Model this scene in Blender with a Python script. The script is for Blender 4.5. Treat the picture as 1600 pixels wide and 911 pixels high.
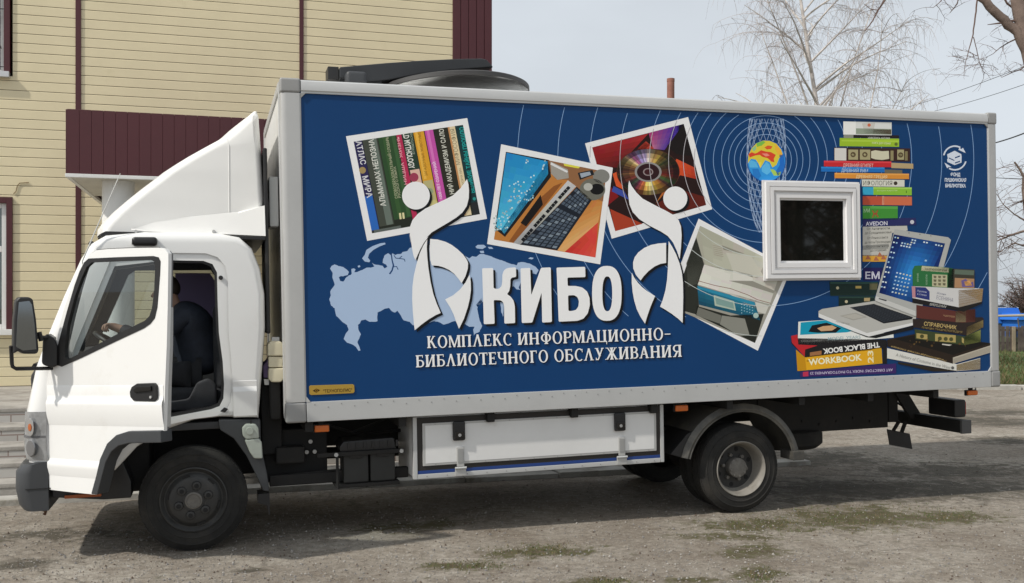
import bpy, bmesh, math, random
from mathutils import Vector, Matrix
from mathutils.geometry import tessellate_polygon

# ------------------------------------------------------------------ camera
F_PX, CX, HY, CAM_H = 1526.0, 800.0, 480.0, 1.78
scene = bpy.context.scene
for o in list(bpy.data.objects):
    bpy.data.objects.remove(o)
col = scene.collection
cam_data = bpy.data.cameras.new("camera")
cam = bpy.data.objects.new("camera", cam_data)
col.objects.link(cam)
cam.location = (0, 0, CAM_H)
cam.rotation_euler = (math.radians(90), 0, 0)
cam_data.sensor_width = 36.0
cam_data.lens = 36.0 * F_PX / 1600.0
cam_data.shift_y = (HY - 455.5) / 1600.0
cam_data.clip_end = 3000
cam_data.clip_start = 0.05
scene.camera = cam

# ------------------------------------------------------------------ light
ANG = math.radians(17.0)          # the truck's heading against the picture plane
SUN_D = Vector((0.820, 0.564, -0.98))     # direction the sunlight travels
el = math.atan2(-SUN_D.z, math.hypot(SUN_D.x, SUN_D.y))
rot = math.atan2(-SUN_D.x, -SUN_D.y)
world = bpy.data.worlds.new("World")
scene.world = world
world.use_nodes = True
wn = world.node_tree.nodes
wl = world.node_tree.links
for n in list(wn):
    wn.remove(n)
sky = wn.new("ShaderNodeTexSky")
sky.sky_type = 'NISHITA'
sky.sun_disc = False
sky.sun_elevation = el
sky.sun_rotation = rot
sky.air_density = 1.0
sky.dust_density = 4.0
sky.ozone_density = 1.0
hs = wn.new("ShaderNodeHueSaturation")
hs.inputs['Saturation'].default_value = 0.30
hs.inputs['Value'].default_value = 1.0
mx = wn.new("ShaderNodeMix")
mx.data_type = 'RGBA'
tc = wn.new("ShaderNodeTexCoord")
mp = wn.new("ShaderNodeMapping")
mp.inputs['Scale'].default_value = (1.2, 1.2, 3.0)
nz = wn.new("ShaderNodeTexNoise")
nz.inputs['Scale'].default_value = 1.6
nz.inputs['Detail'].default_value = 5
rmp = wn.new("ShaderNodeValToRGB")
rmp.color_ramp.elements[0].position = 0.40
rmp.color_ramp.elements[1].position = 0.72
rmp.color_ramp.elements[0].color = (0.62, 0.62, 0.62, 1)
rmp.color_ramp.elements[1].color = (0.92, 0.92, 0.92, 1)
bg = wn.new("ShaderNodeBackground")
bg.inputs['Strength'].default_value = 0.115
ow = wn.new("ShaderNodeOutputWorld")
wl.new(tc.outputs['Generated'], mp.inputs['Vector'])
wl.new(mp.outputs['Vector'], nz.inputs['Vector'])
wl.new(nz.outputs['Fac'], rmp.inputs['Fac'])
wl.new(sky.outputs['Color'], hs.inputs['Color'])
wl.new(rmp.outputs['Color'], mx.inputs[0])
wl.new(hs.outputs['Color'], mx.inputs[6])
mx.inputs[7].default_value = (6.7, 7.25, 7.8, 1)       # thin high cloud
wl.new(mx.outputs[2], bg.inputs['Color'])
wl.new(bg.outputs['Background'], ow.inputs['Surface'])

sun_data = bpy.data.lights.new("sun", 'SUN')
sun_data.energy = 3.5
sun_data.angle = math.radians(1.5)
sun_data.color = (1.0, 0.95, 0.87)
sun = bpy.data.objects.new("sun", sun_data)
col.objects.link(sun)
sun.location = (-20, -12, 25)
sun.rotation_euler = SUN_D.to_track_quat('-Z', 'Y').to_euler()

scene.view_settings.view_transform = 'Standard'
scene.view_settings.look = 'None'
scene.view_settings.exposure = 0.0
scene.view_settings.gamma = 1.0
scene.view_settings.use_curve_mapping = False

# ------------------------------------------------------------------ frames
TILT = math.radians(1.03)
TEX = Vector((math.cos(ANG) * math.cos(TILT), math.sin(ANG) * math.cos(TILT), math.sin(TILT)))
TEY = Vector((-math.sin(ANG), math.cos(ANG), 0))
TEZ = TEX.cross(TEY)
TO = Vector((-2.272, 6.967, 0.02))
TRUCK_M = Matrix(((TEX.x, TEY.x, TEZ.x, TO.x), (TEX.y, TEY.y, TEZ.y, TO.y),
                  (TEX.z, TEY.z, TEZ.z, TO.z), (0, 0, 0, 1)))
BANG = math.radians(16.0)
BEX = Vector((math.cos(BANG), math.sin(BANG), 0))
BEY = Vector((-math.sin(BANG), math.cos(BANG), 0))
BEZ = Vector((0, 0, 1))
BO = Vector((-6.75, 13.2, 0))
BUILD_M = Matrix(((BEX.x, BEY.x, 0, BO.x), (BEX.y, BEY.y, 0, BO.y), (0, 0, 1, BO.z), (0, 0, 0, 1)))
CAMP = Vector((0, 0, CAM_H))

def ray(px, py):
    return Vector(((px - CX) / F_PX, 1.0, -(py - HY) / F_PX))

def T(px, py, v=0.0):
    """where a sight line meets the plane v inside the truck's side: truck (x, z)"""
    d = ray(px, py)
    s = ((TO + v * TEY - CAMP).dot(TEY)) / d.dot(TEY)
    P = CAMP + s * d - TO
    return (P.dot(TEX), P.dot(TEZ))

def BW(px, py, v=0.0):
    d = ray(px, py)
    s = ((BO + v * BEY - CAMP).dot(BEY)) / d.dot(BEY)
    P = CAMP + s * d - BO
    return (P.dot(BEX), P.z)

def G(px, py):
    Z = CAM_H * F_PX / (py - HY)
    return Vector(((px - CX) / F_PX * Z, Z, 0))

def W(px, py, Z):
    return Vector(((px - CX) / F_PX * Z, Z, CAM_H - (py - HY) / F_PX * Z))

# ------------------------------------------------------------------ materials
def lin(h, k=1.0):
    h = h.lstrip('#')
    out = []
    for i in (0, 2, 4):
        c = int(h[i:i + 2], 16) / 255.0
        c = c / 12.92 if c <= 0.04045 else ((c + 0.055) / 1.055) ** 2.4
        out.append(min(c * k, 0.9))
    return tuple(out)

MATS = {}
def M(name, c, rough=0.5, metal=0.0, var=0.0, vs=6.0, bump=0.0, bs=40.0, spec=0.5, coat=0.0, dirt=None, dirt_lo=0.55, dirt_hi=0.8, ds=2.0):
    if name in MATS:
        return MATS[name]
    if isinstance(c, str):
        c = lin(c)
    m = bpy.data.materials.new(name)
    m.use_nodes = True
    nt = m.node_tree
    b = nt.nodes['Principled BSDF']
    b.inputs['Base Color'].default_value = (*c, 1)
    b.inputs['Roughness'].default_value = rough
    b.inputs['Metallic'].default_value = metal
    b.inputs['Specular IOR Level'].default_value = spec
    if coat:
        b.inputs['Coat Weight'].default_value = coat
        b.inputs['Coat Roughness'].default_value = 0.08
    t = None
    if var or bump or dirt:
        t = nt.nodes.new('ShaderNodeTexCoord')
    cur = None
    if var:
        n = nt.nodes.new('ShaderNodeTexNoise')
        n.inputs['Scale'].default_value = vs
        n.inputs['Detail'].default_value = 6
        n.inputs['Roughness'].default_value = 0.65
        r = nt.nodes.new('ShaderNodeMapRange')
        r.inputs[1].default_value = 0.3
        r.inputs[2].default_value = 0.7
        r.inputs[3].default_value = 1 - var
        r.inputs[4].default_value = 1 + var
        x = nt.nodes.new('ShaderNodeMix')
        x.data_type = 'RGBA'
        x.blend_type = 'MULTIPLY'
        x.inputs[0].default_value = 1
        x.inputs[6].default_value = (*c, 1)
        nt.links.new(t.outputs['Object'], n.inputs['Vector'])
        nt.links.new(n.outputs['Fac'], r.inputs[0])
        nt.links.new(r.outputs[0], x.inputs[7])
        cur = x.outputs[2]
    if dirt:
        n = nt.nodes.new('ShaderNodeTexNoise')
        n.inputs['Scale'].default_value = ds
        n.inputs['Detail'].default_value = 8
        n.inputs['Roughness'].default_value = 0.7
        r = nt.nodes.new('ShaderNodeMapRange')
        r.inputs[1].default_value = dirt_lo
        r.inputs[2].default_value = dirt_hi
        x = nt.nodes.new('ShaderNodeMix')
        x.data_type = 'RGBA'
        x.inputs[7].default_value = (*dirt, 1)
        if cur:
            nt.links.new(cur, x.inputs[6])
        else:
            x.inputs[6].default_value = (*c, 1)
        nt.links.new(t.outputs['Object'], n.inputs['Vector'])
        nt.links.new(n.outputs['Fac'], r.inputs[0])
        nt.links.new(r.outputs[0], x.inputs[0])
        cur = x.outputs[2]
    if cur:
        nt.links.new(cur, b.inputs['Base Color'])
    if bump:
        n = nt.nodes.new('ShaderNodeTexNoise')
        n.inputs['Scale'].default_value = bs
        n.inputs['Detail'].default_value = 6
        bp = nt.nodes.new('ShaderNodeBump')
        bp.inputs['Strength'].default_value = bump
        bp.inputs['Distance'].default_value = 0.01
        nt.links.new(t.outputs['Object'], n.inputs['Vector'])
        nt.links.new(n.outputs['Fac'], bp.inputs['Height'])
        nt.links.new(bp.outputs[0], b.inputs['Normal'])
    MATS[name] = m
    return m

def glass_mat(name, tint=(0.8, 0.84, 0.84), rough=0.0, refl=1.0):
    if name in MATS:
        return MATS[name]
    m = bpy.data.materials.new(name)
    m.use_nodes = True
    nt = m.node_tree
    nt.nodes.remove(nt.nodes['Principled BSDF'])
    out = nt.nodes['Material Output']
    tr = nt.nodes.new('ShaderNodeBsdfTransparent')
    tr.inputs[0].default_value = (*tint, 1)
    gl = nt.nodes.new('ShaderNodeBsdfGlossy')
    gl.inputs['Roughness'].default_value = rough
    gl.inputs['Color'].default_value = (refl, refl, refl, 1)
    lw = nt.nodes.new('ShaderNodeLayerWeight')
    lw.inputs[0].default_value = 0.5
    pw = nt.nodes.new('ShaderNodeMath'); pw.operation = 'POWER'; pw.inputs[1].default_value = 5.0
    fr = nt.nodes.new('ShaderNodeMath'); fr.operation = 'MULTIPLY_ADD'; fr.inputs[1].default_value = 0.9; fr.inputs[2].default_value = 0.075
    nt.links.new(lw.outputs['Facing'], pw.inputs[0])
    nt.links.new(pw.outputs[0], fr.inputs[0])
    mxs = nt.nodes.new('ShaderNodeMixShader')
    nt.links.new(fr.outputs[0], mxs.inputs[0])
    nt.links.new(tr.outputs[0], mxs.inputs[1])
    nt.links.new(gl.outputs[0], mxs.inputs[2])
    nt.links.new(mxs.outputs[0], out.inputs['Surface'])
    MATS[name] = m
    return m

PRINT_K = 1.12
def P(hexc):
    """printed vinyl of one colour"""
    return M('print_' + hexc, lin(hexc, PRINT_K), rough=0.5, spec=0.22)

# ------------------------------------------------------------------ mesh builder
class MB:
    def __init__(s):
        s.v, s.f, s.mi, s.mats = [], [], [], []
    def idx(s, m):
        if m not in s.mats:
            s.mats.append(m)
        return s.mats.index(m)
    def add(s, verts, faces, m):
        b = len(s.v)
        i = s.idx(m)
        s.v.extend([tuple(p) for p in verts])
        for f in faces:
            s.f.append([b + k for k in f])
            s.mi.append(i)
    def add_bm(s, bm, m, fn=None):
        bm.verts.ensure_lookup_table()
        bm.verts.index_update()
        vs = [v.co.copy() for v in bm.verts]
        if fn:
            vs = [fn(*v) for v in vs]
        s.add(vs, [[v.index for v in f.verts] for f in bm.faces], m)
        bm.free()
    def box(s, x0, x1, y0, y1, z0, z1, m, bev=0.0, fn=None, seg=2):
        bm = bmesh.new()
        bmesh.ops.create_cube(bm, size=1.0)
        for v in bm.verts:
            v.co = Vector((x0 + (v.co.x + .5) * (x1 - x0), y0 + (v.co.y + .5) * (y1 - y0), z0 + (v.co.z + .5) * (z1 - z0)))
        if bev:
            bmesh.ops.bevel(bm, geom=list(bm.edges), offset=bev, segments=seg, affect='EDGES', profile=0.5, clamp_overlap=True)
        s.add_bm(bm, m, fn)
    def prism(s, poly, y0, y1, m, bev=0.0, holes=(), fn=None, seg=2, back=True):
        """poly in (x, z), extruded along y"""
        if holes:
            loops = [list(poly)] + [list(h) for h in holes]
            flat = [p for l in loops for p in l]
            tris = tessellate_polygon([[Vector((p[0], p[1], 0)) for p in l] for l in loops])
            f3 = fn or (lambda a, b, c: (a, b, c))
            n = len(flat)
            verts = [f3(p[0], y0, p[1]) for p in flat] + [f3(p[0], y1, p[1]) for p in flat]
            faces = [list(t) for t in tris]
            if back:
                faces += [[k + n for k in reversed(t)] for t in tris]
            o = 0
            for l in loops:
                k = len(l)
                for i in range(k):
                    j = (i + 1) % k
                    faces.append([o + i, o + j, n + o + j, n + o + i])
                o += k
            s.add(verts, faces, m)
            return
        bm = bmesh.new()
        a = [bm.verts.new((p[0], y0, p[1])) for p in poly]
        b = [bm.verts.new((p[0], y1, p[1])) for p in poly]
        bm.faces.new(a)
        bm.faces.new(list(reversed(b)))
        k = len(poly)
        for i in range(k):
            bm.faces.new((a[i], b[i], b[(i + 1) % k], a[(i + 1) % k]))
        bmesh.ops.recalc_face_normals(bm, faces=list(bm.faces))
        if bev:
            bm.normal_update()
            es = [e for e in bm.edges if len(e.link_faces) == 2 and e.calc_face_angle(0) > 0.5]
            bmesh.ops.bevel(bm, geom=es, offset=bev, segments=seg, affect='EDGES', profile=0.5, clamp_overlap=True)
        s.add_bm(bm, m, fn)
    def sheet(s, poly, y, m, fn=None):
        f3 = fn or (lambda a, b, c: (a, b, c))
        tris = tessellate_polygon([[Vector((p[0], p[1], 0)) for p in poly]])
        s.add([f3(p[0], y, p[1]) for p in poly], [list(t) for t in tris], m)
    def tube(s, path, r, m, n=8, cap=True, fn=None):
        path = [Vector(p) for p in path]
        k = len(path)
        rs = r if isinstance(r, (list, tuple)) else [r] * k
        verts, faces = [], []
        up = Vector((0, 0, 1))
        prev = None
        for i, p in enumerate(path):
            d = (path[min(i + 1, k - 1)] - path[max(i - 1, 0)])
            d = d.normalized() if d.length > 1e-9 else Vector((0, 0, 1))
            if prev is None:
                a = d.cross(up)
                if a.length < 1e-3:
                    a = d.cross(Vector((1, 0, 0)))
            else:
                a = prev - d * prev.dot(d)
                if a.length < 1e-4:
                    a = d.cross(up)
            a.normalize()
            prev = a
            b = d.cross(a)
            for j in range(n):
                t = 2 * math.pi * j / n
                verts.append(p + (a * math.cos(t) + b * math.sin(t)) * rs[i])
        for i in range(k - 1):
            for j in range(n):
                j2 = (j + 1) % n
                faces.append([i * n + j, i * n + j2, (i + 1) * n + j2, (i + 1) * n + j])
        if cap:
            faces.append(list(reversed(range(n))))
            faces.append([(k - 1) * n + j for j in range(n)])
        if fn:
            verts = [fn(*v) for v in verts]
        s.add(verts, faces, m)
    def lathe(s, prof, c, m, n=40, fn=None, cap=True):
        """prof: (radius, y) about the y axis through c = (x, z)"""
        verts, faces = [], []
        k = len(prof)
        for (r, y) in prof:
            for j in range(n):
                t = 2 * math.pi * j / n
                verts.append((c[0] + r * math.cos(t), y, c[1] + r * math.sin(t)))
        for i in range(k - 1):
            for j in range(n):
                j2 = (j + 1) % n
                faces.append([i * n + j, i * n + j2, (i + 1) * n + j2, (i + 1) * n + j])
        if cap and prof[0][0] > 1e-6:
            faces.append(list(range(n)))
        if cap and prof[-1][0] > 1e-6:
            faces.append([(k - 1) * n + j for j in reversed(range(n))])
        if fn:
            verts = [fn(*v) for v in verts]
        s.add(verts, faces, m)
    def build(s, name, parent=None, smooth=35, matrix=None, recalc=True):
        me = bpy.data.meshes.new(name)
        me.from_pydata(s.v, [], s.f)
        for m in s.mats:
            me.materials.append(m)
        me.polygons.foreach_set('material_index', s.mi)
        if recalc:
            bm = bmesh.new()
            bm.from_mesh(me)
            bmesh.ops.remove_doubles(bm, verts=list(bm.verts), dist=1e-6)
            bmesh.ops.recalc_face_normals(bm, faces=list(bm.faces))
            bm.to_mesh(me)
            bm.free()
        me.update()
        if smooth:
            me.shade_smooth()
            me.set_sharp_from_angle(angle=math.radians(smooth))
        o = bpy.data.objects.new(name, me)
        col.objects.link(o)
        if smooth and recalc and len(s.f) < 40000:
            wnm = o.modifiers.new('weighted_normals', 'WEIGHTED_NORMAL')
            wnm.keep_sharp = True
        if matrix is not None:
            o.matrix_world = matrix
        if parent:
            o.parent = parent
        return o

def tag(o, label=None, cat=None, group=None, kind=None):
    if label: o['label'] = label
    if cat: o['category'] = cat
    if group: o['group'] = group
    if kind: o['kind'] = kind
    return o

def empty(name, M_, label, cat, group=None):
    o = bpy.data.objects.new(name, None)
    o.empty_display_size = 0.3
    col.objects.link(o)
    o.matrix_world = M_
    return tag(o, label, cat, group)
# ------------------------------------------------------------------ ground
def ground_material():
    m = bpy.data.materials.new('worn_asphalt_gravel')
    m.use_nodes = True
    nt = m.node_tree
    N, Lk = nt.nodes, nt.links
    b = N['Principled BSDF']
    b.inputs['Roughness'].default_value = 0.92
    b.inputs['Specular IOR Level'].default_value = 0.25
    t = N.new('ShaderNodeTexCoord')
    def noise(sc, det=6, ro=0.6, dist=0.0):
        n = N.new('ShaderNodeTexNoise')
        n.inputs['Scale'].default_value = sc
        n.inputs['Detail'].default_value = det
        n.inputs['Roughness'].default_value = ro
        n.inputs['Distortion'].default_value = dist
        Lk.new(t.outputs['Object'], n.inputs['Vector'])
        return n.outputs['Fac']
    def rng(src, a, c, lo=0.0, hi=1.0):
        r = N.new('ShaderNodeMapRange')
        r.inputs[1].default_value = a
        r.inputs[2].default_value = c
        r.inputs[3].default_value = lo
        r.inputs[4].default_value = hi
        Lk.new(src, r.inputs[0])
        return r.outputs[0]
    def mix(fac, a, c, mode='MIX'):
        x = N.new('ShaderNodeMix')
        x.data_type = 'RGBA'
        x.blend_type = mode
        if isinstance(fac, float): x.inputs[0].default_value = fac
        else: Lk.new(fac, x.inputs[0])
        for k, s in ((6, a), (7, c)):
            if isinstance(s, tuple): x.inputs[k].default_value = (*s, 1)
            else: Lk.new(s, x.inputs[k])
        return x.outputs[2]
    def math_(op, a, c):
        x = N.new('ShaderNodeMath')
        x.operation = op
        for k, s in ((0, a), (1, c)):
            if isinstance(s, (int, float)): x.inputs[k].default_value = s
            else: Lk.new(s, x.inputs[k])
        return x.outputs[0]
    big = noise(0.55, 6, 0.6, 0.4)
    mid = noise(3.2, 7, 0.7)
    fine = noise(45, 4, 0.75)
    grain = noise(160, 3, 0.8)
    c = mix(rng(big, 0.35, 0.65), (0.250, 0.220, 0.188), (0.44, 0.410, 0.368))
    c = mix(rng(mid, 0.44, 0.72, 0, 0.65), c, (0.19, 0.152, 0.118))
    c = mix(rng(fine, 0.35, 0.68), c, mix(1.0, c, (1.38, 1.36, 1.32), 'MULTIPLY'))
    c = mix(rng(grain, 0.40, 0.66, 0.0, 0.8), mix(1.0, c, (0.60, 0.59, 0.57), 'MULTIPLY'), c)
    mott = noise(15, 5, 0.75)
    c = mix(rng(mott, 0.36, 0.64), mix(1.0, c, (0.70, 0.68, 0.65), 'MULTIPLY'), mix(1.0, c, (1.18, 1.18, 1.17), 'MULTIPLY'))
    # pale stones set in the surface
    vo = N.new('ShaderNodeTexVoronoi')
    vo.inputs['Scale'].default_value = 26
    Lk.new(t.outputs['Object'], vo.inputs['Vector'])
    sep = N.new('ShaderNodeSeparateColor')
    Lk.new(vo.outputs['Color'], sep.inputs[0])
    pick = rng(sep.outputs[0], 0.80, 0.86)
    st = math_('MULTIPLY', rng(vo.outputs['Distance'], 0.16, 0.28, 1, 0), pick)
    c = mix(math_('MULTIPLY', st, 0.45), c, (0.52, 0.50, 0.46))
    vo2 = N.new('ShaderNodeTexVoronoi')
    vo2.inputs['Scale'].default_value = 60
    Lk.new(t.outputs['Object'], vo2.inputs['Vector'])
    sep2 = N.new('ShaderNodeSeparateColor')
    Lk.new(vo2.outputs['Color'], sep2.inputs[0])
    st2 = math_('MULTIPLY', rng(vo2.outputs['Distance'], 0.2, 0.34, 1, 0), rng(sep2.outputs[1], 0.72, 0.8))
    c = mix(math_('MULTIPLY', st2, 0.5), c, (0.36, 0.35, 0.33))
    # cracks
    vc = N.new('ShaderNodeTexVoronoi')
    vc.feature = 'DISTANCE_TO_EDGE'
    vc.inputs['Scale'].default_value = 0.7
    wv = N.new('ShaderNodeVectorMath')
    wv.operation = 'ADD'
    nn = N.new('ShaderNodeTexNoise')
    nn.inputs['Scale'].default_value = 2.2
    nn.inputs['Detail'].default_value = 6
    Lk.new(t.outputs['Object'], nn.inputs['Vector'])
    Lk.new(t.outputs['Object'], wv.inputs[0])
    Lk.new(nn.outputs['Color'], wv.inputs[1])
    Lk.new(wv.outputs[0], vc.inputs['Vector'])
    crack = math_('MULTIPLY', rng(vc.outputs['Distance'], 0.0, 0.022, 1, 0), rng(big, 0.45, 0.6, 0, 0.55))
    c = mix(crack, c, (0.075, 0.064, 0.05))
    # moss and dirt patches, in ground metres
    def blob(cx, cy, rx, ry, th):
        mp_ = N.new('ShaderNodeMapping')
        mp_.vector_type = 'TEXTURE'
        mp_.inputs['Location'].default_value = (cx, cy, 0)
        mp_.inputs['Rotation'].default_value = (0, 0, th)
        mp_.inputs['Scale'].default_value = (rx, ry, 1)
        Lk.new(t.outputs['Object'], mp_.inputs['Vector'])
        ln = N.new('ShaderNodeVectorMath')
        ln.operation = 'LENGTH'
        Lk.new(mp_.outputs[0], ln.inputs[0])
        return rng(ln.outputs['Value'], 0.25, 1.25, 1, 0)
    tear = noise(4.5, 8, 0.72, 0.6)
    tear2 = noise(13, 6, 0.7)
    def patch(blobs, amt):
        s = None
        for bl in blobs:
            q = blob(*bl)
            s = q if s is None else math_('MAXIMUM', s, q)
        q = math_('ADD', math_('MULTIPLY', s, 1.0), math_('MULTIPLY', math_('SUBTRACT', tear, 0.5), 2.8))
        q = math_('ADD', q, math_('MULTIPLY', math_('SUBTRACT', tear2, 0.5), 1.9))
        return rng(q, 0.36, 0.92, 0, amt)
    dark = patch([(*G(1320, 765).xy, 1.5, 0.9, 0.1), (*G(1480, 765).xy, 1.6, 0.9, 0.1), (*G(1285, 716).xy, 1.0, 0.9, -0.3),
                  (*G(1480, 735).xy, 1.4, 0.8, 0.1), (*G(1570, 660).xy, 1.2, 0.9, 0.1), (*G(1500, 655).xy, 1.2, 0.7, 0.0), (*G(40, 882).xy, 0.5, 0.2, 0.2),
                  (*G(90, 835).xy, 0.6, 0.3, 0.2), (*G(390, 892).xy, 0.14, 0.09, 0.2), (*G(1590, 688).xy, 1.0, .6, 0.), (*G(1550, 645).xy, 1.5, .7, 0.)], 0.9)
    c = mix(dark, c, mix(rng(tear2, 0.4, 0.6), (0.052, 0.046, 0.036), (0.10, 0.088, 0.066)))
    moss = patch([(*G(850, 862).xy, 0.55, 0.24, 0.2), (*G(735, 884).xy, 0.42, 0.16, 0.1), (*G(1190, 820).xy, 0.8, 0.36, 0.1),
                  (*G(1340, 808).xy, 1.0, 0.62, 0.15), (*G(1470, 808).xy, 0.75, 0.34, 0.1), (*G(1140, 838).xy, 0.6, 0.2, 0.0), (*G(1180, 898).xy, 0.32, 0.22, 0.8),
                  (*G(940, 909).xy, 0.34, 0.14, 0.1), (*G(1090, 907).xy, 0.3, 0.1, 0.0), (*G(640, 822).xy, 0.6, 0.25, 0.3), (*G(1180, 860).xy, .4, .25, .4)], 0.95)
    c = mix(moss, c, mix(rng(tear2, 0.38, 0.62), (0.078, 0.058, 0.034), (0.098, 0.096, 0.042)))
    Lk.new(c, b.inputs['Base Color'])
    bp = N.new('ShaderNodeBump')
    bp.inputs['Strength'].default_value = 0.9
    bp.inputs['Distance'].default_value = 0.012
    h = math_('ADD', math_('ADD', math_('MULTIPLY', fine, 0.8), math_('MULTIPLY', grain, 0.5)), math_('ADD', st, math_('MULTIPLY', mid, 1.5)))
    Lk.new(h, bp.inputs['Height'])
    Lk.new(bp.outputs[0], b.inputs['Normal'])
    return m

gm = MB()
R_ = 900
gm.add([(-R_, -R_, 0), (R_, -R_, 0), (R_, R_, 0), (-R_, R_, 0)], [(0, 1, 2, 3)], ground_material())
tag(gm.build('ground', smooth=0), kind='structure')

# loose stones on the yard: nobody could count them
rnd = random.Random(5)
pb = MB()
pm = [M('stone_pale', (0.34, 0.32, 0.29), 0.9), M('stone_grey', (0.2, 0.19, 0.18), 0.9), M('stone_brown', (0.11, 0.08, 0.06), 0.9), M('stone_buff', (0.26, 0.235, 0.20), 0.9)]
def pebble(p, r, m):
    vs = []
    for d in ((1, 0, 0), (-1, 0, 0), (0, 1, 0), (0, -1, 0), (0, 0, 1), (0, 0, -.4)):
        vs.append(Vector(p) + Vector(d) * r * rnd.uniform(.6, 1.25) + Vector((0, 0, r * .3)))
    pb.add(vs, [(0, 2, 4), (2, 1, 4), (1, 3, 4), (3, 0, 4), (2, 0, 5), (1, 2, 5), (3, 1, 5), (0, 3, 5)], m)
for i in range(11000):
    py = 911 - 300 * rnd.random() ** 0.55 * rnd.random()
    py = max(py, 625)
    px = rnd.uniform(-60, 1660)
    g = G(px, py)
    pebble(g, rnd.choice([.004, .004, .005, .006, .007, .010]) * rnd.uniform(.7, 1.2), rnd.choice([pm[0], pm[1], pm[2], pm[3], pm[3], pm[1]]))
tag(pb.build('gravel', smooth=0), kind='stuff')

# moss and short dry grass tufts in the patches
tb = MB()
tm = [M('grass_dry', (0.16, 0.12, 0.06), 0.9), M('grass_olive', (0.085, 0.09, 0.03), 0.9), M('grass_green', (0.075, 0.11, 0.03), 0.9)]
def blade(p, h, w, m, rn=rnd):
    a = rn.uniform(0, 6.28)
    d = Vector((math.cos(a), math.sin(a), 0))
    lean = Vector((rn.uniform(-.7, .7), rn.uniform(-.7, .7), 0)) * h
    p = Vector(p)
    tb.add([p - d * w, p + d * w, p + lean * .5 + Vector((0, 0, h * .6)) + d * w * .5, p + lean + Vector((0, 0, h))], [(0, 1, 2), (0, 2, 3)], m)
for (px, py, sx, sy, n) in [(850, 860, 60, 10, 420), (735, 884, 60, 7, 300), (1190, 820, 80, 13, 500), (1350, 808, 110, 20, 1000), (1480, 808, 50, 10, 300), (1190, 900, 25, 12, 150), (960, 908, 40, 4, 140)]:
    for i in range(n):
        g = G(px + rnd.gauss(0, sx * .6), py + rnd.gauss(0, sy * .6))
        blade(g, rnd.uniform(.006, .018), .0035, rnd.choice(tm))
tag(tb.build('moss_tufts', smooth=0), kind='stuff')

# ------------------------------------------------------------------ grass verge beyond the yard, with kerb
def px_plane(pts, z):
    out = []
    for (px, py) in pts:
        Z = (CAM_H - z) * F_PX / (py - HY)
        out.append(((px - CX) / F_PX * Z, Z, z))
    return out
vm = MB()
grass_m = M('verge_grass', (0.068, 0.115, 0.030), 0.95, var=0.35, vs=0.9, dirt=(0.13, 0.11, 0.06), dirt_lo=.54, dirt_hi=.75, ds=0.45, bump=0.8, bs=20)
vm.add([(-6, 21.3, .05), (60, 21.3, .05), (140, 160, .05), (-40, 160, .05)], [(0, 1, 2, 3)], grass_m)
tag(vm.build('grass_verge', smooth=0), kind='structure')
kb = MB()
km = M('kerb_concrete', (0.40, 0.385, 0.35), 0.9, var=.2, vs=4, bump=.3, dirt=(.15, .13, .09), dirt_lo=.5, dirt_hi=.7, ds=1.5)
x = -6.0
while x < 40:
    kb.box(x, x + .96, 21.0, 21.28, -.05, .10 + rnd.uniform(-.012, .012), km, .015)
    x += 1.0
tag(kb.build('kerb'), kind='structure')
tb = MB()
for i in range(9000):
    y = 21.5 + 24 * rnd.random() ** 1.5
    x = y * rnd.uniform(.44, .56)
    blade((x, y, .05), rnd.uniform(.05, .15), .012, rnd.choice(tm))
tag(tb.build('verge_blades', smooth=0), kind='stuff')

# ------------------------------------------------------------------ building
bld = empty('clad_building', BUILD_M, 'two storey building clad in cream siding with dark red trim behind the truck', 'building')
cream = M('cream_siding', lin('dbcfac', 1.0), 0.5, var=.05, vs=1.2, bump=.5, bs=1.7, dirt=lin('c2b68e'), dirt_lo=.6, dirt_hi=.85, ds=1.1)
seam = M('siding_seam', lin('503228'), 0.8)
dred = M('dark_red_metal', lin('4a1c22'), 0.45, var=.06, vs=2, bump=.03, bs=9)
conc = M('porch_concrete', (0.34, 0.32, 0.29), 0.9, var=.2, vs=3, bump=.3, bs=50, dirt=(.14, .12, .10), dirt_lo=.5, dirt_hi=.75, ds=2.5)
white_paint = M('white_paint', (0.72, 0.72, 0.70), 0.55, var=.05, vs=3)
PITCH = 0.129
Z_BASE = 0.71
WALL_TOP = 9.6
sid = MB()
def siding(x0, x1, z0, z1, mb=None):
    mb = mb or sid
    k0 = math.floor((z0 - Z_BASE) / PITCH)
    z = Z_BASE + k0 * PITCH
    while z < z1 - 1e-4:
        a, b = max(z, z0), min(z + PITCH, z1)
        g = .0062
        prof = [(a, .007, 0), (min(a + g, b), .007, 0), (min(a + g, b), -.002, 1), (min(a + g + .005, b), -.004, 1), (max(b - .006, a + g), -.004, 1), (b, -.001, 1)]
        for i in range(len(prof) - 1):
            (za, ya, _), (zb, yb, q) = prof[i], prof[i + 1]
            if abs(zb - za) + abs(yb - ya) < 1e-6:
                continue
            mb.add([(x0, ya, za), (x1, ya, za), (x1, yb, zb), (x0, yb, zb)], [(0, 1, 2, 3)], cream if (q and i >= 2) else seam)
        z += PITCH
tx1 = BW(122.5, 100)[0]
tx2 = BW(471, 60)[0]
tx3 = BW(707, 50)[0]
tx4 = BW(768, 50)[0]
wr_low = BW(20, 400)[0]
low_z0, low_z1 = BW(16, 520)[1], BW(16, 309)[1]
up_z0, up_z1 = BW(14, 119)[1], BW(14, 119)[1] + 1.75
wx1 = wr_low
wx0 = wx1 - 1.45
XL = wx0 - 2.6
siding(XL, wx0, Z_BASE, WALL_TOP)
siding(wx0, wx1, Z_BASE, low_z0)
siding(wx0, wx1, low_z1, up_z0)
siding(wx0, wx1, up_z1, WALL_TOP)
siding(wx1, tx1, Z_BASE, WALL_TOP)
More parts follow.
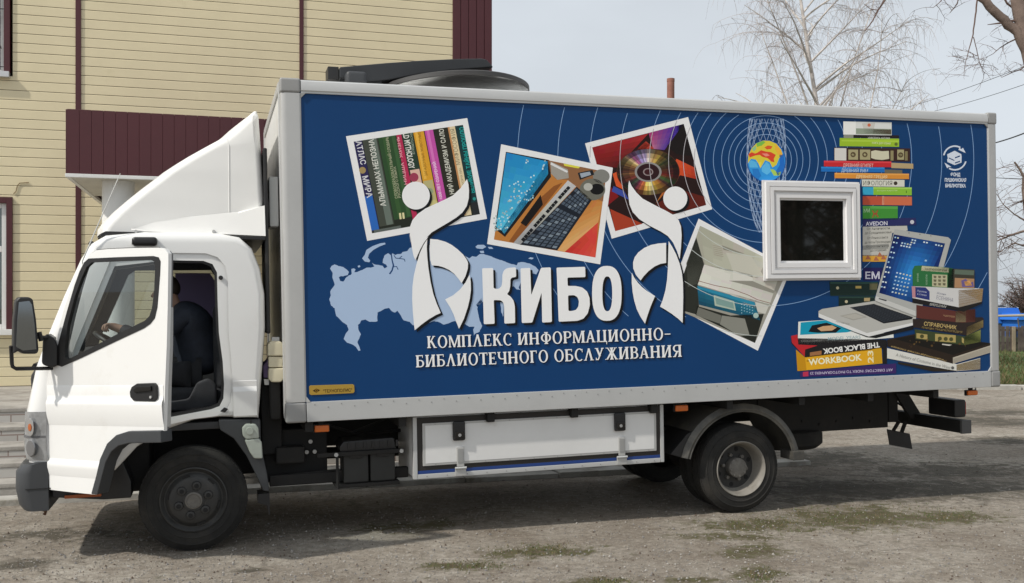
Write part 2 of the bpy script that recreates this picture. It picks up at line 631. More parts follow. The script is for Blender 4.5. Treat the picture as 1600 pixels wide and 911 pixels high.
siding(tx1, tx2, Z_BASE, WALL_TOP)
siding(tx2, tx3, Z_BASE, WALL_TOP)
sid.build('siding_wall', bld, smooth=20, recalc=False)
shell = MB()
plas = M('plain_wall', lin('b8ab84'), 0.8, var=.1, vs=2)
shell.box(tx4 - .02, tx4, .02, 9, 0, WALL_TOP, plas)
shell.box(XL, XL + .02, .02, 9, 0, WALL_TOP, plas)
shell.box(XL, tx4, 8.98, 9, 0, WALL_TOP, plas)
shell.box(XL, tx4, .02, .10, 0, Z_BASE - .002, conc)
shell.build('side_walls', bld)
rf = MB()
rf.prism([(XL - .3, WALL_TOP), (tx4 + .3, WALL_TOP), (tx4 + .3, WALL_TOP + .12), (XL - .3, WALL_TOP + .12)], -.4, 9.4, dred)
rf.build('roof', bld)
def trim(name, x0, x1, z0, z1, n=0):
    t = MB()
    if n:
        w = (x1 - x0) / n
        t.box(x0, x1, -.010, .02, z0, z1, M('dark_red_groove', lin('45191d'), .6))
        for i in range(n):
            t.box(x0 + i * w + .004, x0 + (i + 1) * w - .004, -.028, -.011, z0, z1, dred, .005)
    else:
        t.box(x0, x1, -.022, .02, z0, z1, dred, .004)
    return t.build(name, bld)
trim('corner_trim', tx1 - .035, tx1 + .035, Z_BASE, WALL_TOP)
trim('corner_trim', tx2 - .03, tx2 + .03, Z_BASE, WALL_TOP)
trim('corner_panel', tx3, tx4 + .004, Z_BASE, WALL_TOP, 5)

curtain = M('net_curtain', (0.50, 0.49, 0.46), .9, var=.25, vs=7)
wglass = glass_mat('window_glass', (0.75, 0.8, 0.8))
room = M('room_dark', (0.06, 0.06, 0.055), .9)
def wall_window(x0, x1, z0, z1, upper):
    fr = MB()
    t_ = .075
    # dark red surround
    fr.box(x1 - t_, x1, -.035, .05, z0, z1, dred, .004)
    fr.box(x0, x0 + t_, -.035, .05, z0, z1, dred, .004)
    fr.box(x0 + t_, x1 - t_, -.035, .05, z1 - t_, z1, dred, .004)
    w = fr.build('window', bld)
    a, b = x0 + t_, x1 - t_
    s = MB()
    fw = .065
    yb = .02 if not upper else .05
    zt = z1 - t_
    s.box(a, a + fw, yb, yb + .07, z0 + .05, zt, white_paint, .006)
    s.box(b - fw, b, yb, yb + .07, z0 + .05, zt, white_paint, .006)
    s.box(a + fw, b - fw, yb, yb + .07, zt - fw, zt, white_paint, .006)
    s.box(a + fw, b - fw, yb, yb + .07, z0 + .05, z0 + .05 + fw, white_paint, .006)
    zm = zt - .62
    s.box(a + fw, b - fw, yb + .004, yb + .066, zm - .04, zm + .04, white_paint, .006)
    s.box((a + b) / 2 - .04, (a + b) / 2 + .04, yb + .006, yb + .064, z0 + .05 + fw, zm - .04, white_paint, .006)
    s.build('window_frame', w)
    g = MB()
    g.box(a + .03, b - .03, yb + .03, yb + .036, z0 + .08, zt - .03, wglass)
    g.build('pane', w)
    si = MB()
    si.box(x0 + .0, x1 - (.0 if upper else -.01), -.09, .05, z0 - .03 + .0, z0 + .05 - .002, white_paint if not upper else M('zinc_sill', (.6, .6, .6), .4, .6), .006)
    si.build('sill', w)
    r = MB()
    r.box(a - .3, b + .3, .9, .92, z0 - .3, z1 + .3, room)
    r.box(a, a + .01, .1, .9, z0, zt, plas); r.box(b - .01, b, .1, .9, z0, zt, plas)
    r.box(a, b, .1, .9, z0, z0 + .04, plas)
    r.build('room_recess', w)
    if not upper:
        cu = MB()
        for (xa, xb, sg) in ((a + .05, (a + b) / 2 - .06, -1), ((a + b) / 2 + .1, b - .05, 1)):
            n = 40
            rows = []
            for q in range(9):
                zq = z0 + .1 + (zt - z0 - .15) * q / 8
                row = []
                for i in range(n + 1):
                    t = i / n
                    pull = .35 * math.sin(math.pi * (1 - q / 8) * .5) * (1 - t if sg > 0 else t)
                    row.append((xa + (xb - xa) * (t + (pull if sg > 0 else -pull) * .6), .17 + .018 * math.sin(t * 38), zq))
                rows.append(row)
            flat = [p for r_ in rows for p in r_]
            cu.add(flat, [(q * (n + 1) + i, q * (n + 1) + i + 1, (q + 1) * (n + 1) + i + 1, (q + 1) * (n + 1) + i) for q in range(8) for i in range(n)], curtain)
        cu.build('curtain', w)
    else:
        gr = MB()
        im = M('black_iron', (.02, .02, .02), .5)
        yy = -.005
        for i in range(9):
            xx = a + .05 + (b - a - .1) * i / 8
            gr.tube([(xx, yy, z0 + .08), (xx, yy, zt - .04)], .006, im, 6)
        for zz in (z0 + .12, z0 + .9, zt - .06):
            gr.tube([(a, yy, zz), (b, yy, zz)], .007, im, 6)
        for i in range(8):
            xx = a + .05 + (b - a - .1) * (i + .5) / 8
            for (zc, rr) in ((z0 + .36, .10), (z0 + .80, .07), (z0 + 1.0, .07), (z0 + 1.3, .10)):
                pts = []
                for k in range(22):
                    th = k / 21 * 9.0
                    rad = rr * (1 - .72 * k / 21)
                    pts.append((xx + rad * math.cos(th) * .9, yy - .008, zc + rad * math.sin(th)))
                gr.tube(pts, .005, im, 5)
        gr.build('window_grille', w)
    return w
wall_window(wx0, wx1, low_z0, low_z1, False)
wu = wall_window(wx0, wx1 - .03, up_z0, up_z1, True)

# canopy over the porch
CAN_V = -3.05
cz0, cz1 = BW(105, 275, CAN_V)[1], BW(105, 170, CAN_V)[1]
cx0 = BW(105, 220, CAN_V)[0]
cx1 = cx0 + 5.4
can = MB()
groove = M('dark_red_groove', lin('45191d'), .6)
can.box(cx0, cx1, CAN_V + .02, -.03, cz0 + .05, cz1 - .01, groove)
k = 0
xx = cx0
while xx < cx1 - .05:
    can.box(xx + .0012, min(xx + .122, cx1) - .0012, CAN_V, CAN_V + .019, cz0 + .03, cz1, dred, .0015, seg=1)
    xx += .122
yy = CAN_V + .02
while yy < -.15:
    can.box(cx0 - .019, cx0 - .001, yy + .002, yy + .120, cz0 + .03, cz1, dred, .003)
    can.box(cx1 + .001, cx1 + .019, yy + .002, yy + .120, cz0 + .03, cz1, dred, .003)
    yy += .122
can.build('canopy_fascia', bld)
so = MB()
soff = M('soffit_panel', (.55, .53, .47), .7, var=.12, vs=2.5)
so.box(cx0 + .03, cx1 - .03, CAN_V + .03, -1.15, cz0 - .005, cz0 + .048, soff)
so.box(cx0 + 1.3, cx1 - .03, -1.149, -.035, cz0 - .003, cz0 + .048, soff)
so.box(cx0 - .02, cx1 + .02, CAN_V - .012, CAN_V + .028, cz0 - .012, cz0 + .028, white_paint, .004)
so.box(cx0 - .02, cx0 + .028, CAN_V + .03, -.035, cz0 - .012, cz0 + .028, white_paint, .004)
so.build('canopy_soffit', bld)
for cxx in (BW(185, 320, CAN_V + .35)[0], BW(185, 320, CAN_V + .35)[0] + 3.9):
    cl = MB()
    r = .172
    cl.lathe([(r, .72), (r, cz0 - .006)], (0, 0), white_paint, 40, fn=lambda a, y, c, q=cxx: (q + a, CAN_V + .35 + c, y))
    cl.build('porch_column', bld)
# entrance door under the canopy
dr = MB()
ddx = cx0 + 2.2
dr.box(ddx, ddx + 1.5, -.05, -.028, Z_BASE + .02, Z_BASE + 2.15, M('brown_door', (.10, .05, .03), .5, var=.1), .004)
dr.build('entrance_door', bld)

# porch platform and steps
brick = bpy.data.materials.new('grey_brick_riser')
brick.use_nodes = True
nt = brick.node_tree
bt = nt.nodes.new('ShaderNodeTexBrick')
bt.inputs['Scale'].default_value = 1.0
bt.inputs['Brick Width'].default_value = .30
bt.inputs['Row Height'].default_value = .16
bt.inputs['Mortar Size'].default_value = .007
bt.inputs['Color1'].default_value = (.46, .445, .42, 1)
bt.inputs['Color2'].default_value = (.38, .365, .34, 1)
bt.inputs['Mortar'].default_value = (.24, .19, .17, 1)
tcn = nt.nodes.new('ShaderNodeTexCoord')
mpn = nt.nodes.new('ShaderNodeMapping')
mpn.inputs['Rotation'].default_value = (math.radians(-90), 0, 0)
nt.links.new(tcn.outputs['Object'], mpn.inputs['Vector'])
nt.links.new(mpn.outputs[0], bt.inputs['Vector'])
nt.links.new(bt.outputs['Color'], nt.nodes['Principled BSDF'].inputs['Base Color'])
nt.nodes['Principled BSDF'].inputs['Roughness'].default_value = .9
sx0, sx1 = cx0 - 3.4, cx1 + .2
rows = [(8.95, .165), (9.24, .305), (9.53, .42), (9.92, .565), (10.33, .71)]
st = MB()
prevz = 0
def vz(Z):        # depth at the left picture edge -> distance in front of the wall
    P_ = Vector(((20 - CX) / F_PX * Z, Z, 0)) - BO
    return P_.dot(BEY)
ys = [vz(Z) for Z, h in rows]
for i, (Z, h) in enumerate(rows):
    y0 = ys[i]
    y1 = ys[i + 1] if i < 4 else -.0
    st.box(sx0, sx1, y0 + .02, (y1 + .03) if i < 4 else 0.018, 0, h - .045, brick if i else conc)
    st.box(sx0 - .01, sx1 + .01, y0 + .012, (y1 + .019) if i < 4 else 0.017, h - .044, h - .001, conc, .008)
st.build('porch_steps', bld)
kb2 = MB()
for i in range(12):
    xa = sx0 + i * 1.0 - .6
    kb2.box(xa, xa + .985, ys[0] - .22, ys[0] + .015, -.05, .055 + rnd.uniform(-.006, .006), km, .012)
tag(kb2.build('kerb_strip', matrix=BUILD_M), kind='structure')
# loose cable on the wall above the lower window
cb = MB()
pts = [(*BW(p[0], p[1], -.012),) for p in ((21, 303), (25, 299), (27, 290), (31, 286), (45, 285))]
cb.tube([(p[0], -.014, p[1]) for p in pts], .006, M('brown_cable', lin('7b6a4b'), .7), 6)
cb.build('wall_cable', bld)
# ------------------------------------------------------------------ truck
truck = empty('box_truck', TRUCK_M, 'white box truck with a blue library mural along its side and the driver door open', 'truck')
paint = M('white_truck_paint', (0.80, 0.80, 0.785), 0.28, var=.015, vs=2, coat=.5, dirt=(.60, .57, .50), dirt_lo=.58, dirt_hi=1.0, ds=1.3)
gel = M('deflector_gelcoat', (0.83, 0.825, 0.80), 0.38, var=.015, vs=3, bump=.015, bs=4, coat=.2)
alu = M('grey_aluminium', (0.47, 0.47, 0.46), 0.42, .25, var=.05, vs=3)
alu_lt = M('pale_aluminium', (0.50, 0.505, 0.50), 0.45, .2, var=.05, vs=2)
cap_grey = M('grey_plastic_cap', (0.29, 0.29, 0.285), 0.5, var=.05)
blk = M('black_plastic', (0.011, 0.011, 0.012), 0.45, var=.15, vs=5, dirt=(.030, .027, .023), dirt_lo=.5, dirt_hi=.9, ds=4)
blk_m = M('black_matt', (0.010, 0.010, 0.010), 0.8)
dgrey = M('dark_grey_plastic', (0.040, 0.043, 0.047), 0.5, var=.08, vs=6, bump=.05, bs=200)
rubber = M('tyre_rubber', (0.014, 0.0135, 0.0125), 0.85, var=.25, vs=9, bump=.15, bs=60, dirt=(.040, .036, .030), dirt_lo=.47, dirt_hi=.8, ds=5)
frame_m = M('chassis_black', (0.009, 0.0085, 0.008), 0.75, var=.3, vs=4, dirt=(.022, .018, .015), dirt_lo=.5, dirt_hi=.8, ds=5)
lining = M('cab_lining', (0.045, 0.045, 0.048), 0.85)
hglass = glass_mat('cab_glass', (0.74, 0.79, 0.79))
amber = M('amber_lens', (0.62, 0.13, 0.01), 0.25, coat=.5)

# ---- cab shell --------------------------------------------------------------
CV0, CV1 = 0.13, 2.13
prof = [(-1.10, .60), (-1.135, .78), (-1.125, 1.05), (-1.06, 1.36), (-.985, 1.55), (-.86, 1.85), (-.735, 2.12), (-.66, 2.225), (-.56, 2.285), (-.3, 2.31), (.2, 2.305), (.36, 2.275),
        (.45, 2.19), (.505, 2.04), (.535, 1.85), (.535, 1.6), (.51, 1.3), (.475, .925), (.20, .945), (.02, .935), (-.17, .875), (-.4, .76), (-.55, .60)]
def inset(poly, d):
    n = len(poly)
    out = []
    for i in range(n):
        a, b, c = Vector(poly[i - 1]), Vector(poly[i]), Vector(poly[(i + 1) % n])
        e1, e2 = (b - a).normalized(), (c - b).normalized()
        t = (e1 + e2)
        t = t.normalized() if t.length > 1e-6 else e1
        nrm = Vector((-t.y, t.x))
        out.append(b + nrm * d)
    area = sum(poly[i][0] * poly[(i + 1) % n][1] - poly[(i + 1) % n][0] * poly[i][1] for i in range(n))
    if area < 0:
        return [tuple(p) for p in out]
    # counter-clockwise: left normal points inside
    return [tuple(p) for p in out]
_area = sum(prof[i][0] * prof[(i + 1) % len(prof)][1] - prof[(i + 1) % len(prof)][0] * prof[i][1] for i in range(len(prof)))
SGN = 1 if _area > 0 else -1
def ring(d, fx):
    q = inset(prof, d * SGN)
    out = []
    for i, p in enumerate(q):
        front = 1.0 if i <= 3 else (max(0.0, 1 - (i - 3) * .22) if i < 8 else 0.0)
        if i >= 21: front = .5
        out.append((p[0] + fx * front, p[1]))
    return out
stations = [(.0, .055, .13), (.012, .025, .095), (.035, .008, .06), (.09, 0, .03), (.20, 0, .012), (.5, 0, .0)]
stn = [(CV0 + a, d, f) for a, d, f in stations] + [(CV1 - a, d, f) for a, d, f in reversed(stations)]
def cab_loft(mb, mat, extra, skip):
    n = len(prof)
    rings = []
    for (v, d, f) in stn:
        vv = v + (extra if v < 1.13 else -extra)
        rings.append([(p[0], vv, p[1]) for p in ring(d + extra, f)])
    for k in range(len(rings) - 1):
        for i in range(n):
            j = (i + 1) % n
            if skip(k, i):
                continue
            mb.add([rings[k][i], rings[k][j], rings[k + 1][j], rings[k + 1][i]], [(0, 1, 2, 3)], mat)
    return rings
WS = (3, 4, 5, 6)
skip_ws = lambda k, i: i in WS and 3 <= k <= len(stn) - 5
ring_l = ring(.055, .13)
# door opening in the near side
def TD(pts, v): return [T(x, y, v) for x, y in pts]
open_out = TD([(262, 395), (322, 396), (340, 402), (352, 416), (356, 440), (357, 520), (361, 560), (363, 600), (360, 628), (352, 642), (338, 650), (300, 655), (262, 664)], CV0)
front_edge = [(-.46, .80), (-.62, .80), (-.80, .95), (-.86, 1.2), (-.80, 1.42), (-.52, 2.12)]
hole_o = open_out + front_edge
cbm = MB()
cab_loft(cbm, paint, 0, skip_ws)
def cap(mb, y, poly, holes, mat, flip=False):
    tris = tessellate_polygon([[Vector((p[0], p[1], 0)) for p in l] for l in [poly] + holes])
    flat = [p for l in [poly] + holes for p in l]
    mb.add([(p[0], y, p[1]) for p in flat], [list(t) for t in tris], mat)
cap(cbm, CV0, ring_l, [hole_o], paint)
far_hole = [(.18, 1.38), (.21, 1.5), (.20, 2.02), (.15, 2.1), (-.5, 2.1), (-.56, 2.06), (-.84, 1.42), (-.80, 1.36)]
cap(cbm, CV1, ring_l, [far_hole], paint)
cab = cbm.build('cab_body', truck, smooth=40)
# character line on the rear pillar
pl = MB()
zc = T(365, 612, CV0)[1]
xr0, xr1 = T(364, 600, CV0)[0], T(401, 600, CV0)[0]
def wedge(mb, x0, x1, ztop, zcr, zbot, proud, mat, fn=None):
    """a scallop above a crease and a raised flank below it"""
    f3 = fn or (lambda a, b, c: (a, CV0 + b, c))
    sec = [(.0, ztop), (-.002, ztop - .004), (.0, zcr + .035), (-proud, zcr), (-proud, zcr - .03), (-proud * .6, zbot + .01), (0, zbot)]
    vs = []
    for (b, z) in sec:
        vs += [f3(x0, b - .001, z), f3(x1, b - .001, z)]
    mb.add(vs, [(2 * i, 2 * i + 1, 2 * i + 3, 2 * i + 2) for i in range(len(sec) - 1)], mat)
wedge(pl, xr0, xr1 - .0, zc + .08, zc, .945, .014, paint)
pl.build('pillar_crease', cab, recalc=False, smooth=20)
# jamb rim round the opening, black seal
jm = MB()
jin = TD([(262, 407), (318, 408), (332, 413), (339, 426), (340, 470), (342, 520), (348, 565), (350, 600), (349, 622), (343, 634), (330, 639), (262, 652)], CV0 + .05) + [(-.46, .83), (-.60, .83), (-.77, .97), (-.82, 1.2), (-.76, 1.42), (-.50, 2.06)]
jm.prism(hole_o, CV0 + .012, CV0 + .05, paint, holes=[jin])
# side walls from the skin to the jamb
jm.build('door_jamb', cab, smooth=0)
sl = MB()
jin2 = TD([(262, 410), (317, 411), (329, 416), (335, 428), (336, 470), (338, 520), (344, 565), (346, 600), (345, 620), (340, 630), (328, 635), (262, 647)], CV0 + .05) + [(-.45, .84), (-.59, .84), (-.75, .98), (-.80, 1.2), (-.74, 1.42), (-.49, 2.04)]
sl.prism(jin, CV0 + .03, CV0 + .12, blk, holes=[jin2])
sl.build('door_seal', cab, smooth=0)
li = MB()
cab_loft(li, lining, .035, skip_ws)
rl2 = [(p[0], p[1]) for p in ring(.09, .13)]
cap(li, CV1 - .036, rl2, [far_hole], lining)
li.build('cab_lining', cab, smooth=40)
# windscreen
ws = MB()
rr = []
for (v, d, f) in stn[2:-2]:
    q = ring(d + .006, f)
    rr.append([(q[i][0], v, q[i][1]) for i in range(3, 8)])
for k in range(len(rr) - 1):
    for i in range(4):
        ws.add([rr[k][i], rr[k][i + 1], rr[k + 1][i + 1], rr[k + 1][i]], [(0, 1, 2, 3)], hglass)
ws.build('windscreen', cab, smooth=60)
wb = MB()
for k in (3, len(stn) - 4):
    v, d, f = stn[k]
    q = ring(d - .004, f)
    wb.tube([(q[i][0] + .012, v + (.02 if v < 1 else -.02), q[i][1] - .004) for i in range(3, 8)], .010, blk, 6)
q = ring(-.004, 0)
wb.tube([(q[3][0] + .02, CV0 + .12, q[3][1]), (q[3][0], CV0 + .5, q[3][1]), (q[3][0], CV1 - .5, q[3][1]), (q[3][0] + .02, CV1 - .12, q[3][1])], .022, blk, 6)
wb.tube([(q[7][0], CV0 + .12, q[7][1]), (q[7][0], CV1 - .12, q[7][1])], .02, blk, 6)
wb.build('windscreen_seal', cab)
fg = MB()
fg.sheet(far_hole, CV1 - .028, hglass)
fg.build('passenger_window', cab, smooth=0)
# mauve panel added to stand for tinted glass in the passenger window
bl_ = MB()
bl_.prism([(-.16, 1.40), (.17, 1.40), (.19, 1.5), (.185, 2.0), (.14, 2.07), (-.16, 2.07)], CV1 - .055, CV1 - .045, M('mauve_tint', lin('7d6f92'), .8), .002)
bl_.build('window_tint_panel', cab)
# floor, engine tunnel, dashboard
il = MB()
il.box(-1.0, .45, CV0 + .06, CV1 - .06, .86, .915, dgrey, .01)
il.box(-.45, .42, .85, 1.45, .915, 1.12, lining, .04)
il.prism([(-1.06, .92), (-1.08, 1.30), (-.98, 1.42), (-.74, 1.44), (-.66, 1.36), (-.70, 1.10), (-.80, .92)], CV0 + .12, CV1 - .10, lining, .03)
il.build('dashboard', cab)
sw = MB()
scn = Vector((-.52, .62, 1.47))
ax = Vector((.55, 0, .83)).normalized()
e1 = Vector((0, 1, 0)); e2 = ax.cross(e1)
ringp = [scn + (e1 * math.cos(t) + e2 * math.sin(t)) * .20 for t in [i * 2 * math.pi / 32 for i in range(33)]]
sw.tube(ringp, .016, blk, 8, cap=False)
for t in (.3, math.pi - .3, 1.5 * math.pi):
    sw.tube([scn - ax * .04, scn + (e1 * math.cos(t) + e2 * math.sin(t)) * .195], .014, blk, 6)
sw.tube([scn - ax * .35, scn - ax * .02], [.03, .045], blk, 10)
sw.build('steering_wheel', cab)
stt = MB()
seat_m = M('grey_seat_cloth', (0.030, 0.032, 0.036), .95, var=.2, vs=14, bump=.2, bs=120)
stt.box(-.30, .24, .36, .86, 1.0, 1.16, seat_m, .05, seg=3)
stt.box(.16, .34, .36, .86, 1.12, 1.78, seat_m, .06, seg=3)
stt.box(-.2, .2, .42, .80, .915, 1.0, blk, .01)
stt.box(-.22, .10, .27, .345, 1.02, 1.07, seat_m, .02)
stt.prism([(-.2, 1.0), (-.2, 1.06), (-.02, 1.08), (.04, 1.2), (.12, 1.23), (.18, 1.18), (.18, 1.0)], .24, .345, seat_m, .02)
stt.build('driver_seat', cab)
# roof lamp, drip rail, little lamp post fittings
rl = MB()
c = T(226, 377, CV0 - .02)
rl.box(c[0] - .085, c[0] + .085, CV0 - .045, CV0 + .05, c[1] - .033, c[1] + .030, blk, .022, seg=3)
rl.lathe([(.027, -.004), (.022, .012), (.0, .014)], (0, 0), M('clear_lens', (.5, .5, .5), .2, coat=.5), 16, fn=lambda a, y, q: (c[0] - .088 - y * .3 + .004, CV0 - .02 + a, c[1] - .003 + q * .9))
rl.build('roof_lamp', cab)
# vent slot on the lower sill
vs_ = MB()
c = T(350, 640, CV0)
vs_.prism([(c[0] - .028, c[1] - .012), (c[0] + .008, c[1] - .022), (c[0] + .03, c[1] + .004), (c[0] + .002, c[1] + .016)], CV0 - .004, CV0 + .01, blk, .004)
vs_.build('sill_plug', cab)
vs_ = MB()
c = T(345, 434, CV0)
vs_.lathe([(.016, -.003), (.016, .008)], c, blk, 14, fn=lambda a, y, q: (a, CV0 + y, q))
vs_.build('jamb_plug', cab)

# ---- open driver door ---------------------------------------------------------
TH = math.radians(41.0)
HX, HV = -.948, CV0
DU = Vector((math.cos(TH), -math.sin(TH), 0))
DN = Vector((math.sin(TH), math.cos(TH), 0))        # towards the inside
CAML = Vector(((CAMP - TO).dot(TEX), (CAMP - TO).dot(TEY), (CAMP - TO).dot(TEZ)))
def D(px, py, off=0.0):
    d = ray(px, py)
    dl = Vector((d.dot(TEX), d.dot(TEY), d.dot(TEZ)))
    H0 = Vector((HX, HV, 0)) + DN * off
    s = ((H0 - CAML).dot(DN)) / dl.dot(DN)
    Pp = CAML + dl * s
    return ((Pp - Vector((HX, HV, 0))).dot(DU), Pp.z)
def DF(a, b, c):
    """door (along, depth, z) -> truck"""
    return Vector((HX, HV, 0)) + DU * a + DN * b + Vector((0, 0, c))
def DD(pts): return [D(*p) for p in pts]
door_o = DD([(77, 765), (74, 700), (73, 640), (73, 600), (77, 572), (88, 530), (100, 482), (112, 448), (124, 420), (138, 399), (150, 391), (170, 389), (210, 387.5), (248, 387), (258, 389), (263, 396), (263, 410), (262, 480), (260.5, 540), (258, 600), (256, 674), (205, 675), (187, 681), (174, 694), (163, 717), (157, 742), (151, 773), (110, 769)])
win_o = DD([(139, 404), (180, 402), (240, 400), (248, 402), (251, 408), (250, 430), (246, 480), (242, 497), (235, 506), (225, 513), (180, 534), (130, 558), (97, 573), (89, 570), (88, 560), (92, 535), (105, 487), (117, 446), (125, 424), (132, 410)])
win_i = DD([(144, 410), (180, 408.5), (236, 406), (242, 409), (243, 418), (241.5, 455), (238, 482), (234, 494), (227, 501), (180, 524), (140, 545), (106, 562), (102.5, 558), (102, 545), (106, 508), (117, 465), (127, 437), (136, 417)])
dm = MB()
door_paint = paint
dm.prism(door_o, 0, .03, door_paint, holes=[win_o], fn=DF)
inner = inset(door_o, .012 * (1 if sum(door_o[i][0] * door_o[(i + 1) % len(door_o)][1] - door_o[(i + 1) % len(door_o)][0] * door_o[i][1] for i in range(len(door_o))) > 0 else -1))
door = dm.build('door', truck, smooth=30)
di = MB()
win_t = DD([(140, 406), (180, 404.5), (240, 402.5), (246, 406), (246, 430), (243, 480), (238, 498), (228, 506), (180, 529), (135, 551), (102, 566), (98, 560), (98, 540), (108, 495), (119, 452), (130, 416)])
di.prism(inner, .031, .056, M('door_trim', (.17, .17, .175), .7), holes=[win_t], fn=DF)
di.build('door_lining', door, smooth=0)
de = MB()
# hem round the edge so the skin has a rolled lip, and the flank below the crease
zk0 = D(75, 628)[1]; zk1 = D(256, 629)[1]
def creased(mb, sec, s_pts, mat):
    vs = []
    for (s, zo) in s_pts:
        for (b, z) in sec:
            vs.append(DF(s, b, z + zo))
    k = len(sec)
    fs = []
    for i in range(len(s_pts) - 1):
        for j in range(k - 1):
            fs.append((i * k + j, i * k + j + 1, (i + 1) * k + j + 1, (i + 1) * k + j))
    mb.add(vs, fs, mat)
sA, sB = D(74, 630)[0] + .004, D(256.5, 630)[0] - .004
secs = [(-.0006, .115), (-.003, .105), (-.0015, .05), (-.005, .022), (-.017, 0.0), (-.018, -.02), (-.012, -.10), (-.0005, -.16)]
creased(de, secs, [(sA, zk0), (sB, zk1)], door_paint)
za, zb = D(75, 722)[1], D(160, 728)[1]
sC = D(159, 728)[0] - .004
creased(de, [(-.0005, .03), (-.004, .016), (-.012, .0), (-.012, -.03), (-.0005, -.09)], [(D(75, 722)[0] + .006, za), (sC, zb)], door_paint)
de.build('door_crease', door, smooth=50, recalc=False)
dw = MB()
dw.prism(win_o, -.004, .022, blk, holes=[win_i], fn=DF)
dw.build('window_seal', door, smooth=0)
dg = MB()
dg.sheet(win_i, .010, hglass, fn=DF)
dg.build('door_glass', door, smooth=0)
dh = MB()
hp = DD([(206, 612), (209, 604), (217, 599), (244, 598), (247.5, 602), (248, 622), (245, 627), (212, 626), (207, 620)])
dh.prism(hp, -.022, .001, blk, .006, fn=DF)
hp2 = DD([(213, 609), (219, 603), (241, 602.5), (241.5, 610), (216, 613)])
dh.prism(hp2, -.034, -.021, M('black_gloss', (.008, .008, .008), .2), .004, fn=DF)
ck = D(240, 620)
dh.lathe([(.009, -.03), (.009, -.02)], ck, alu, 12, fn=lambda a, y, q: DF(a, y, q))
dh.build('door_handle', door)
df = MB()
arch = DD([(256, 672), (205, 673), (186, 679), (172, 692), (161, 716), (155, 742), (147, 771), (157, 772), (164, 745), (170, 722), (179, 705), (190, 696), (206, 692), (257, 691)])
df.prism(arch, -.03, .075, dgrey, .008, fn=DF)
df.build('arch_trim', door)
gp_l = DD([(77, 765), (74, 700), (73, 640), (73, 600), (77, 572), (88, 530), (100, 482), (112, 448), (124, 420), (138, 399), (150, 391), (170, 389), (210, 387.5), (248, 387)])
dgap = MB()
dgap.tube([DF(p[0] - .003, .012, p[1]) for p in gp_l], .0055, blk, 5)  # black tube painting in the dark gap along the door's edge
dgap.build('door_gap_dark_line', door)
dl_ = MB()
dl_.prism(DD([(257.2, 540), (261, 480), (260.6, 540), (258.4, 600), (257, 668), (254, 668)]), .031, .058, alu, .002, fn=DF)
dl_.build('door_latch', door)
# step lamp strip and black underside ahead of the wheel
# ---- front lower bodywork -------------------------------------------------------
bp_ = MB()
bpoly = [(-1.235, .40), (-1.255, .50), (-1.25, .62), (-1.20, .685), (-1.10, .70), (-1.04, .70), (-1.04, .36), (-1.20, .36)]
def bump_loft(mb, poly, mat, sts, fn=None):
    n = len(poly)
    rings = []
    cxm = max(p[0] for p in poly)
    for (v, k) in sts:
        rings.append([(p[0] + (cxm - p[0]) * k, v, p[1]) for p in poly])
    for a in range(len(rings) - 1):
        for i in range(n):
            j = (i + 1) % n
            mb.add([rings[a][i], rings[a][j], rings[a + 1][j], rings[a + 1][i]], [(0, 1, 2, 3)], mat)
    mb.add(rings[0], [list(range(n))], mat)
    mb.add(rings[-1], [list(reversed(range(n)))], mat)
bst = [(.125, .55), (.135, .42), (.16, .28), (.22, .14), (.34, .04), (.6, 0), (1.66, 0), (1.92, .04), (2.04, .14), (2.1, .28), (2.125, .42), (2.135, .55)]
bpoly2 = [(p[0] + (.045 if p[0] < -1.05 else .085), p[1]) for p in bpoly]
bump_loft(bp_, bpoly2, dgrey, bst)
bp_.box(-1.1, -.92, .121, .13, .513, .519, blk_m)
bp_.build('bumper', truck, smooth=40)
hk = MB()
c0 = T(62, 797, .3)
hk.tube([(c0[0] - .02, .3, .39), (c0[0], .3, .35), (c0[0] + .04, .3, .325), (c0[0] + .03, .3, .30)], .012, M('rusty_steel', (.12, .06, .035), .8), 8)
hk.build('tow_hook', truck)
hl = MB()
lens = M('headlamp_lens', (.34, .35, .36), .12, .35, var=.25, vs=16, coat=.8)
def front_patch(mb, z0, z1, va, vb, out, mat, nz=6, nv=8):
    vs = []
    for i in range(nz + 1):
        z = z0 + (z1 - z0) * i / nz
        for j in range(nv + 1):
            a = (0, .006, .012, .022, .035, .06, .09, .2, .459)[j]
            v = CV0 + a - .010 * max(0, 1 - a / .09)
            # interpolate ring front offset
            fx = 0
            for k in range(len(stations) - 1):
                if stations[k][0] <= a <= stations[k + 1][0]:
                    t = (a - stations[k][0]) / (stations[k + 1][0] - stations[k][0])
                    fx = stations[k][2] * (1 - t) + stations[k + 1][2] * t
                    ins = stations[k][1] * (1 - t) + stations[k + 1][1] * t
            # profile x at z
            px_ = None
            for k in range(0, 4):
                (xa, z_a), (xb, z_b) = prof[k], prof[k + 1]
                if z_a <= z <= z_b:
                    t = (z - z_a) / (z_b - z_a)
                    px_ = xa + (xb - xa) * t
            vs.append(((px_ if px_ is not None else -1.1) + fx + ins - out, v, z))
    fs = [(i * (nv + 1) + j, i * (nv + 1) + j + 1, (i + 1) * (nv + 1) + j + 1, (i + 1) * (nv + 1) + j) for i in range(nz) for j in range(nv)]
    mb.add(vs, fs, mat)
front_patch(hl, .715, 1.05, CV0 - .004, CV0 + .46, .014, lens)
h_ob = hl.build('headlight', truck, smooth=60, recalc=False)
HN = Vector((-.62, -.785, 0)); HT = Vector((.785, -.62, 0))
def on_corner(cx, cv, z):
    return lambda a, y, q: Vector((cx, cv, z)) + HT * a + HN * y + Vector((0, 0, q))
hb = MB()
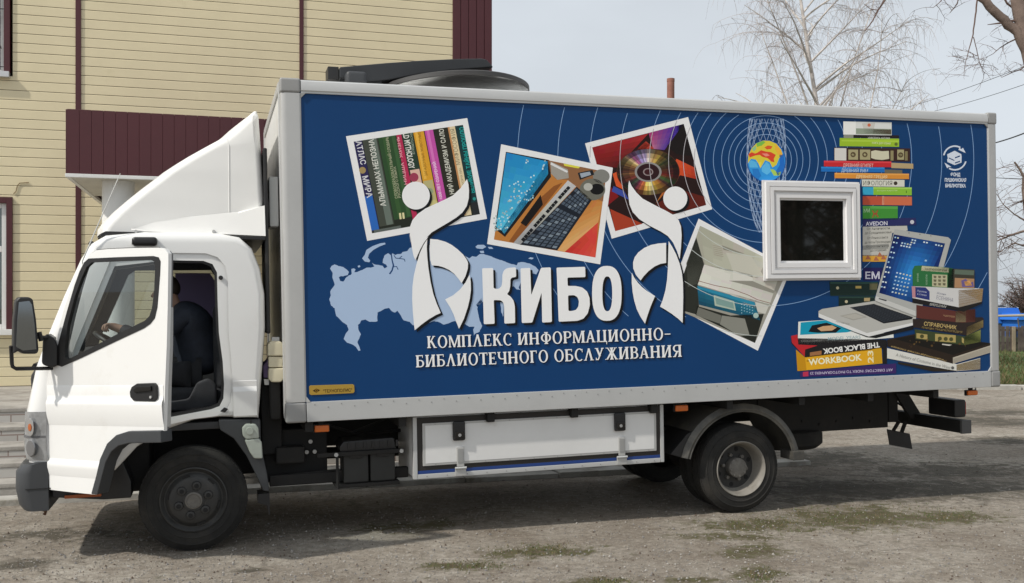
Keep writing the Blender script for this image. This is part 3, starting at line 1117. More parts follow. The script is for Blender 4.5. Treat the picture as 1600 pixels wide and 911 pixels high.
hb.lathe([(.052, .0), (.050, .003), (.0, .004)], (0, 0), M('lamp_bowl_pale', (.5, .5, .5), .15, .6, coat=.6), 20, fn=lambda a, y, q: on_corner(-1.064, CV0 + .005, .945)(a * .66, y, q * 1.2))
hb.lathe([(.026, .0), (.024, .008), (.0, .010)], (0, 0), M('amber_bulb', (.42, .12, .04), .3), 20, fn=lambda a, y, q: on_corner(-1.062, CV0 + .004, .945)(a * .62, y, q * 1.05))
hb.build('indicator', h_ob)
hb = MB()
hb.lathe([(.060, .0), (.054, .006), (.0, .008)], (0, 0), M('lamp_bowl', (.22, .22, .225), .2, .4, coat=.6), 24, fn=lambda a, y, q: on_corner(-1.062, CV0 + .004, .80)(a * .7, y, q))
hb.build('lamp_bowl', h_ob)
hb = MB()
front_patch(hb, .868, .884, CV0, CV0 + .46, .018, M('lamp_divider', (.12, .12, .125), .4))
hb.build('lamp_divider', h_ob, smooth=60, recalc=False)
lo = MB()
lo.prism([(-.94, .56), (-.94, .44), (-.60, .40), (-.42, .40), (-.42, .52), (-.50, .74), (-.75, .74)], .17, .38, blk, .01)
lo.box(-1.0, -.3, .4, 1.9, .40, .85, blk_m, .03)
lo.build('wheel_arch_liner', truck)
ss = MB()
c = T(125, 775, .16)
ss.box(c[0] - .10, c[0] + .14, .150, .168, c[1] - .012, c[1] + .012, M('amber_reflector', (.32, .075, .015), .4), .004)
ss.build('step_reflector', truck)
sp = MB()
sp.prism([(-.70, .70), (-.58, .82), (-.34, .84), (-.40, .78), (-.52, .66), (-.66, .64)], .20, .34, M('worn_grey_step', (.16, .16, .155), .6, dirt=(.3, .3, .29), dirt_lo=.4, dirt_hi=.7, ds=6), .01)
sp.build('cab_step', truck)

# ---- mirror ------------------------------------------------------------------------
mr = MB()
MVv = -.10
hp = [T(*p, MVv) for p in [(21, 553), (22, 500), (25, 470), (30, 464), (46, 464), (52, 468), (57, 500), (61, 548), (58, 553), (36, 553), (30, 548)]]
def mfn(a, b, c):
    # turn the head so its glass looks back along the truck
    p0 = Vector((hp[0][0], MVv, 0))
    return p0 + Vector((.86, -.51, 0)) * (a - hp[0][0]) * 1.06 + Vector((-.51, -.86, 0)) * (b - MVv) * -1.0 + Vector((0, 0, c))
mr.prism(hp, MVv, MVv + .085, blk, .018, fn=lambda a, b, c: (a - (b - MVv) * .35, b, c), seg=3)
m_ob = mr.build('wing_mirror', truck)
mg = MB()
gp = [T(*p, MVv) for p in [(25, 542), (27, 500), (29.5, 472), (46, 470), (50, 476), (54, 505), (57, 546), (36, 548)]]
mg.prism(gp, MVv - .003, MVv + .003, M('mirror_silver', (.22, .24, .25), .06, 1.0), .002)
mg.build('mirror_glass', m_ob)
ma = MB()
c1 = T(20, 540, 0); c2 = T(20, 568, 0); c3 = T(26, 576, 0); c4 = T(80, 577, .06)
ma.tube([(c1[0], -.06, c1[1]), (c2[0], -.03, c2[1]), (c2[0] + .004, -.03, c2[1] - .02), (c3[0], -.02, c3[1]), (c4[0], .10, c4[1] + .004), (c4[0] + .06, .2, c4[1] + .004)], .013, blk, 8)
c5 = T(58, 526, -.05); c6 = T(76, 528, .06)
ma.tube([(c5[0] - .02, -.05, c5[1]), (c6[0], .06, c6[1])], .014, blk, 8)
ma.tube([(c5[0] + .01, -.03, c5[1] + .03), (c5[0] + .02, -.02, c5[1] - .03)], .016, blk, 8)
bpz = [T(*p, .10) for p in [(67, 566), (69, 527), (75, 521), (86, 527), (92, 540), (92, 570), (84, 574), (70, 570)]]
ma.prism(bpz, .04, .20, blk, .018, seg=3)
ma.build('mirror_arm', m_ob)

# ---- wind deflector --------------------------------------------------------------------
dpx = [(160, 364), (161, 354), (168, 344), (185, 327), (205, 310), (225, 294), (245, 279), (262, 266), (282, 253), (300, 242), (325, 228), (349, 215), (362, 205), (375, 193), (388, 181), (396, 174), (401, 174), (404, 182), (407, 225), (410, 270), (413, 320), (414.5, 371)]
DV0, DV1 = .27, 2.0
dpr = [T(*p, DV0 + .06) for p in dpx]
def dring(d, push):
    a_ = sum(dpr[i][0] * dpr[(i + 1) % len(dpr)][1] - dpr[(i + 1) % len(dpr)][0] * dpr[i][1] for i in range(len(dpr)))
    q = inset(dpr, d * (1 if a_ > 0 else -1))
    out = []
    for i, p in enumerate(q):
        fr = 1.0 if i < 14 else max(0, 1 - (i - 13) * .34)
        x, z = p
        z = max(z, dpr[0][1] - .004)
        x = min(x, dpr[-1][0])
        if i in (0,): z = dpr[0][1]
        if i == len(q) - 1: z = dpr[-1][1]
        out.append((x - push * fr, z))
    return out
dst = [(0, .05, -.02), (.012, .024, -.01), (.035, .006, 0), (.08, 0, 0), (.2, -.004, .03), (.45, -.008, .07), (.865, -.012, .10)]
dall = [(DV0 + a, d, p) for a, d, p in dst] + [(DV1 - a, d, p) for a, d, p in reversed(dst[:-1])]
dfm = MB()
rings = [[(p[0], v, p[1]) for p in dring(d, pu)] for (v, d, pu) in dall]
n = len(dpr)
for k in range(len(rings) - 1):
    for i in range(n - 1):
        dfm.add([rings[k][i], rings[k][i + 1], rings[k + 1][i + 1], rings[k + 1][i]], [(0, 1, 2, 3)], gel)
for rg_ in (rings[0], rings[-1]):
    tris = tessellate_polygon([[Vector((p[0], p[2], 0)) for p in rg_]])
    dfm.add(rg_, [list(t) for t in tris], gel)
# raised lower lip running back along the side
defl = dfm.build('wind_deflector', truck, smooth=45)
lp = MB()
lipl = [T(*p, DV0) for p in [(205, 357), (240, 346), (300, 338), (372, 331), (413, 322), (414.5, 369.5), (340, 366), (250, 363)]]
c0 = Vector((sum(p[0] for p in lipl) / 8, sum(p[1] for p in lipl) / 8))
out_ = [.0, .0, -.012, -.03, -.045, -.05, -.04, -.015]
vv = [(p[0], DV0 - .002, p[1]) for p in lipl] + [(p[0], DV0 + (o_ if i >= 4 else o_ * .35), p[1] - (.0 if i >= 4 else .012)) for i, (p, o_) in enumerate(zip(lipl, out_))]
lp.add(vv, [(0, 1, 9, 8), (1, 2, 10, 9), (2, 3, 11, 10), (3, 4, 12, 11), (4, 5, 13, 12), (8, 9, 15), (9, 10, 14, 15), (10, 11, 12, 13, 14), (5, 6, 14, 13), (6, 7, 15, 14), (7, 0, 8, 15)], gel)
q0, q1 = T(355, 216, DV0), T(358, 333, DV0)
lp.tube([(q0[0], DV0 + .012, q0[1]), (q0[0] + .01, DV0 - .001, q0[1] - .05), (q1[0], DV0 - .001, q1[1])], .003, gel, 6)
lp.build('deflector_skirt', defl, smooth=40)
rs = MB()
rp = [T(*p, DV0 - .01) for p in [(158, 366), (166, 362), (205, 363), (300, 366), (414.5, 371), (414.5, 376), (300, 371.5), (205, 369), (168, 369), (158, 371)]]
rs.prism(rp, DV0 - .06, DV1 + .03, blk, .004)
for bx in (213, 334):
    b = T(bx, 362, DV0 - .03)
    rs.lathe([(.012, -.01), (.012, .02)], b, alu, 10, fn=lambda a, y, q: (a, DV0 - .055 + y, q))
    rs.tube([(b[0], DV0 - .055, b[1]), (b[0] - .006, DV0 - .06, b[1] - .03)], .006, alu, 6)
rs.build('rubber_strip', defl)

# antenna
an = MB()
a0, a1 = T(128, 408, .10), T(188, 271, .10)
an.tube([(a0[0], .14, a0[1] - .05), (a0[0], .12, a0[1]), (a1[0], .10, a1[1])], [.008, .005, .003], M('antenna_pale', (.6, .6, .57), .5), 6)
an.build('antenna', truck)

# ---- between cab and box ----------------------------------------------------------------
ex = MB()
c = T(407, 300, .45)
ex.box(.545, .575, .24, .75, 1.55, 2.95, blk, .01)
ex.box(.585, .655, .28, .55, 2.36, 2.74, M('grey_unit', (.33, .34, .34), .5), .012)
ex.lathe([(.075, -.01), (.085, .0), (.085, .05), (.06, .055), (.0, .056)], (0, 0), blk, 24, fn=lambda a, y, q: (.58 - y, .34 + a * .6, 2.50 + q * 1.3))
ex.build('air_intake', truck)
rv = MB()
cream_p = M('cream_plastic', (.60, .55, .40), .45, var=.06, vs=8)
def rp_(pts, v): return [T(*p, v) for p in pts]
rv.prism(rp_([(418, 538), (423, 533), (438, 533), (443.5, 538), (443.5, 556), (418, 556)], .2), .17, .34, cream_p, .012)
rv.prism(rp_([(419.5, 557), (443, 557), (441, 570), (443.5, 574), (419.5, 574)], .2), .18, .33, cream_p, .008)
rv.prism(rp_([(419.5, 575), (444, 575), (443.5, 592), (438, 597), (424, 597), (419, 592)], .2), .17, .34, cream_p, .012)
rv.prism(rp_([(425, 527), (437, 527), (437, 534), (425, 534)], .2), .22, .28, M('clear_cap', (.5, .5, .5), .4), .004)
rv.build('washer_bottle', truck)
mv = MB()
mv.prism(rp_([(411, 572), (420, 560), (420, 590), (412, 590)], .3), .28, .5, M('mauve_plastic', lin('6b5a82'), .6), .003)
mv.prism(rp_([(412, 592), (420, 592), (420, 601), (413, 601)], .3), .26, .29, white_paint, .003)
mv.build('side_bracket', truck)
bk = MB()
bk.box(.50, .655, .35, 2.0, .62, 1.25, blk_m, .02)
bk.box(.56, .64, .22, .34, .9, 1.2, frame_m, .02)
bk.build('cab_rear_mounts', truck)

# front wing behind the wheel and its bottle
fw_ = MB()
fw_.prism(rp_([(341, 655), (407, 655), (408, 690), (412, 715), (418, 742), (421, 768), (411, 767), (400, 742), (385, 712), (365, 685), (344, 672)], .15), .135, .36, dgrey, .012)
fw_.prism(rp_([(403, 772), (421, 770), (422, 804), (419.5, 804), (417, 790), (403, 786)], .18), .17, .36, blk, .004)
fw_.build('front_mudguard', truck)
cl_ = MB()
milky = M('milky_plastic', (.40, .43, .38), .4, var=.1, vs=10)
cl_.prism(rp_([(378, 668), (384, 662), (399, 662), (404, 668), (405, 684), (384, 686), (379, 680)], .11), .08, .134, milky, .012)
cl_.prism(rp_([(382, 687), (404, 684), (409, 690), (410.5, 716), (397, 716), (390, 706)], .11), .08, .134, milky, .012)
c = T(390, 673, .08)
cl_.lathe([(.0, -.02), (.026, -.02), (.028, .004)], c, milky, 16, fn=lambda a, y, q: (a, .08 + y, q))
cl_.tube([(T(392, 662, .1)[0], .1, T(392, 662, .1)[1]), (T(392, 656, .1)[0], .1, T(392, 656, .1)[1])], .006, blk, 6)
cl_.build('coolant_bottle', truck)

# ---- wheels --------------------------------------------------------------------------------
WR = .381
def tyre(mb, c, v0, sgn, w=.205, tread=True):
    """outer side at v0, going inwards with sgn"""
    pr = [(.225, .020), (.232, .006), (.25, .0), (.272, -.0015), (.276, -.0045), (.281, -.0045), (.284, -.001), (.322, .004), (.325, .001), (.330, .002), (.332, .008), (.352, .018), (.368, .032), (.376, .042)]
    prof_ = [(r, v0 + sgn * y) for r, y in pr]
    g = []
    ribs = [.042, .070, .074, .100, .104, .131, .135, .163]
    for i, y in enumerate(ribs):
        pass
    seq = [(WR - .001, .042), (WR, .048)]
    for gy in (.074, .1025, .131):
        seq += [(WR, gy - .005), (WR - .011, gy - .004), (WR - .011, gy + .004), (WR, gy + .005)]
    seq += [(WR, w - .048), (.376, w - .042), (.352, w - .018), (.325, w - .006), (.25, w), (.225, w - .02)]
    prof_ += [(r, v0 + sgn * y) for r, y in seq]
    mb.lathe(prof_, c, rubber, 64, cap=False)
    if tread:
        for k in range(60):
            t = 2 * math.pi * k / 60
            for (ya, yb) in ((.034, .060), (.150, .172)):
                a = Vector((math.cos(t), 0, math.sin(t)))
                tg = Vector((-math.sin(t), 0, math.cos(t)))
                cc = Vector((c[0], 0, c[1]))
                vs = []
                for y, r in ((ya, WR - .004 if ya < .1 else WR + .0015), (yb, WR + .0015 if ya < .1 else WR - .004)):
                    for s_ in (-.0135, .0135):
                        vs.append(cc + a * (r) + tg * s_ + Vector((0, v0 + sgn * y, 0)))
                for y, r in ((ya, WR - .02), (yb, WR - .02)):
                    for s_ in (-.0135, .0135):
                        vs.append(cc + a * r + tg * s_ + Vector((0, v0 + sgn * y, 0)))
                mb.add(vs, [(0, 1, 3, 2), (0, 1, 5, 4), (2, 3, 7, 6), (0, 2, 6, 4), (1, 3, 7, 5)], rubber)
rim_dark = M('rim_dark_steel', (.027, .027, .026), .5, var=.15, vs=8, dirt=(.055, .05, .045), dirt_lo=.5, dirt_hi=.8, ds=7)
rim_light = M('rim_dusty_grey', (.22, .205, .18), .6, var=.15, vs=7, dirt=(.11, .095, .075), dirt_lo=.5, dirt_hi=.8, ds=6)
hubm = M('hub_dusty', (.15, .14, .125), .75, var=.2, vs=20, bump=.3, bs=60)
def front_wheel(x, v0, sgn):
    c = (x, .361)
    w = MB()
    tyre(w, c, v0, sgn)
    ob = w.build('wheel', truck, smooth=30)
    r = MB()
    s = sgn
    r.lathe([(.232, v0 + s * .012), (.236, v0 - s * .004), (.228, v0 - s * .008), (.215, v0 + s * .004), (.200, v0 + s * .014), (.192, v0 + s * .010), (.172, v0 - s * .012), (.160, v0 - s * .020), (.13, v0 - s * .024), (.08, v0 - s * .026), (.075, v0 - s * .030), (.0, v0 - s * .03)], c, rim_dark, 56)
    for k in range(6):
        t = math.radians(90 + 60 * k - 12)
        bc = (c[0] + .108 * math.cos(t), c[1] + .108 * math.sin(t))
        r.lathe([(.031, v0 - s * .020), (.029, v0 - s * .040), (.020, v0 - s * .043), (.0, v0 - s * .043)], bc, rim_dark, 16)
        r.lathe([(.033, v0 - s * .020), (.033, v0 - s * .0268), (.029, v0 - s * .0268)], bc, blk_m, 20, cap=False)
        r.lathe([(.017, v0 - s * .0425), (.016, v0 - s * .0445), (.0, v0 - s * .0445)], bc, blk_m, 12)
        t2 = math.radians(90 + 60 * k + 16)
        pts = []
        for q in range(7):
            a = t2 + (q - 3) * .052
            pts.append((c[0] + .186 * math.cos(a), c[1] + .186 * math.sin(a)))
        for q in range(6, -1, -1):
            a = t2 + (q - 3) * .052
            pts.append((c[0] + .174 * math.cos(a), c[1] + .174 * math.sin(a)))
        if k % 3 != 1 or True:
            r.prism(pts, v0 - s * .014, v0 + s * .02, blk_m)
    r.build('rim', ob, smooth=35)
    h = MB()
    h.lathe([(.062, v0 - s * .028), (.060, v0 - s * .040), (.050, v0 - s * .046), (.046, v0 - s * .038), (.0, v0 - s * .040)], c, hubm, 28)
    h.build('hub_cap', ob, smooth=35)
    return ob
front_wheel(.005, .135, 1)
front_wheel(.005, 2.125, -1)
RX, RZ = 4.495, .285
def rear_wheel(v0, sgn, dish):
    c = (RX, RZ)
    w = MB()
    tyre(w, c, v0, sgn)
    ob = w.build('wheel', truck, smooth=30)
    r = MB()
    s = sgn
    if dish:
        r.lathe([(.228, v0 + s * .014), (.238, v0 - s * .003), (.232, v0 - s * .008), (.222, v0 + s * .002), (.212, v0 + s * .02), (.203, v0 + s * .06), (.196, v0 + s * .115), (.186, v0 + s * .13)], c, rim_light, 56, cap=False)
        r.lathe([(.187, v0 + s * .129), (.16, v0 + s * .138), (.14, v0 + s * .13), (.09, v0 + s * .128), (.0, v0 + s * .127)], c, rim_dark, 48)
        for k in range(6):
            t = math.radians(60 * k + 20)
            r.lathe([(.022, v0 + s * .131), (.020, v0 + s * .127), (0, v0 + s * .1265)], (c[0] + .155 * math.cos(t), c[1] + .155 * math.sin(t)), blk_m, 14)
            t = math.radians(60 * k + 50)
            r.lathe([(.017, v0 + s * .128), (.016, v0 + s * .100), (.006, v0 + s * .096), (.0, v0 + s * .096)], (c[0] + .112 * math.cos(t), c[1] + .112 * math.sin(t)), hubm, 6)
    else:
        r.lathe([(.23, v0 + s * .014), (.20, v0 + s * .03), (.0, v0 + s * .05)], c, rim_dark, 32)
    r.build('rim', ob, smooth=35)
    if dish:
        h = MB()
        h.lathe([(.082, v0 + s * .127), (.080, v0 + s * .070), (.086, v0 + s * .068), (.084, v0 + s * .054), (.06, v0 + s * .044), (.03, v0 + s * .042), (0, v0 + s * .042)], c, hubm, 28)
        for k in range(8):
            t = math.radians(45 * k + 10)
            h.lathe([(.012, v0 + s * .056), (.012, v0 + s * .042), (0, v0 + s * .040)], (c[0] + .070 * math.cos(t), c[1] + .070 * math.sin(t)), hubm, 6)
        h.build('hub', ob, smooth=35)
rear_wheel(.15, 1, True)
rear_wheel(.40, 1, False)
rear_wheel(2.11, -1, True)
rear_wheel(1.86, -1, False)
axl = MB()
axl.tube([(RX, .36, RZ), (RX, 1.0, RZ), (RX, 1.06, RZ), (RX, 1.24, RZ), (RX, 1.3, RZ), (RX, 1.9, RZ)], [.06, .06, .16, .16, .06, .06], frame_m, 16)
axl.build('axle', truck)
axl = MB()
axl.tube([(0, .34, .36), (0, 1.9, .36)], .05, frame_m, 10)
axl.build('axle', truck)

# ---- chassis ----------------------------------------------------------------------------------
ch = MB()
for v in (.80, 1.46):
    ch.box(-.9, 6.50, v, v + .075, .60, .80, frame_m, .008)
    ch.box(.70, 6.35, v + .005, v + .07, .802, .885, frame_m, .006)
ch.box(5.05, 6.50, .79, .80, .46, .80, frame_m, .004)
for x in (.8, 1.5, 2.2, 2.9, 3.6, 4.3, 5.0, 5.7, 6.4):
    ch.box(x, x + .06, .03, 2.25, .82, .897, frame_m, .006)
for x in (1.2, 2.6, 4.0, 5.4, 6.3):
    ch.box(x, x + .08, .876, 1.459, .62, .78, frame_m, .006)
for i in range(7):
    ch.lathe([(.012, .778), (.012, .789)], (5.15 + i * .19, .53 + .02 * (i % 3)), frame_m, 8)
ch.build('chassis_frame', truck)
ud = MB()
ud.prism([(.52, .40), (.75, .40), (1.0, .42), (1.0, .80), (.52, .80)], .42, .78, blk_m, .01)
ud.tube([(.55, .32, .455), (1.1, .32, .475), (1.5, .32, .48)], .012, frame_m, 6)
ud.box(.60, .82, .30, .42, .55, .68, frame_m, .02)
ud.tube([(-.3, 1.1, .5), (1.0, 1.1, .5), (3.2, 1.1, .45), (4.3, 1.1, .32)], .05, frame_m, 12)
ud.box(-.6, .5, .72, 1.6, .42, .95, blk_m, .05)
ud.box(1.62, 3.75, 1.55, 2.22, .42, .88, blk_m, .02)  # unseen far-side box, added to keep skylight from under the truck
ud.box(.55, 1.62, .30, .36, .385, .47, frame_m, .01)
ud.tube([(1.0, .62, .80), (1.3, .6, .70), (1.62, .62, .72)], .014, blk, 6)
ud.tube([(.9, .50, .86), (1.2, .48, .74), (1.5, .5, .84)], .010, blk, 6)
ud.tube([(3.74, .55, .66), (4.05, .55, .60), (4.2, .62, .40)], .012, blk, 6)
for (x, z) in ((.84, .62), (.90, .62), (.87, .70)):
    ud.lathe([(.016, .385), (.013, .418)], (x, z), alu, 10)
ud.build('underside_with_light_block', truck)

# battery box
bt_ = MB()
def TP(pts, v): return [T(*p, v) for p in pts]
bx0, bz0 = T(537, 756, .22); bx1, bz1 = T(618, 750, .22)
zt = T(560, 706, .22)[1]
for (a, b) in ((bx0, (bx0 + bx1) / 2 - .006), ((bx0 + bx1) / 2 + .006, bx1)):
    bt_.box(a, b, .22, .44, bz0, zt, M('battery_case', (.022, .023, .022), .6, var=.2), .014)
    bt_.box(a + .05, b - .05, .212, .222, zt - .05, zt - .015, blk, .006)
bat = bt_.build('battery_box', truck)
bc = MB()
zl = T(560, 686, .2)[1]
bc.prism([(bx0 - .03, zt + .005), (bx1 + .01, zt + .005), (bx1 - .01, zl), (bx0 + .0, zl - .01), (bx0 - .03, zl - .05)], .19, .46, blk, .015)
for i in range(7):
    xx = bx0 + .03 + i * .062
    bc.box(xx, xx + .02, .182, .192, zt + .03, zl - .02, blk, .004)
bc.build('battery_lid', bat)
bb = MB()
bb.box(bx0 - .20, bx1 + .06, .17, .19, zt - .02, zt + .012, frame_m, .004)
for q in (bx0 - .06, bx1 + .04):
    bb.lathe([(.016, .155), (.014, .17)], (q, zt - .004), alu, 10)
bb.tube([(bx0 - .05, .18, zt), (bx0 - .05, .18, bz0 - .02), (bx0, .3, bz0 - .03)], .012, frame_m, 6)
bb.box(bx0 - .06, bx1 + .03, .2, .46, bz0 - .03, bz0 - .002, frame_m, .004)
bb.build('battery_bracket', bat)

# storage locker under the body
lk = MB()
lx0, lx1, lz0, lz1, LV = 1.62, 3.728, .405, .885, .075
lock_p = M('locker_white', (.70, .70, .69), .4, var=.04, vs=2, dirt=(.45, .43, .39), dirt_lo=.6, dirt_hi=.95, ds=2.5)
lk.box(lx0, lx1, LV + .03, .74, lz0 + .01, lz1, lock_p, .004)
lk.box(lx0 - .004, lx0 + .028, LV - .002, LV + .05, lz0, lz1, alu_lt, .004)
lk.box(lx1 - .028, lx1 + .004, LV - .002, LV + .05, lz0, lz1, alu_lt, .004)
lk.box(lx0 + .029, lx1 - .029, LV - .002, LV + .05, lz0, lz0 + .036, alu_lt, .004)
for i in range(13):
    xx = lx0 + .1 + i * .16
    lk.lathe([(.005, LV - .005), (.004, LV)], (xx, lz0 + .018), cap_grey, 8)
lkr = lk.build('storage_locker', truck)
ls = MB()
ls.box(lx0 + .03, lx1 - .03, LV + .004, LV + .034, lz0 + .037, lz0 + .062, M('locker_blue', lin('1b3c7c'), .4), .002)
ls.build('blue_strip', lkr)
lg = MB()
lg.box(lx0 + .029, lx1 - .029, LV + .006, LV + .032, lz0 + .063, lz1 - .01, M('locker_gasket', (.02, .017, .015), .6))
lg.build('gasket', lkr)
ld = MB()
dx0, dx1, dz0, dz1 = lx0 + .07, lx1 - .065, lz0 + .098, lz1 - .052
ld.box(dx0, dx1, LV - .004, LV + .02, dz0, dz1, alu, .004)
ld.box(dx0 + .022, dx1 - .022, LV - .006, LV - .003, dz0 + .02, dz1 - .018, lock_p)
for i in range(10):
    ld.lathe([(.004, LV - .007), (.003, LV - .002)], (dx0 + .1 + i * .2, dz0 + .010), cap_grey, 8)
    ld.lathe([(.004, LV - .007), (.003, LV - .002)], (dx0 + .1 + i * .2, dz1 - .009), cap_grey, 8)
ldo = ld.build('locker_door', lkr)
for pxl in (716, 967):
    la = MB()
    c = T(pxl, 668, LV)
    zz = dz1
    la.box(c[0] - .05, c[0] + .05, LV - .035, LV - .0065, zz - .145, zz + .005, blk, .014)
    la.box(c[0] - .034, c[0] + .034, LV - .043, LV - .034, zz - .125, zz - .07, M('black_gloss', (.008, .008, .008), .2), .006)
    la.lathe([(.013, LV - .048), (.011, LV - .04)], (c[0], zz - .10), cap_grey, 12)
    la.build('latch', lkr)
for pxl in (719, 971):
    hg = MB()
    c = T(pxl, 720, LV)
    hg.box(c[0] - .03, c[0] + .03, LV - .018, LV - .0065, dz0 - .02, dz0 + .135, alu, .006)
    hg.box(c[0] - .022, c[0] + .022, LV - .022, LV - .0175, dz0 + .01, dz0 + .12, cap_grey, .004)
    hg.tube([(c[0] - .045, LV - .018, lz0 + .068), (c[0] + .045, LV - .018, lz0 + .068)], .010, alu_lt, 10)
    hg.box(c[0] - .044, c[0] + .044, LV - .014, LV - .0025, lz0 + .004, lz0 + .060, alu, .004)
    hg.build('hinge', lkr)

# side marker lamps
for (pxm, pym, hw, hh, v) in ((503, 670, .055, .026, .06), (1066, 638, .058, .026, .06), (1521, 614, .055, .022, .03)):
    sm = MB()
    c = T(pxm, pym, v)
    sm.box(c[0] - hw, c[0] + hw, v, v + .028, c[1] - hh, c[1] + hh, amber, .010, seg=3)
    sm.box(c[0] - hw - .006, c[0] + hw + .006, v + .026, v + .05, c[1] - hh - .004, c[1] + hh + .004, blk, .004)
    sm.box(c[0] - .02, c[0] + .02, v + .03, v + .045, c[1] + hh, .897, frame_m)
    so_ = sm.build('side_marker', truck)

# rear mudguard
mdm = M('grey_mudguard', (.060, .058, .053), .5, var=.2, vs=5, dirt=(.17, .155, .125), dirt_lo=.45, dirt_hi=.78, ds=3)
md = MB()
outer, innr = [], []
N_ = 26
for i in range(N_ + 1):
    t = math.radians(166 - i * (166 - 9) / N_)
    outer.append((RX + .575 * math.cos(t) * (1.03 if t > 1.57 else 1.0), RZ + .565 * math.sin(t)))
    innr.append((RX + .505 * math.cos(t) * (1.03 if t > 1.57 else 1.0), RZ + .50 * math.sin(t)))
for i in range(N_):
    a, b, c_, d_ = outer[i], outer[i + 1], innr[i + 1], innr[i]
    mid_a = ((a[0] * .35 + d_[0] * .65), (a[1] * .35 + d_[1] * .65))
    mid_b = ((b[0] * .35 + c_[0] * .65), (b[1] * .35 + c_[1] * .65))
    v0 = .10
    md.add([(a[0], v0 + .035, a[1]), (b[0], v0 + .035, b[1]), (mid_b[0], v0 + .012, mid_b[1]), (mid_a[0], v0 + .012, mid_a[1]),
            (d_[0], v0 + .02, d_[1]), (c_[0], v0 + .02, c_[1]),
            (a[0], v0 + .70, a[1]), (b[0], v0 + .70, b[1]),
            (d_[0], v0 + .035, d_[1]), (c_[0], v0 + .035, c_[1])],
           [(0, 1, 2, 3), (3, 2, 5, 4), (4, 5, 9, 8), (0, 1, 7, 6)], mdm)
md.tube([(p[0], .118, p[1]) for p in innr], .007, mdm, 6)
# forward skirt of the guard, coloured black for the shade under the box
md.prism([outer[0], (outer[0][0] - .0, outer[0][1] + .0), (outer[4][0], outer[4][1]), (outer[4][0] - .05, outer[4][1] - .02), (outer[0][0] - .10, outer[0][1] + .03)], .14, .78, blk, .004)
md.box(innr[-1][0] - .02, outer[-1][0] + .02, .09, .30, innr[-1][1] - .03, innr[-1][1] + .05, mdm, .006)
md.build('rear_mudguard', truck, smooth=40)

# spare wheel slung under the tail
sw_ = MB()
spc = (5.47, 1.28)
def sfn(a, y, q): return (a, 1.05 + q, .30 + y)
pr = [(.0, .0), (.2, .01), (.25, .0), (.33, .006), (.36, .03), (.38, .05), (.38, .14), (.36, .17), (.25, .19), (.2, .17), (0, .16)]
sw_.lathe([(r, y) for r, y in pr], (5.47, 0), rubber, 48, fn=sfn)
sw_.build('spare_wheel', truck)
# tail gear
ug = MB()
ug.box(6.55, 6.66, .84, .90, .50, .885, frame_m, .004)
ug.prism([(6.55, .885), (6.70, .885), (6.95, .52), (6.80, .52)], .82, .86, frame_m, .004)
ug.prism([(6.55, .885), (6.70, .885), (6.95, .52), (6.80, .52)], 1.46, 1.50, frame_m, .004)
ug.box(6.84, 6.94, .20, 2.05, .455, .575, frame_m, .008)
ug.box(6.835, 6.945, .17, .20, .452, .578, M('bar_end_grey', (.07, .07, .07), .6), .006)
ug.tube([(6.45, .9, .72), (6.7, .95, .70), (6.9, 1.0, .60)], .012, blk, 6)
ug.build('underrun_bar', truck)
for v in (.22, 1.72):
    tl = MB()
    tl.box(6.80, 6.93, v, v + .36, .60, .765, blk, .015)
    tl.box(6.931, 6.95, v + .02, v + .34, .62, .745, M('red_lens', (.35, .02, .015), .25, coat=.5), .006)
    tl.build('tail_lamp', truck)
np_ = MB()
np_.prism([(6.60, .42), (6.63, .26), (6.90, .20), (6.87, .36)], .93, .945, blk, .004)
np_.tube([(6.68, .94, .40), (6.72, .9, .50)], .02, frame_m, 6)
np_.tube([(6.78, .94, .38), (6.80, .9, .50)], .02, frame_m, 6)
np_.build('mud_flap', truck)

# ---- box body --------------------------------------------------------------------------------------
BX0, BX1, BZ0, BZ1 = .661, 7.115, .899, 3.42
BV1 = 2.30
ZP0, ZP1 = 1.047, 3.320
XP0a, XP0b = T(465, 147)[0], T(484, 627)[0]
XP1 = 7.010
bm_ = MB()
gw = M('box_white_panel', (.66, .66, .64), .4, var=.05, vs=1.5, dirt=(.36, .32, .26), dirt_lo=.52, dirt_hi=.85, ds=1.6)
bm_.box(BX0 + .004, BX1 - .004, .03, BV1 - .004, BZ0 + .03, BZ1 - .02, gw)
box = bm_.build('box_body', truck, smooth=0)
rl_ = MB()
V0 = -.012
XP0 = .81
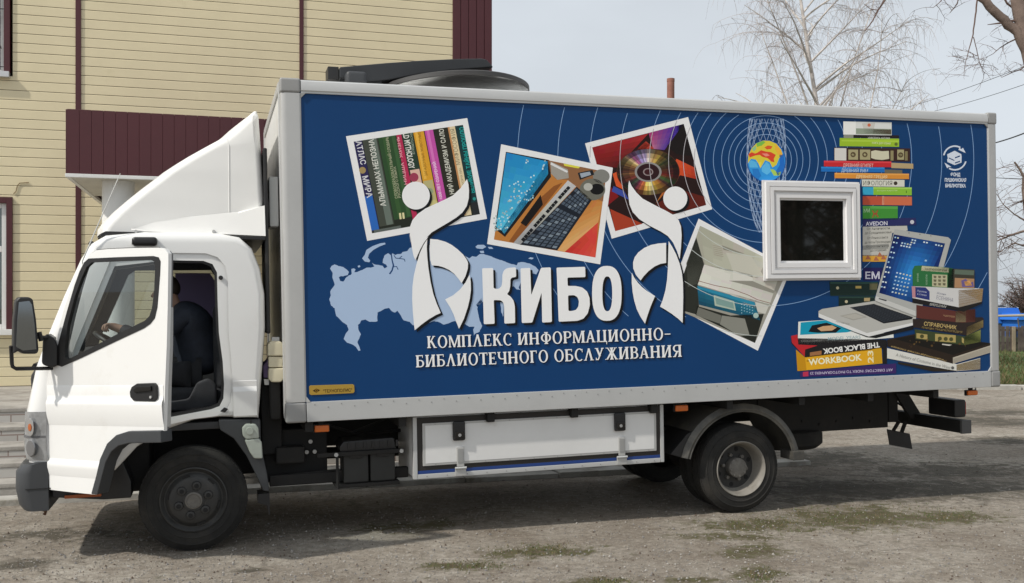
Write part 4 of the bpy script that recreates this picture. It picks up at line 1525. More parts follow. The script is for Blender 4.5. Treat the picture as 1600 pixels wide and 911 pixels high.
# bottom rail, top rail, posts (butted end to end)
rl_.box(XP0 + .001, XP1 - .001, V0, .05, BZ0, ZP0, alu_lt, .005)
for i in range(64):
    xx = XP0 + .06 + i * .0975
    if xx < XP1 - .05:
        rl_.lathe([(.0052, V0 - .0025), (.0045, V0 + .002)], (xx, ZP0 - .022 - (.022 if i % 2 else 0)), cap_grey, 8)
rail = rl_.build('bottom_rail', box)
tr_ = MB()
trp = [(V0, ZP1), (V0, ZP1 + .012), (V0 - .006, ZP1 + .02), (V0 - .006, ZP1 + .055), (V0 + .004, BZ1 - .012), (V0 + .02, BZ1), (.10, BZ1 + .004), (.10, ZP1)]
def railfn(a, b, c): return (b, a, c)
tr_.prism(trp, XP0 + .001, XP1 - .001, alu_lt, 0, fn=railfn)
tr_.build('top_rail', box, smooth=25)
for (xa, xb, nm) in ((BX0, XP0, 'front_post'), (XP1, BX1, 'rear_post')):
    po = MB()
    if nm == 'front_post':
        pp = [(xa + .045, V0), (xb - .012, V0), (xb, V0 + .006), (xb, .05), (xa + .02, .09), (xa, .09), (xa, .03), (xa + .006, .004), (xa + .02, V0 + .006)]
    else:
        pp = [(xa, .05), (xa, V0 + .006), (xa + .012, V0), (xb - .03, V0), (xb - .01, V0 + .008), (xb, .02), (xb, .09), (xb - .02, .09)]
    po.prism(pp, ZP0 + .001, ZP1 - .001, alu if nm == 'rear_post' else alu, 0, fn=lambda a, b, c: (a, c, b))
    po.build(nm, box, smooth=25)
for (xa, xb, za, zb) in ((BX0 - .003, XP0, BZ0 - .003, ZP0), (BX0 - .003, XP0, ZP1, BZ1 + .01), (XP1, BX1 + .003, BZ0 - .003, ZP0), (XP1, BX1 + .003, ZP1, BZ1 + .01)):
    cc = MB()
    cc.box(xa, xb, V0 - .003, .10, za, zb, cap_grey, .018, seg=3)
    if za > 2:
        xs = xb if xa < 2 else xa
        sg = 1 if xa < 2 else -1
        cc.prism([(xs, za), (xs + sg * .035, za + .0), (xs, za - .035)], V0 - .002, V0 + .01, cap_grey)
    else:
        xs = xb if xa < 2 else xa
        sg = 1 if xa < 2 else -1
        cc.prism([(xs, zb), (xs + sg * .03, zb), (xs, zb + .04)], V0 - .002, V0 + .01, alu_lt)
    cc.build('corner_cap', box, smooth=40)
fe = MB()
fe.box(BX0 - .006, BX0 + .03, .10, .16, BZ0 + .02, BZ1 + .0, alu_lt, .006)
fe.box(BX0 - .006, BX0 + .03, BV1 - .1, BV1, BZ0 + .02, BZ1 + .0, alu_lt, .006)
fe.box(BX0 - .008, BX0 + .03, .161, BV1 - .101, BZ1 - .07, BZ1 + .006, alu, .008)
fe.build('front_edging', box)
rd = MB()
rd.box(BX1 - .004, BX1 + .012, .10, 1.14, BZ0 + .1, BZ1 - .1, gw, .004)
rd.box(BX1 - .004, BX1 + .012, 1.16, 2.2, BZ0 + .1, BZ1 - .1, gw, .004)
rd.tube([(BX1 + .03, 1.06, BZ0 + .1), (BX1 + .03, 1.06, BZ1 - .1)], .014, alu, 8)
rd.tube([(BX1 + .03, 1.24, BZ0 + .1), (BX1 + .03, 1.24, BZ1 - .1)], .014, alu, 8)
rd.build('rear_doors', box)
rfm = MB()
rfm.box(BX0 + .01, BX1 - .01, .10, BV1 - .01, BZ1 - .02, BZ1 + .003, M('white_roof_panel', (.78, .78, .77), .45, var=.04, vs=2))
rfm.build('roof_panel', box)

# ---- satellite dish on the roof -----------------------------------------------------------------------
sd = MB()
DVc = 1.15
xm = T(704, 125, DVc)[0]
zt_ = T(715, 109.5, DVc - .70)[1] - .012
shellm = M('dish_dark_back', (.045, .043, .042), .55, var=.1, vs=5)
innerm = M('dish_grey_face', (.82, .82, .80), .5, var=.04, vs=4)
Rd = .70
tilt = math.radians(4.0)
def dish_fn(a, y, q, R=None):
    # local: a along the truck, q across, y up
    yy = y * math.cos(tilt) - q * math.sin(tilt) * 1.0
    qq = q * math.cos(tilt) + y * math.sin(tilt)
    return (xm + a, DVc + qq, zt_ + yy + a * .045)
pr_o = [(0, .05), (.2, .045), (.4, .03), (.58, .004), (.68, -.022), (Rd, -.034), (Rd, -.064), (Rd - .01, -.068)]
pr_i = [(Rd - .01, -.068), (Rd - .03, -.055), (.60, -.014), (.4, .016), (.2, .034), (0, .04)]
sd.lathe(pr_o, (0, 0), shellm, 64, fn=dish_fn)
rim_in = sd
sd.lathe(pr_i, (0, 0), innerm, 64, fn=dish_fn)
dish = sd.build('satellite_dish', truck, smooth=50, recalc=False)
am = MB()
pA = T(527, 124, .95); pT = [T(*p, .95) for p in [(527, 128), (527, 111), (560, 108), (600, 104.5), (650, 101), (700, 98.5), (745, 97.5), (753, 99), (760, 106), (764, 111), (700, 116), (650, 122), (610, 130), (570, 134)]]
am.prism(pT, .80, 1.02, M('dish_arm_grey', (.026, .028, .031), .45, var=.1, vs=6), .012)
am.build('dish_arm', dish)
ba = MB()
c = T(520, 118, .95)
ba.box(c[0] - .055, c[0] + .035, .82, 1.0, c[1] - .06, c[1] + .045, blk, .006)
c2 = T(556, 120, .75)
ba.box(c2[0] - .09, c2[0] + .08, .66, .80, c2[1] - .08, c2[1] + .03, dgrey, .03, seg=3)
ba.box(c[0] - .1, xm - .3, .9, 1.3, BZ1 + .004, BZ1 + .05, dgrey, .01)
ba.box(c[0] + .05, c[0] + .4, .85, 1.3, BZ1 + .06, c[1] - .02, dgrey, .02)
ba.build('dish_base', dish)
ln = MB()
p1 = Vector(dish_fn(.05, -.02, -.25)); 
ln.tube([dish_fn(.10, .05, .1), dish_fn(.16, -.03, -.1), dish_fn(.20, -.05, -.22), dish_fn(.25, -.10, -.24)], [.015, .02, .026, .03], blk, 8)
ln.build('feed_horn', dish)
# ------------------------------------------------------------------ printed mural
class Print:
    """flat printed shapes on the side panel, traced in photograph pixels on the panel's plane"""
    def __init__(s, base):
        s.mb = MB()
        s.y = -.0004 - base * .00012
    def up(s, k=1):
        s.y -= .00012 * k
        return s
    def tri(s, loops, m):
        loops = [[T(*p) for p in l] for l in loops]
        tris = tessellate_polygon([[Vector((p[0], p[1], 0)) for p in l] for l in loops])
        flat = [p for l in loops for p in l]
        fs = []
        for t in tris:
            a, b, c = (Vector(flat[k]) for k in t)
            if abs((b - a).cross(c - a)) < 1e-10:
                continue
            fs.append(list(t) if (b - a).cross(c - a) > 0 else list(reversed(t)))
        s.mb.add([(p[0], s.y, p[1]) for p in flat], fs, m)
    def poly(s, pts, h, holes=()):
        s.tri([pts] + list(holes), P(h) if isinstance(h, str) else h)
        return s
    def line(s, pts, w, h):
        for i in range(len(pts) - 1):
            a, b = Vector(pts[i]), Vector(pts[i + 1])
            d = b - a
            if d.length < 1e-6: continue
            n = Vector((-d.y, d.x)).normalized() * w * .5
            d = d.normalized() * w * .1
            s.tri([[a - n - d, b - n + d, b + n + d, a + n - d]], P(h))
        return s
    def disc(s, c, r, h, ry=None, n=40, rot=0, hole=None):
        def ell(k):
            o = []
            for i in range(n):
                t = 2 * math.pi * i / n
                x, y = r * k * math.cos(t), (ry or r) * k * math.sin(t)
                o.append((c[0] + x * math.cos(rot) - y * math.sin(rot), c[1] + x * math.sin(rot) + y * math.cos(rot)))
            return o
        s.tri([ell(1)] + ([ell(hole)] if hole else []), P(h))
        return s
    def text(s, txt, p0, p1, hgt, h, bold=.0, flip=False, font=None):
        """baseline from p0 to p1, capital height in pixels; flip puts the letters' tops on the other side"""
        vs, fs, w = text_mesh(txt, bold)
        a, b = Vector(p0), Vector(p1)
        ex = (b - a) / w
        d = (b - a).normalized()
        up = Vector((d.y, -d.x)) * hgt / .73
        if flip: up = -up
        pts = [a + ex * v[0] + up * v[1] for v in vs]
        L = [T(*p) for p in pts]
        good = []
        for f in fs:
            A = 0
            for i in range(len(f)):
                q, r = L[f[i]], L[f[(i + 1) % len(f)]]
                A += q[0] * r[1] - r[0] * q[1]
            good.append(f if A > 0 else list(reversed(f)))
        s.mb.add([(p[0], s.y, p[1]) for p in L], good, P(h))
        return s
    def shapes(s, polys, p0, p1, hgt, h, width):
        """glyph pieces on a unit cap height"""
        a, b = Vector(p0), Vector(p1)
        ex = (b - a) / width
        d = (b - a).normalized()
        up = Vector((d.y, -d.x)) * hgt
        m = P(h)
        y0 = s.y
        for i, pl_ in enumerate(polys):
            s.y = y0 - .00002 * (i % 4)
            s.tri([[a + ex * q[0] + up * q[1] for q in pl_]], m)
        s.y = y0
        return s
    def grad(s, quad, cols, nu=6, nv=6, step=10):
        """printed colour running between four corners"""
        q = [Vector(p) for p in quad]
        cs = [[int(h[i:i + 2], 16) for i in (0, 2, 4)] for h in cols]
        for i in range(nu):
            for j in range(nv):
                def at(u, v): return tuple((q[0] * (1 - u) + q[1] * u) * (1 - v) + (q[3] * (1 - u) + q[2] * u) * v)
                u, v = (i + .5) / nu, (j + .5) / nv
                cc = [int(round(((cs[0][k] * (1 - u) + cs[1][k] * u) * (1 - v) + (cs[3][k] * (1 - u) + cs[2][k] * u) * v) / step) * step) for k in range(3)]
                h = '%02x%02x%02x' % tuple(max(0, min(255, x)) for x in cc)
                s.tri([[at(i / nu, j / nv), at((i + 1) / nu, j / nv), at((i + 1) / nu, (j + 1) / nv), at(i / nu, (j + 1) / nv)]], P(h))
        return s
    def build(s, name, label=None):
        o = s.mb.build(name, mural, smooth=0, recalc=False)
        if label: o['label'] = label
        return o

_tc = {}
def text_mesh(txt, bold):
    key = (txt, bold)
    if key in _tc: return _tc[key]
    cu = bpy.data.curves.new('lettering', 'FONT')
    cu.body = txt
    cu.offset = bold
    cu.resolution_u = 3
    ob = bpy.data.objects.new('lettering', cu)
    col.objects.link(ob)
    bpy.context.view_layer.update()
    dg_ = bpy.context.evaluated_depsgraph_get()
    me = ob.evaluated_get(dg_).to_mesh()
    vs = [(v.co.x, v.co.y) for v in me.vertices]
    fs = [list(p.vertices) for p in me.polygons]
    ob.evaluated_get(dg_).to_mesh_clear()
    bpy.data.objects.remove(ob)
    bpy.data.curves.remove(cu)
    x0 = min(v[0] for v in vs); x1 = max(v[0] for v in vs)
    vs = [(v[0] - x0, v[1]) for v in vs]
    _tc[key] = (vs, fs, x1 - x0)
    return _tc[key]

def Z(ox, oy, sc):
    return lambda pts: [(x / sc + ox, y / sc + oy) for x, y in pts]
z2 = Z(520, 170, 1077 / 260)
z3 = Z(750, 170, 1385 / 380)
z4 = Z(500, 370, 1159 / 280)
z5 = Z(740, 380, 1518 / 350)
z7 = Z(1220, 160, 1291 / 340)
z8 = Z(1220, 340, 1226 / 350)
zD = Z(1060, 330, 729 / 180)
zG = Z(1140, 170, 575 / 120)
zE = Z(1455, 215, 759 / 75)
zA = Z(545, 195, 607 / 120)
zB = Z(640, 185, 683 / 120)

BLUE = M('mural_blue', lin('0a3c6e', 1.0), .40, spec=.22, var=.03, vs=1.5)
pan = MB()
pan.box(XP0 - .03, XP1 + .03, .0, .028, ZP0 - .03, ZP1 + .03, BLUE)
mural = pan.build('side_mural', truck, smooth=0)

WHITE = 'e4e4e4'
# --- signal rings
RINGS = [40, 49, 58, 69, 82, 96, 112, 129, 152, 182, 228, 275, 325, 388]
GC = (1196.5, 250)
def in_blue(p):
    x, z = T(*p)
    return XP0 + .005 < x < XP1 - .005 and ZP0 + .005 < z < ZP1 - .003
def rings(pr, h, w, clip=None, radii=RINGS, a0=0, a1=360):
    for r in radii:
        n = int(60 + r * .5)
        run = []
        for i in range(n + 1):
            t = math.radians(a0 + (a1 - a0) * i / n)
            p = (GC[0] + r * math.cos(t), GC[1] + r * math.sin(t))
            if in_blue(p) and (clip is None or clip(p)):
                run.append(p)
            else:
                if len(run) > 1: pr.line(run, w, h)
                run = []
        if len(run) > 1: pr.line(run, w, h)
pr = Print(0)
rings(pr, '85a6ce', .85, clip=lambda p: p[0] > 700 and p[1] < 498)
pr.build('signal_rings')

def ptin(poly):
    def f(p):
        c = False
        n = len(poly)
        for i in range(n):
            a, b = poly[i], poly[i - 1]
            if (a[1] > p[1]) != (b[1] > p[1]) and p[0] < (b[0] - a[0]) * (p[1] - a[1]) / (b[1] - a[1]) + a[0]:
                c = not c
        return c
    return f
# --- map silhouette
pr = Print(1)
mp_l = z4([(65, 205), (75, 188), (95, 178), (120, 190), (150, 195), (170, 210), (187, 228), (180, 247), (150, 256), (134, 254), (122, 262), (130, 285), (150, 290), (170, 262), (205, 240), (203, 208), (218, 204), (230, 210), (222, 230), (240, 228), (262, 218), (300, 200), (328, 200), (352, 192), (335, 168), (352, 178), (380, 182), (405, 188), (418, 205), (435, 195), (428, 180), (405, 168), (408, 145), (420, 118), (440, 106), (462, 122), (468, 106), (488, 118), (500, 112), (525, 110), (535, 98), (565, 92), (580, 72), (620, 60), (650, 40), (730, 60), (860, 95), (945, 128), (965, 140), (985, 125), (1010, 130), (1030, 113), (1060, 112), (1100, 124)])
mp_r = z5([(155, 106), (200, 120), (235, 134), (292, 150), (300, 132), (330, 128), (380, 138), (420, 160), (440, 182), (425, 212), (398, 205), (380, 215), (350, 235), (320, 262), (305, 300), (318, 318), (290, 312), (270, 290), (250, 320), (215, 330), (200, 370), (205, 430), (200, 500), (188, 470), (182, 410), (170, 380), (120, 385), (70, 390), (40, 420), (25, 440), (30, 470), (40, 520), (58, 560), (40, 600), (8, 615)])
mp_b = z4([(995, 640), (990, 600), (1000, 582), (965, 582), (940, 565), (905, 556), (870, 545), (830, 560), (800, 568), (770, 552), (738, 545), (690, 560), (640, 570), (600, 572), (580, 550), (540, 540), (520, 505), (500, 478), (485, 490), (465, 482), (446, 460), (420, 465), (395, 480), (372, 490), (370, 515), (372, 546), (345, 550), (322, 550), (295, 535), (268, 540), (258, 560), (245, 570), (248, 598), (264, 632), (255, 655), (242, 682), (255, 712), (262, 735), (250, 738), (232, 712), (205, 695), (175, 685), (153, 660), (165, 630), (185, 602), (175, 570), (150, 555), (125, 530), (105, 512), (95, 462), (72, 445), (60, 402), (70, 378), (66, 355), (95, 310), (80, 262), (82, 235)])
rj = random.Random(21)
def coast(pts):
    out = []
    for i in range(len(pts)):
        p, q = Vector(pts[i]), Vector(pts[(i + 1) % len(pts)])
        n = max(1, int((q - p).length / 2.2))
        for k in range(n):
            out.append(tuple(p.lerp(q, k / n) + Vector((rj.uniform(-.4, .4), rj.uniform(-.4, .4))) * (1 if k else 0)))
    return out
pr.poly(coast(mp_l + mp_r + mp_b), 'a3b8d4')
pr.poly(z4([(272, 140), (290, 115), (300, 85), (340, 60), (390, 42), (420, 38), (424, 48), (385, 62), (345, 85), (318, 110), (310, 135), (325, 155), (318, 165), (290, 160)]), 'a3b8d4')
for e in ([(242, 190), (255, 183), (262, 192), (250, 200)], [(1005, 65), (1020, 52), (1060, 52), (1075, 65), (1050, 80), (1015, 75)], [(1085, 65), (1110, 66), (1122, 78), (1095, 78)], [(1032, 92), (1058, 90), (1062, 105), (1040, 106)], [(600, 45), (640, 20), (650, 40), (615, 60)]):
    pr.poly(z4(e), 'a3b8d4')
pr.poly(z5([(370, 105), (385, 95), (408, 100), (395, 110)]), 'a3b8d4')
pr.poly(z4([(1010, 440), (1045, 395), (1052, 440), (1050, 470), (1025, 465)]), '0a3c6e')
pr.up()
pr.poly(z4([(445, 240), (462, 215), (470, 185), (462, 150), (458, 118), (466, 118), (470, 150), (480, 185), (470, 220), (455, 242)]), '0a3c6e')
pr.line(z4([(472, 195), (495, 192), (505, 212)]), 1.2, '0a3c6e')
pr.line(z4([(478, 120), (490, 138), (512, 140), (530, 125)]), 1.2, '0a3c6e')
pr.line(z4([(512, 140), (545, 145), (550, 160)]), 1.2, '0a3c6e')
pr.build('country_map')

def photo(pr, outer, inner, bg):
    pr.poly(outer, WHITE)
    pr.up()
    pr.poly(inner, bg)
    pr.up()
def quad_map(q):
    A, B, C_, D_ = (Vector(p) for p in q)
    def f(u, v):
        return tuple((A * (1 - u) + B * u) * (1 - v) + (D_ * (1 - u) + C_ * u) * v)
    return f
# --- photo of book spines
pr = Print(4)
inn = z2([(135, 213), (842, 104), (952, 682), (254, 806)])
photo(pr, z2([(85, 178), (870, 60), (998, 712), (222, 855)]), inn, '23271f')
q = quad_map(inn)
def strip(u0, u1, v0, v1, h, k=0.0):
    pr.poly([q(u0, v0), q(u1, v0), q(u1 + k, v1), q(u0 + k, v1)], h)
strip(.0, .075, 0, .98, '2a2650')
strip(.08, .215, 0, .945, '41463d')
strip(.222, .385, 0, .90, '2c4a2a')
strip(.39, .435, 0, .985, 'b02a50')
strip(.44, .54, 0, .97, '243a2c')
strip(.545, .64, 0, .99, 'd39a2c')
strip(.648, .725, 0, .985, 'bd4fa0')
strip(.733, .855, 0, .96, '2a2a20')
strip(.86, .925, 0, .99, 'd9c8a2')
strip(.93, 1.0, 0, .86, '14363a')
pr.up()
strip(.0, .07, .60, .97, '2a64b4')
strip(.145, .205, 0, .94, '646f66')
strip(.345, .375, 0, .89, '3a5c36')
strip(.262, .30, .0, .89, '36562f')
strip(.45, .535, .40, .60, 'd8b2a0')
strip(.55, .635, .54, .99, 'b3ab78')
strip(.665, .69, 0, .98, 'd070b4')
strip(.86, .875, 0, .98, 'c08a58')
strip(.56, .585, 0, .52, 'e2b048')
strip(.02, .27, .97, 1.0, '59605c')
strip(.94, 1.0, .86, .995, '24282a')
pr.up()
pr.disc(z2([(192, 398)])[0], 5.2, 'a08a5a')
pr.disc(zA([(515, 415)])[0], 7, '9a3a52')
pr.disc(q(.59, .66), 5, '8a9a7a'); pr.disc(q(.605, .8), 6, 'c8be80'); pr.disc(q(.58, .9), 4, '7f8c6a')
pr.text('АТЛАС', *zA([(55, 132), (95, 318)]), 8.6, 'd6d6da', .02)
pr.text('МИРА', *zA([(105, 410), (145, 580)]), 9, 'd6d6da', .02)
pr.text('АЛЬМАНАХ НЕПОЗНА', *zA([(295, 640), (195, 112)]), 8.5, 'd8d8cf', .015)
pr.text('СЛОВООБРАЗОВАТЕЛЬНЫЙ СЛОВАРЬ', *zA([(388, 580), (312, 95)]), 4.4, 'b9b99a')
pr.text('РУССКОГО ЯЗЫКА', *zA([(412, 575), (370, 330)]), 4.0, 'b9b99a')
pr.text('II', *zA([(402, 745), (442, 740)]), 9.5, 'd8cf9f', .03)
pr.text('НИЦША · ЖИЗНЬ', *zA([(462, 470), (398, 90)]), 4.4, 'e8a9b0', .01)
pr.text('LD MYTHOLOGY', *zA([(428, 70), (478, 350)]), 9, 'd8d8d0', .03)
pr.text('ENCYCLOPEDIA OF', *zA([(484, 70), (505, 235)]), 3.6, 'a8b8a8')
pr.text('ЗАГАДОЧНЫЕ ЖИВОТНЫЕ', *zB([(160, 510), (95, 120)]), 4.4, '8a6420')
pr.text('1000 ЛЕТ ОЗАРЕНИЙ', *zB([(290, 710), (232, 385)]), 4.8, 'f0cfe4', .01)
pr.text('НИЙ АКАДЕМИЗМ И САЛО', *zB([(398, 670), (300, 92)]), 7.2, 'd6d6c8', .015)
pr.text('МИФОСОФИЯ', *zB([(450, 410), (398, 92)]), 6.6, '8f8468')
pr.text('ТЫСЯЧА ЛИЦ', *zB([(488, 605), (455, 440)]), 3.2, '8f8468')
pr.text('ВЕЛИКИЕ ТАЙНЫ ПРОШЛО', *zB([(580, 660), (478, 75)]), 6.6, '1c9c98', .025)
pr.disc(zB([(575, 715)])[0], 2.5, '2c8c88')
pr.build('book_spines_photo')

# --- photo of a compact disc
pr = Print(4)
photo(pr, z3([(598, 197), (1185, 47), (1322, 572), (750, 740)]), z3([(638, 220), (1160, 86), (1288, 548), (770, 697)]), '23100e')
pr.grad(z3([(638, 220), (960, 140), (780, 335), (668, 330)]), ('8c1a1c', 'a82a2c', '4c1010', '7a1818'), 8, 5, 8)
pr.grad(z3([(960, 138), (1160, 86), (1050, 235), (985, 228)]), ('a83068', '3430a0', '503090', 'b87888'), 7, 4, 8)
pr.poly(z3([(1105, 100), (1160, 86), (1210, 270), (1120, 260), (1060, 210)]), '17100f')
pr.grad(z3([(1118, 285), (1222, 335), (1230, 400), (1140, 378)]), ('d85a2c', 'b83a1c', 'a02c18', 'c84820'), 4, 4, 8)
pr.grad(z3([(1118, 285), (1140, 378), (1000, 540), (1060, 440)]), ('d45428', 'c84820', 'a8702c', 'b84a20'), 4, 6, 8)
pr.poly(z3([(700, 390), (790, 500), (735, 545), (728, 560), (705, 440)]), '7c1418')
pr.poly(z3([(740, 570), (850, 620), (925, 655), (770, 697)]), 'a23a20')
pr.poly(z3([(1000, 545), (1140, 460), (1275, 500), (1288, 548), (1090, 600)]), '5c1c10')
pr.up()
pr.poly(z3([(760, 440), (820, 470), (850, 520), (750, 470)]), '3a4a9a')
pr.poly(z3([(815, 310), (935, 190), (965, 205), (850, 330)]), '4a1412')
pr.poly(z3([(900, 225), (945, 185), (990, 225), (960, 250)]), 'a8382a')
pr.poly(z3([(755, 370), (800, 350), (815, 460), (775, 440)]), 'd05428')
cdc = z3([(957, 360)])[0]
rx, ry, ro = 52 * .95, 36.5, math.radians(0)
pr.disc(cdc, rx, '4a2a20', ry, 48)
pr.up()
KEY = [(-100, 'b0a0c0'), (-90, 'dccbb4'), (-78, 'c0a060'), (-66, 'b89848'), (-54, '70582c'), (-40, '33361f'), (-25, '3c2a1c'), (-8, '5a2a1e'), (10, '6a2018'), (28, '3c5a2c'), (42, '54302a'), (56, '9c6a2c'), (68, 'dcb048'), (80, 'f0dc98'), (92, 'e8c060'), (104, 'c87038'), (118, '6a2440'), (134, '2c4c34'), (150, '6a2a24'), (168, '8a5a34'), (186, '4c2c22'), (204, '8a6a3c'), (218, 'cdb878'), (232, '9c5080'), (246, '9488b8'), (260, 'b0a0c0')]
def keycol(a):
    for i in range(len(KEY) - 1):
        if KEY[i][0] <= a <= KEY[i + 1][0]:
            t = (a - KEY[i][0]) / (KEY[i + 1][0] - KEY[i][0])
            A, B = KEY[i][1], KEY[i + 1][1]
            return [int(A[k:k + 2], 16) * (1 - t) + int(B[k:k + 2], 16) * t for k in (0, 2, 4)]
    return [80, 50, 40]
rcd = random.Random(11)
for k in range(90):
    a = -100 + k * 4
    cc = keycol(a)
    jit = rcd.uniform(.78, 1.22)
    for (f0, f1, m_) in ((.36, .60, 1.0), (.60, .80, .80), (.80, .98, .48)):
        t0, t1 = math.radians(a), math.radians(a + 4)
        h = '%02x%02x%02x' % tuple(int(max(0, min(250, round(x * jit * m_ / 12) * 12))) for x in cc)
        pr.poly([(cdc[0] + f0 * rx * math.cos(t0), cdc[1] + f0 * ry * math.sin(t0)), (cdc[0] + f1 * rx * math.cos(t0), cdc[1] + f1 * ry * math.sin(t0)),
                 (cdc[0] + f1 * rx * math.cos(t1), cdc[1] + f1 * ry * math.sin(t1)), (cdc[0] + f0 * rx * math.cos(t1), cdc[1] + f0 * ry * math.sin(t1))], h)
pr.up().disc(cdc, 21, '8d8a88', 15.5)
pr.up().disc(cdc, 17.5, '2c1216', 13)
pr.up().disc(cdc, 8, '8f8080', 6)
pr.up().disc(cdc, 6, '3c181c', 4.4)
pr.up()
cdq = ptin(z3([(598, 197), (1185, 47), (1322, 572), (750, 740)]))
rings(pr, 'b9b4b8', .9, clip=lambda p: cdq(p))
pr.build('compact_disc_photo')

# --- photo of a computer desk
pr = Print(12)
photo(pr, z3([(120, 202), (756, 336), (684, 886), (40, 770)]), z3([(147, 245), (720, 360), (657, 847), (79, 745)]), 'b87838')
pr.poly(z3([(147, 245), (394, 292), (404, 388), (142, 730), (84, 684)]), '16181c')
pr.grad(z3([(440, 806), (636, 522), (697, 530), (672, 646)]), ('d8a468', 'b87434', 'c08040', 'd09a5c'), 6, 4, 8)
pr.poly(z3([(440, 806), (672, 646), (482, 815)]), 'd8a468')
pr.poly(z3([(385, 293), (720, 360), (700, 528), (600, 490), (545, 440), (500, 405), (430, 400), (398, 360)]), '8c6240')
pr.poly(z3([(165, 755), (330, 520), (352, 500), (420, 440), (470, 420), (200, 765)]), '8a5224')
pr.up()
pr.grad(z3([(151, 250), (385, 300), (136, 705), (92, 672)]), ('1c80bc', '1f8cc4', '5cc0dc', '4cb4d4'), 6, 12, 8)
pr.poly(z3([(385, 299), (388, 372), (138, 712), (120, 692), (250, 500)]), '2a98cc')
pr.grad(z3([(385, 299), (388, 372), (138, 710), (132, 700)]), ('1f8cc4', '2a96c8', '4cb4d4', '5cc0dc'), 3, 8, 8)
pr.poly(z3([(230, 650), (345, 490), (358, 545), (262, 670)]), '14100f')
pr.grad(z3([(190, 764), (500, 408), (547, 442), (232, 775)]), ('a4a4a0', 'c8c8c4', 'bcbcb6', '94948e'), 6, 2, 8)
pr.poly(z3([(228, 774), (550, 444), (636, 520), (440, 806)]), '171e28')
pr.grad(z3([(482, 815), (672, 646), (664, 760), (657, 847)]), ('b82c24', 'd44a3c', 'cc3c30', 'e05a48'), 5, 5, 8)
pr.poly(z3([(400, 300), (500, 345), (505, 395), (440, 405), (405, 370)]), '9a958c')
pr.disc(z3([(640, 460)])[0], 20, '6a6a60', 17)
pr.disc(z3([(690, 385)])[0], 13, '7e7e78', 11)
pr.up()
pr.poly(z3([(475, 312), (570, 330), (560, 340), (480, 325)]), 'd8d048')
pr.poly(z3([(405, 305), (500, 355), (495, 365), (400, 318)]), 'd8d8d8')
pr.poly(z3([(556, 365), (640, 348), (650, 375), (568, 405)]), '1a1d22')
pr.disc(z3([(665, 458)])[0], 11, '0e0f10', 8.5)
pr.up()
pr.poly(z3([(568, 368), (625, 358), (632, 376), (576, 394)]), '9aa4b0')
pr.disc(z3([(615, 445)])[0], 7, 'b0b0a8', 6)
kq = quad_map(z3([(240, 765), (548, 450), (622, 520), (436, 798)]))
for i in range(17):
    for j in range(6):
        if j == 0 and i % 4 == 3: continue
        if i == 11 or (j == 0): pass
        u0, v0 = (i + .12) / 17, (j + .12) / 6
        if i in (11,): continue
        pr.poly([kq(u0, v0), kq(u0 + .045, v0), kq(u0 + .045, v0 + .125), kq(u0, v0 + .125)], '4a5664' if (i * 7 + j * 3) % 5 else '76838f')
for a in range(4):
    c0_ = (232 + a * 70, 745 - a * 80)
    for b_ in range(4):
        cx_, cy_ = c0_[0] + b_ * 15, c0_[1] - b_ * 17
        pr.poly(z3([(cx_, cy_), (cx_ + 14, cy_ - 15), (cx_ + 28, cy_ - 4), (cx_ + 14, cy_ + 12)]), '14161a')
rk = random.Random(3)
for (ax, ay, n, sx, sy) in ((230, 470, 46, 75, 70), (120, 640, 34, 45, 50), (270, 290, 4, 12, 8), (360, 320, 5, 10, 25)):
    for i in range(n):
        x = ax + rk.uniform(-sx, sx); y = ay + rk.uniform(-sy, sy) - (x - ax) * .5
        pr.poly(z3([(x, y), (x + 8, y + 2), (x + 6, y + 10), (x - 2, y + 8)]), rk.choice(['c8e4ec', 'a8d4e4', '9cb0b0']))
pr.build('computer_desk_photo')

# --- photo of an office printer
pr = Print(4)
dq = [(1091.5, 341.5), (1236, 420), (1184, 548), (1040, 471.5)]
photo(pr, dq, zD([(137, 92), (690, 372), (484, 834), (-40, 610)]), '9a978c')
pr.poly(zD([(137, 92), (112, 165), (162, 340), (120, 480), (130, 600), (118, 655), (-40, 610)]), '2a2c26')
pr.poly(zD([(112, 165), (162, 335), (118, 460), (60, 480), (50, 330)]), '4a4c44')
pr.grad(zD([(137, 92), (560, 300), (500, 425), (166, 340)]), ('a4a290', 'bab8aa', 'c2c0b2', 'b0ae9e'), 6, 4, 6)
pr.poly(zD([(137, 92), (168, 341), (112, 165)]), 'a8a696')
pr.poly(zD([(560, 300), (690, 372), (660, 440), (560, 420)]), 'b4b2a6')
pr.grad(zD([(162, 338), (630, 430), (575, 600), (122, 464)]), ('d8d6cc', 'b6b4a8', 'c8c6bc', 'dad8d0'), 7, 5, 6)
pr.poly(zD([(300, 510), (576, 590), (550, 650), (510, 640)]), 'c6c4ba')
pr.grad(zD([(118, 470), (484, 574), (516, 690), (130, 592)]), ('1c6c88', '2a86a2', '17586e', '10465a'), 8, 5, 6)
pr.poly(zD([(118, 600), (330, 660), (540, 650), (484, 834), (108, 655)]), '23251f')
pr.up()
pr.poly(zD([(118, 475), (230, 504), (478, 575), (490, 600), (125, 490)]), '2a86a4')
pr.poly(zD([(222, 530), (352, 570), (364, 630), (230, 598)]), 'a9b8a8')
pr.poly(zD([(125, 608), (272, 660), (262, 712), (112, 660)]), '6f6f66')
pr.poly(zD([(275, 660), (420, 680), (450, 785), (385, 790), (262, 715)]), '85857c')
pr.poly(zD([(300, 262), (460, 285), (540, 412), (470, 420), (345, 375)]), 'c0beb0')
pr.poly(zD([(345, 375), (470, 405), (470, 440), (345, 438)]), 'd2d0c6')
pr.poly(zD([(275, 215), (420, 270), (400, 268), (285, 245)]), '8a887a')
pr.poly(zD([(318, 440), (470, 442), (612, 505), (600, 520), (440, 470)]), '8d8b80')
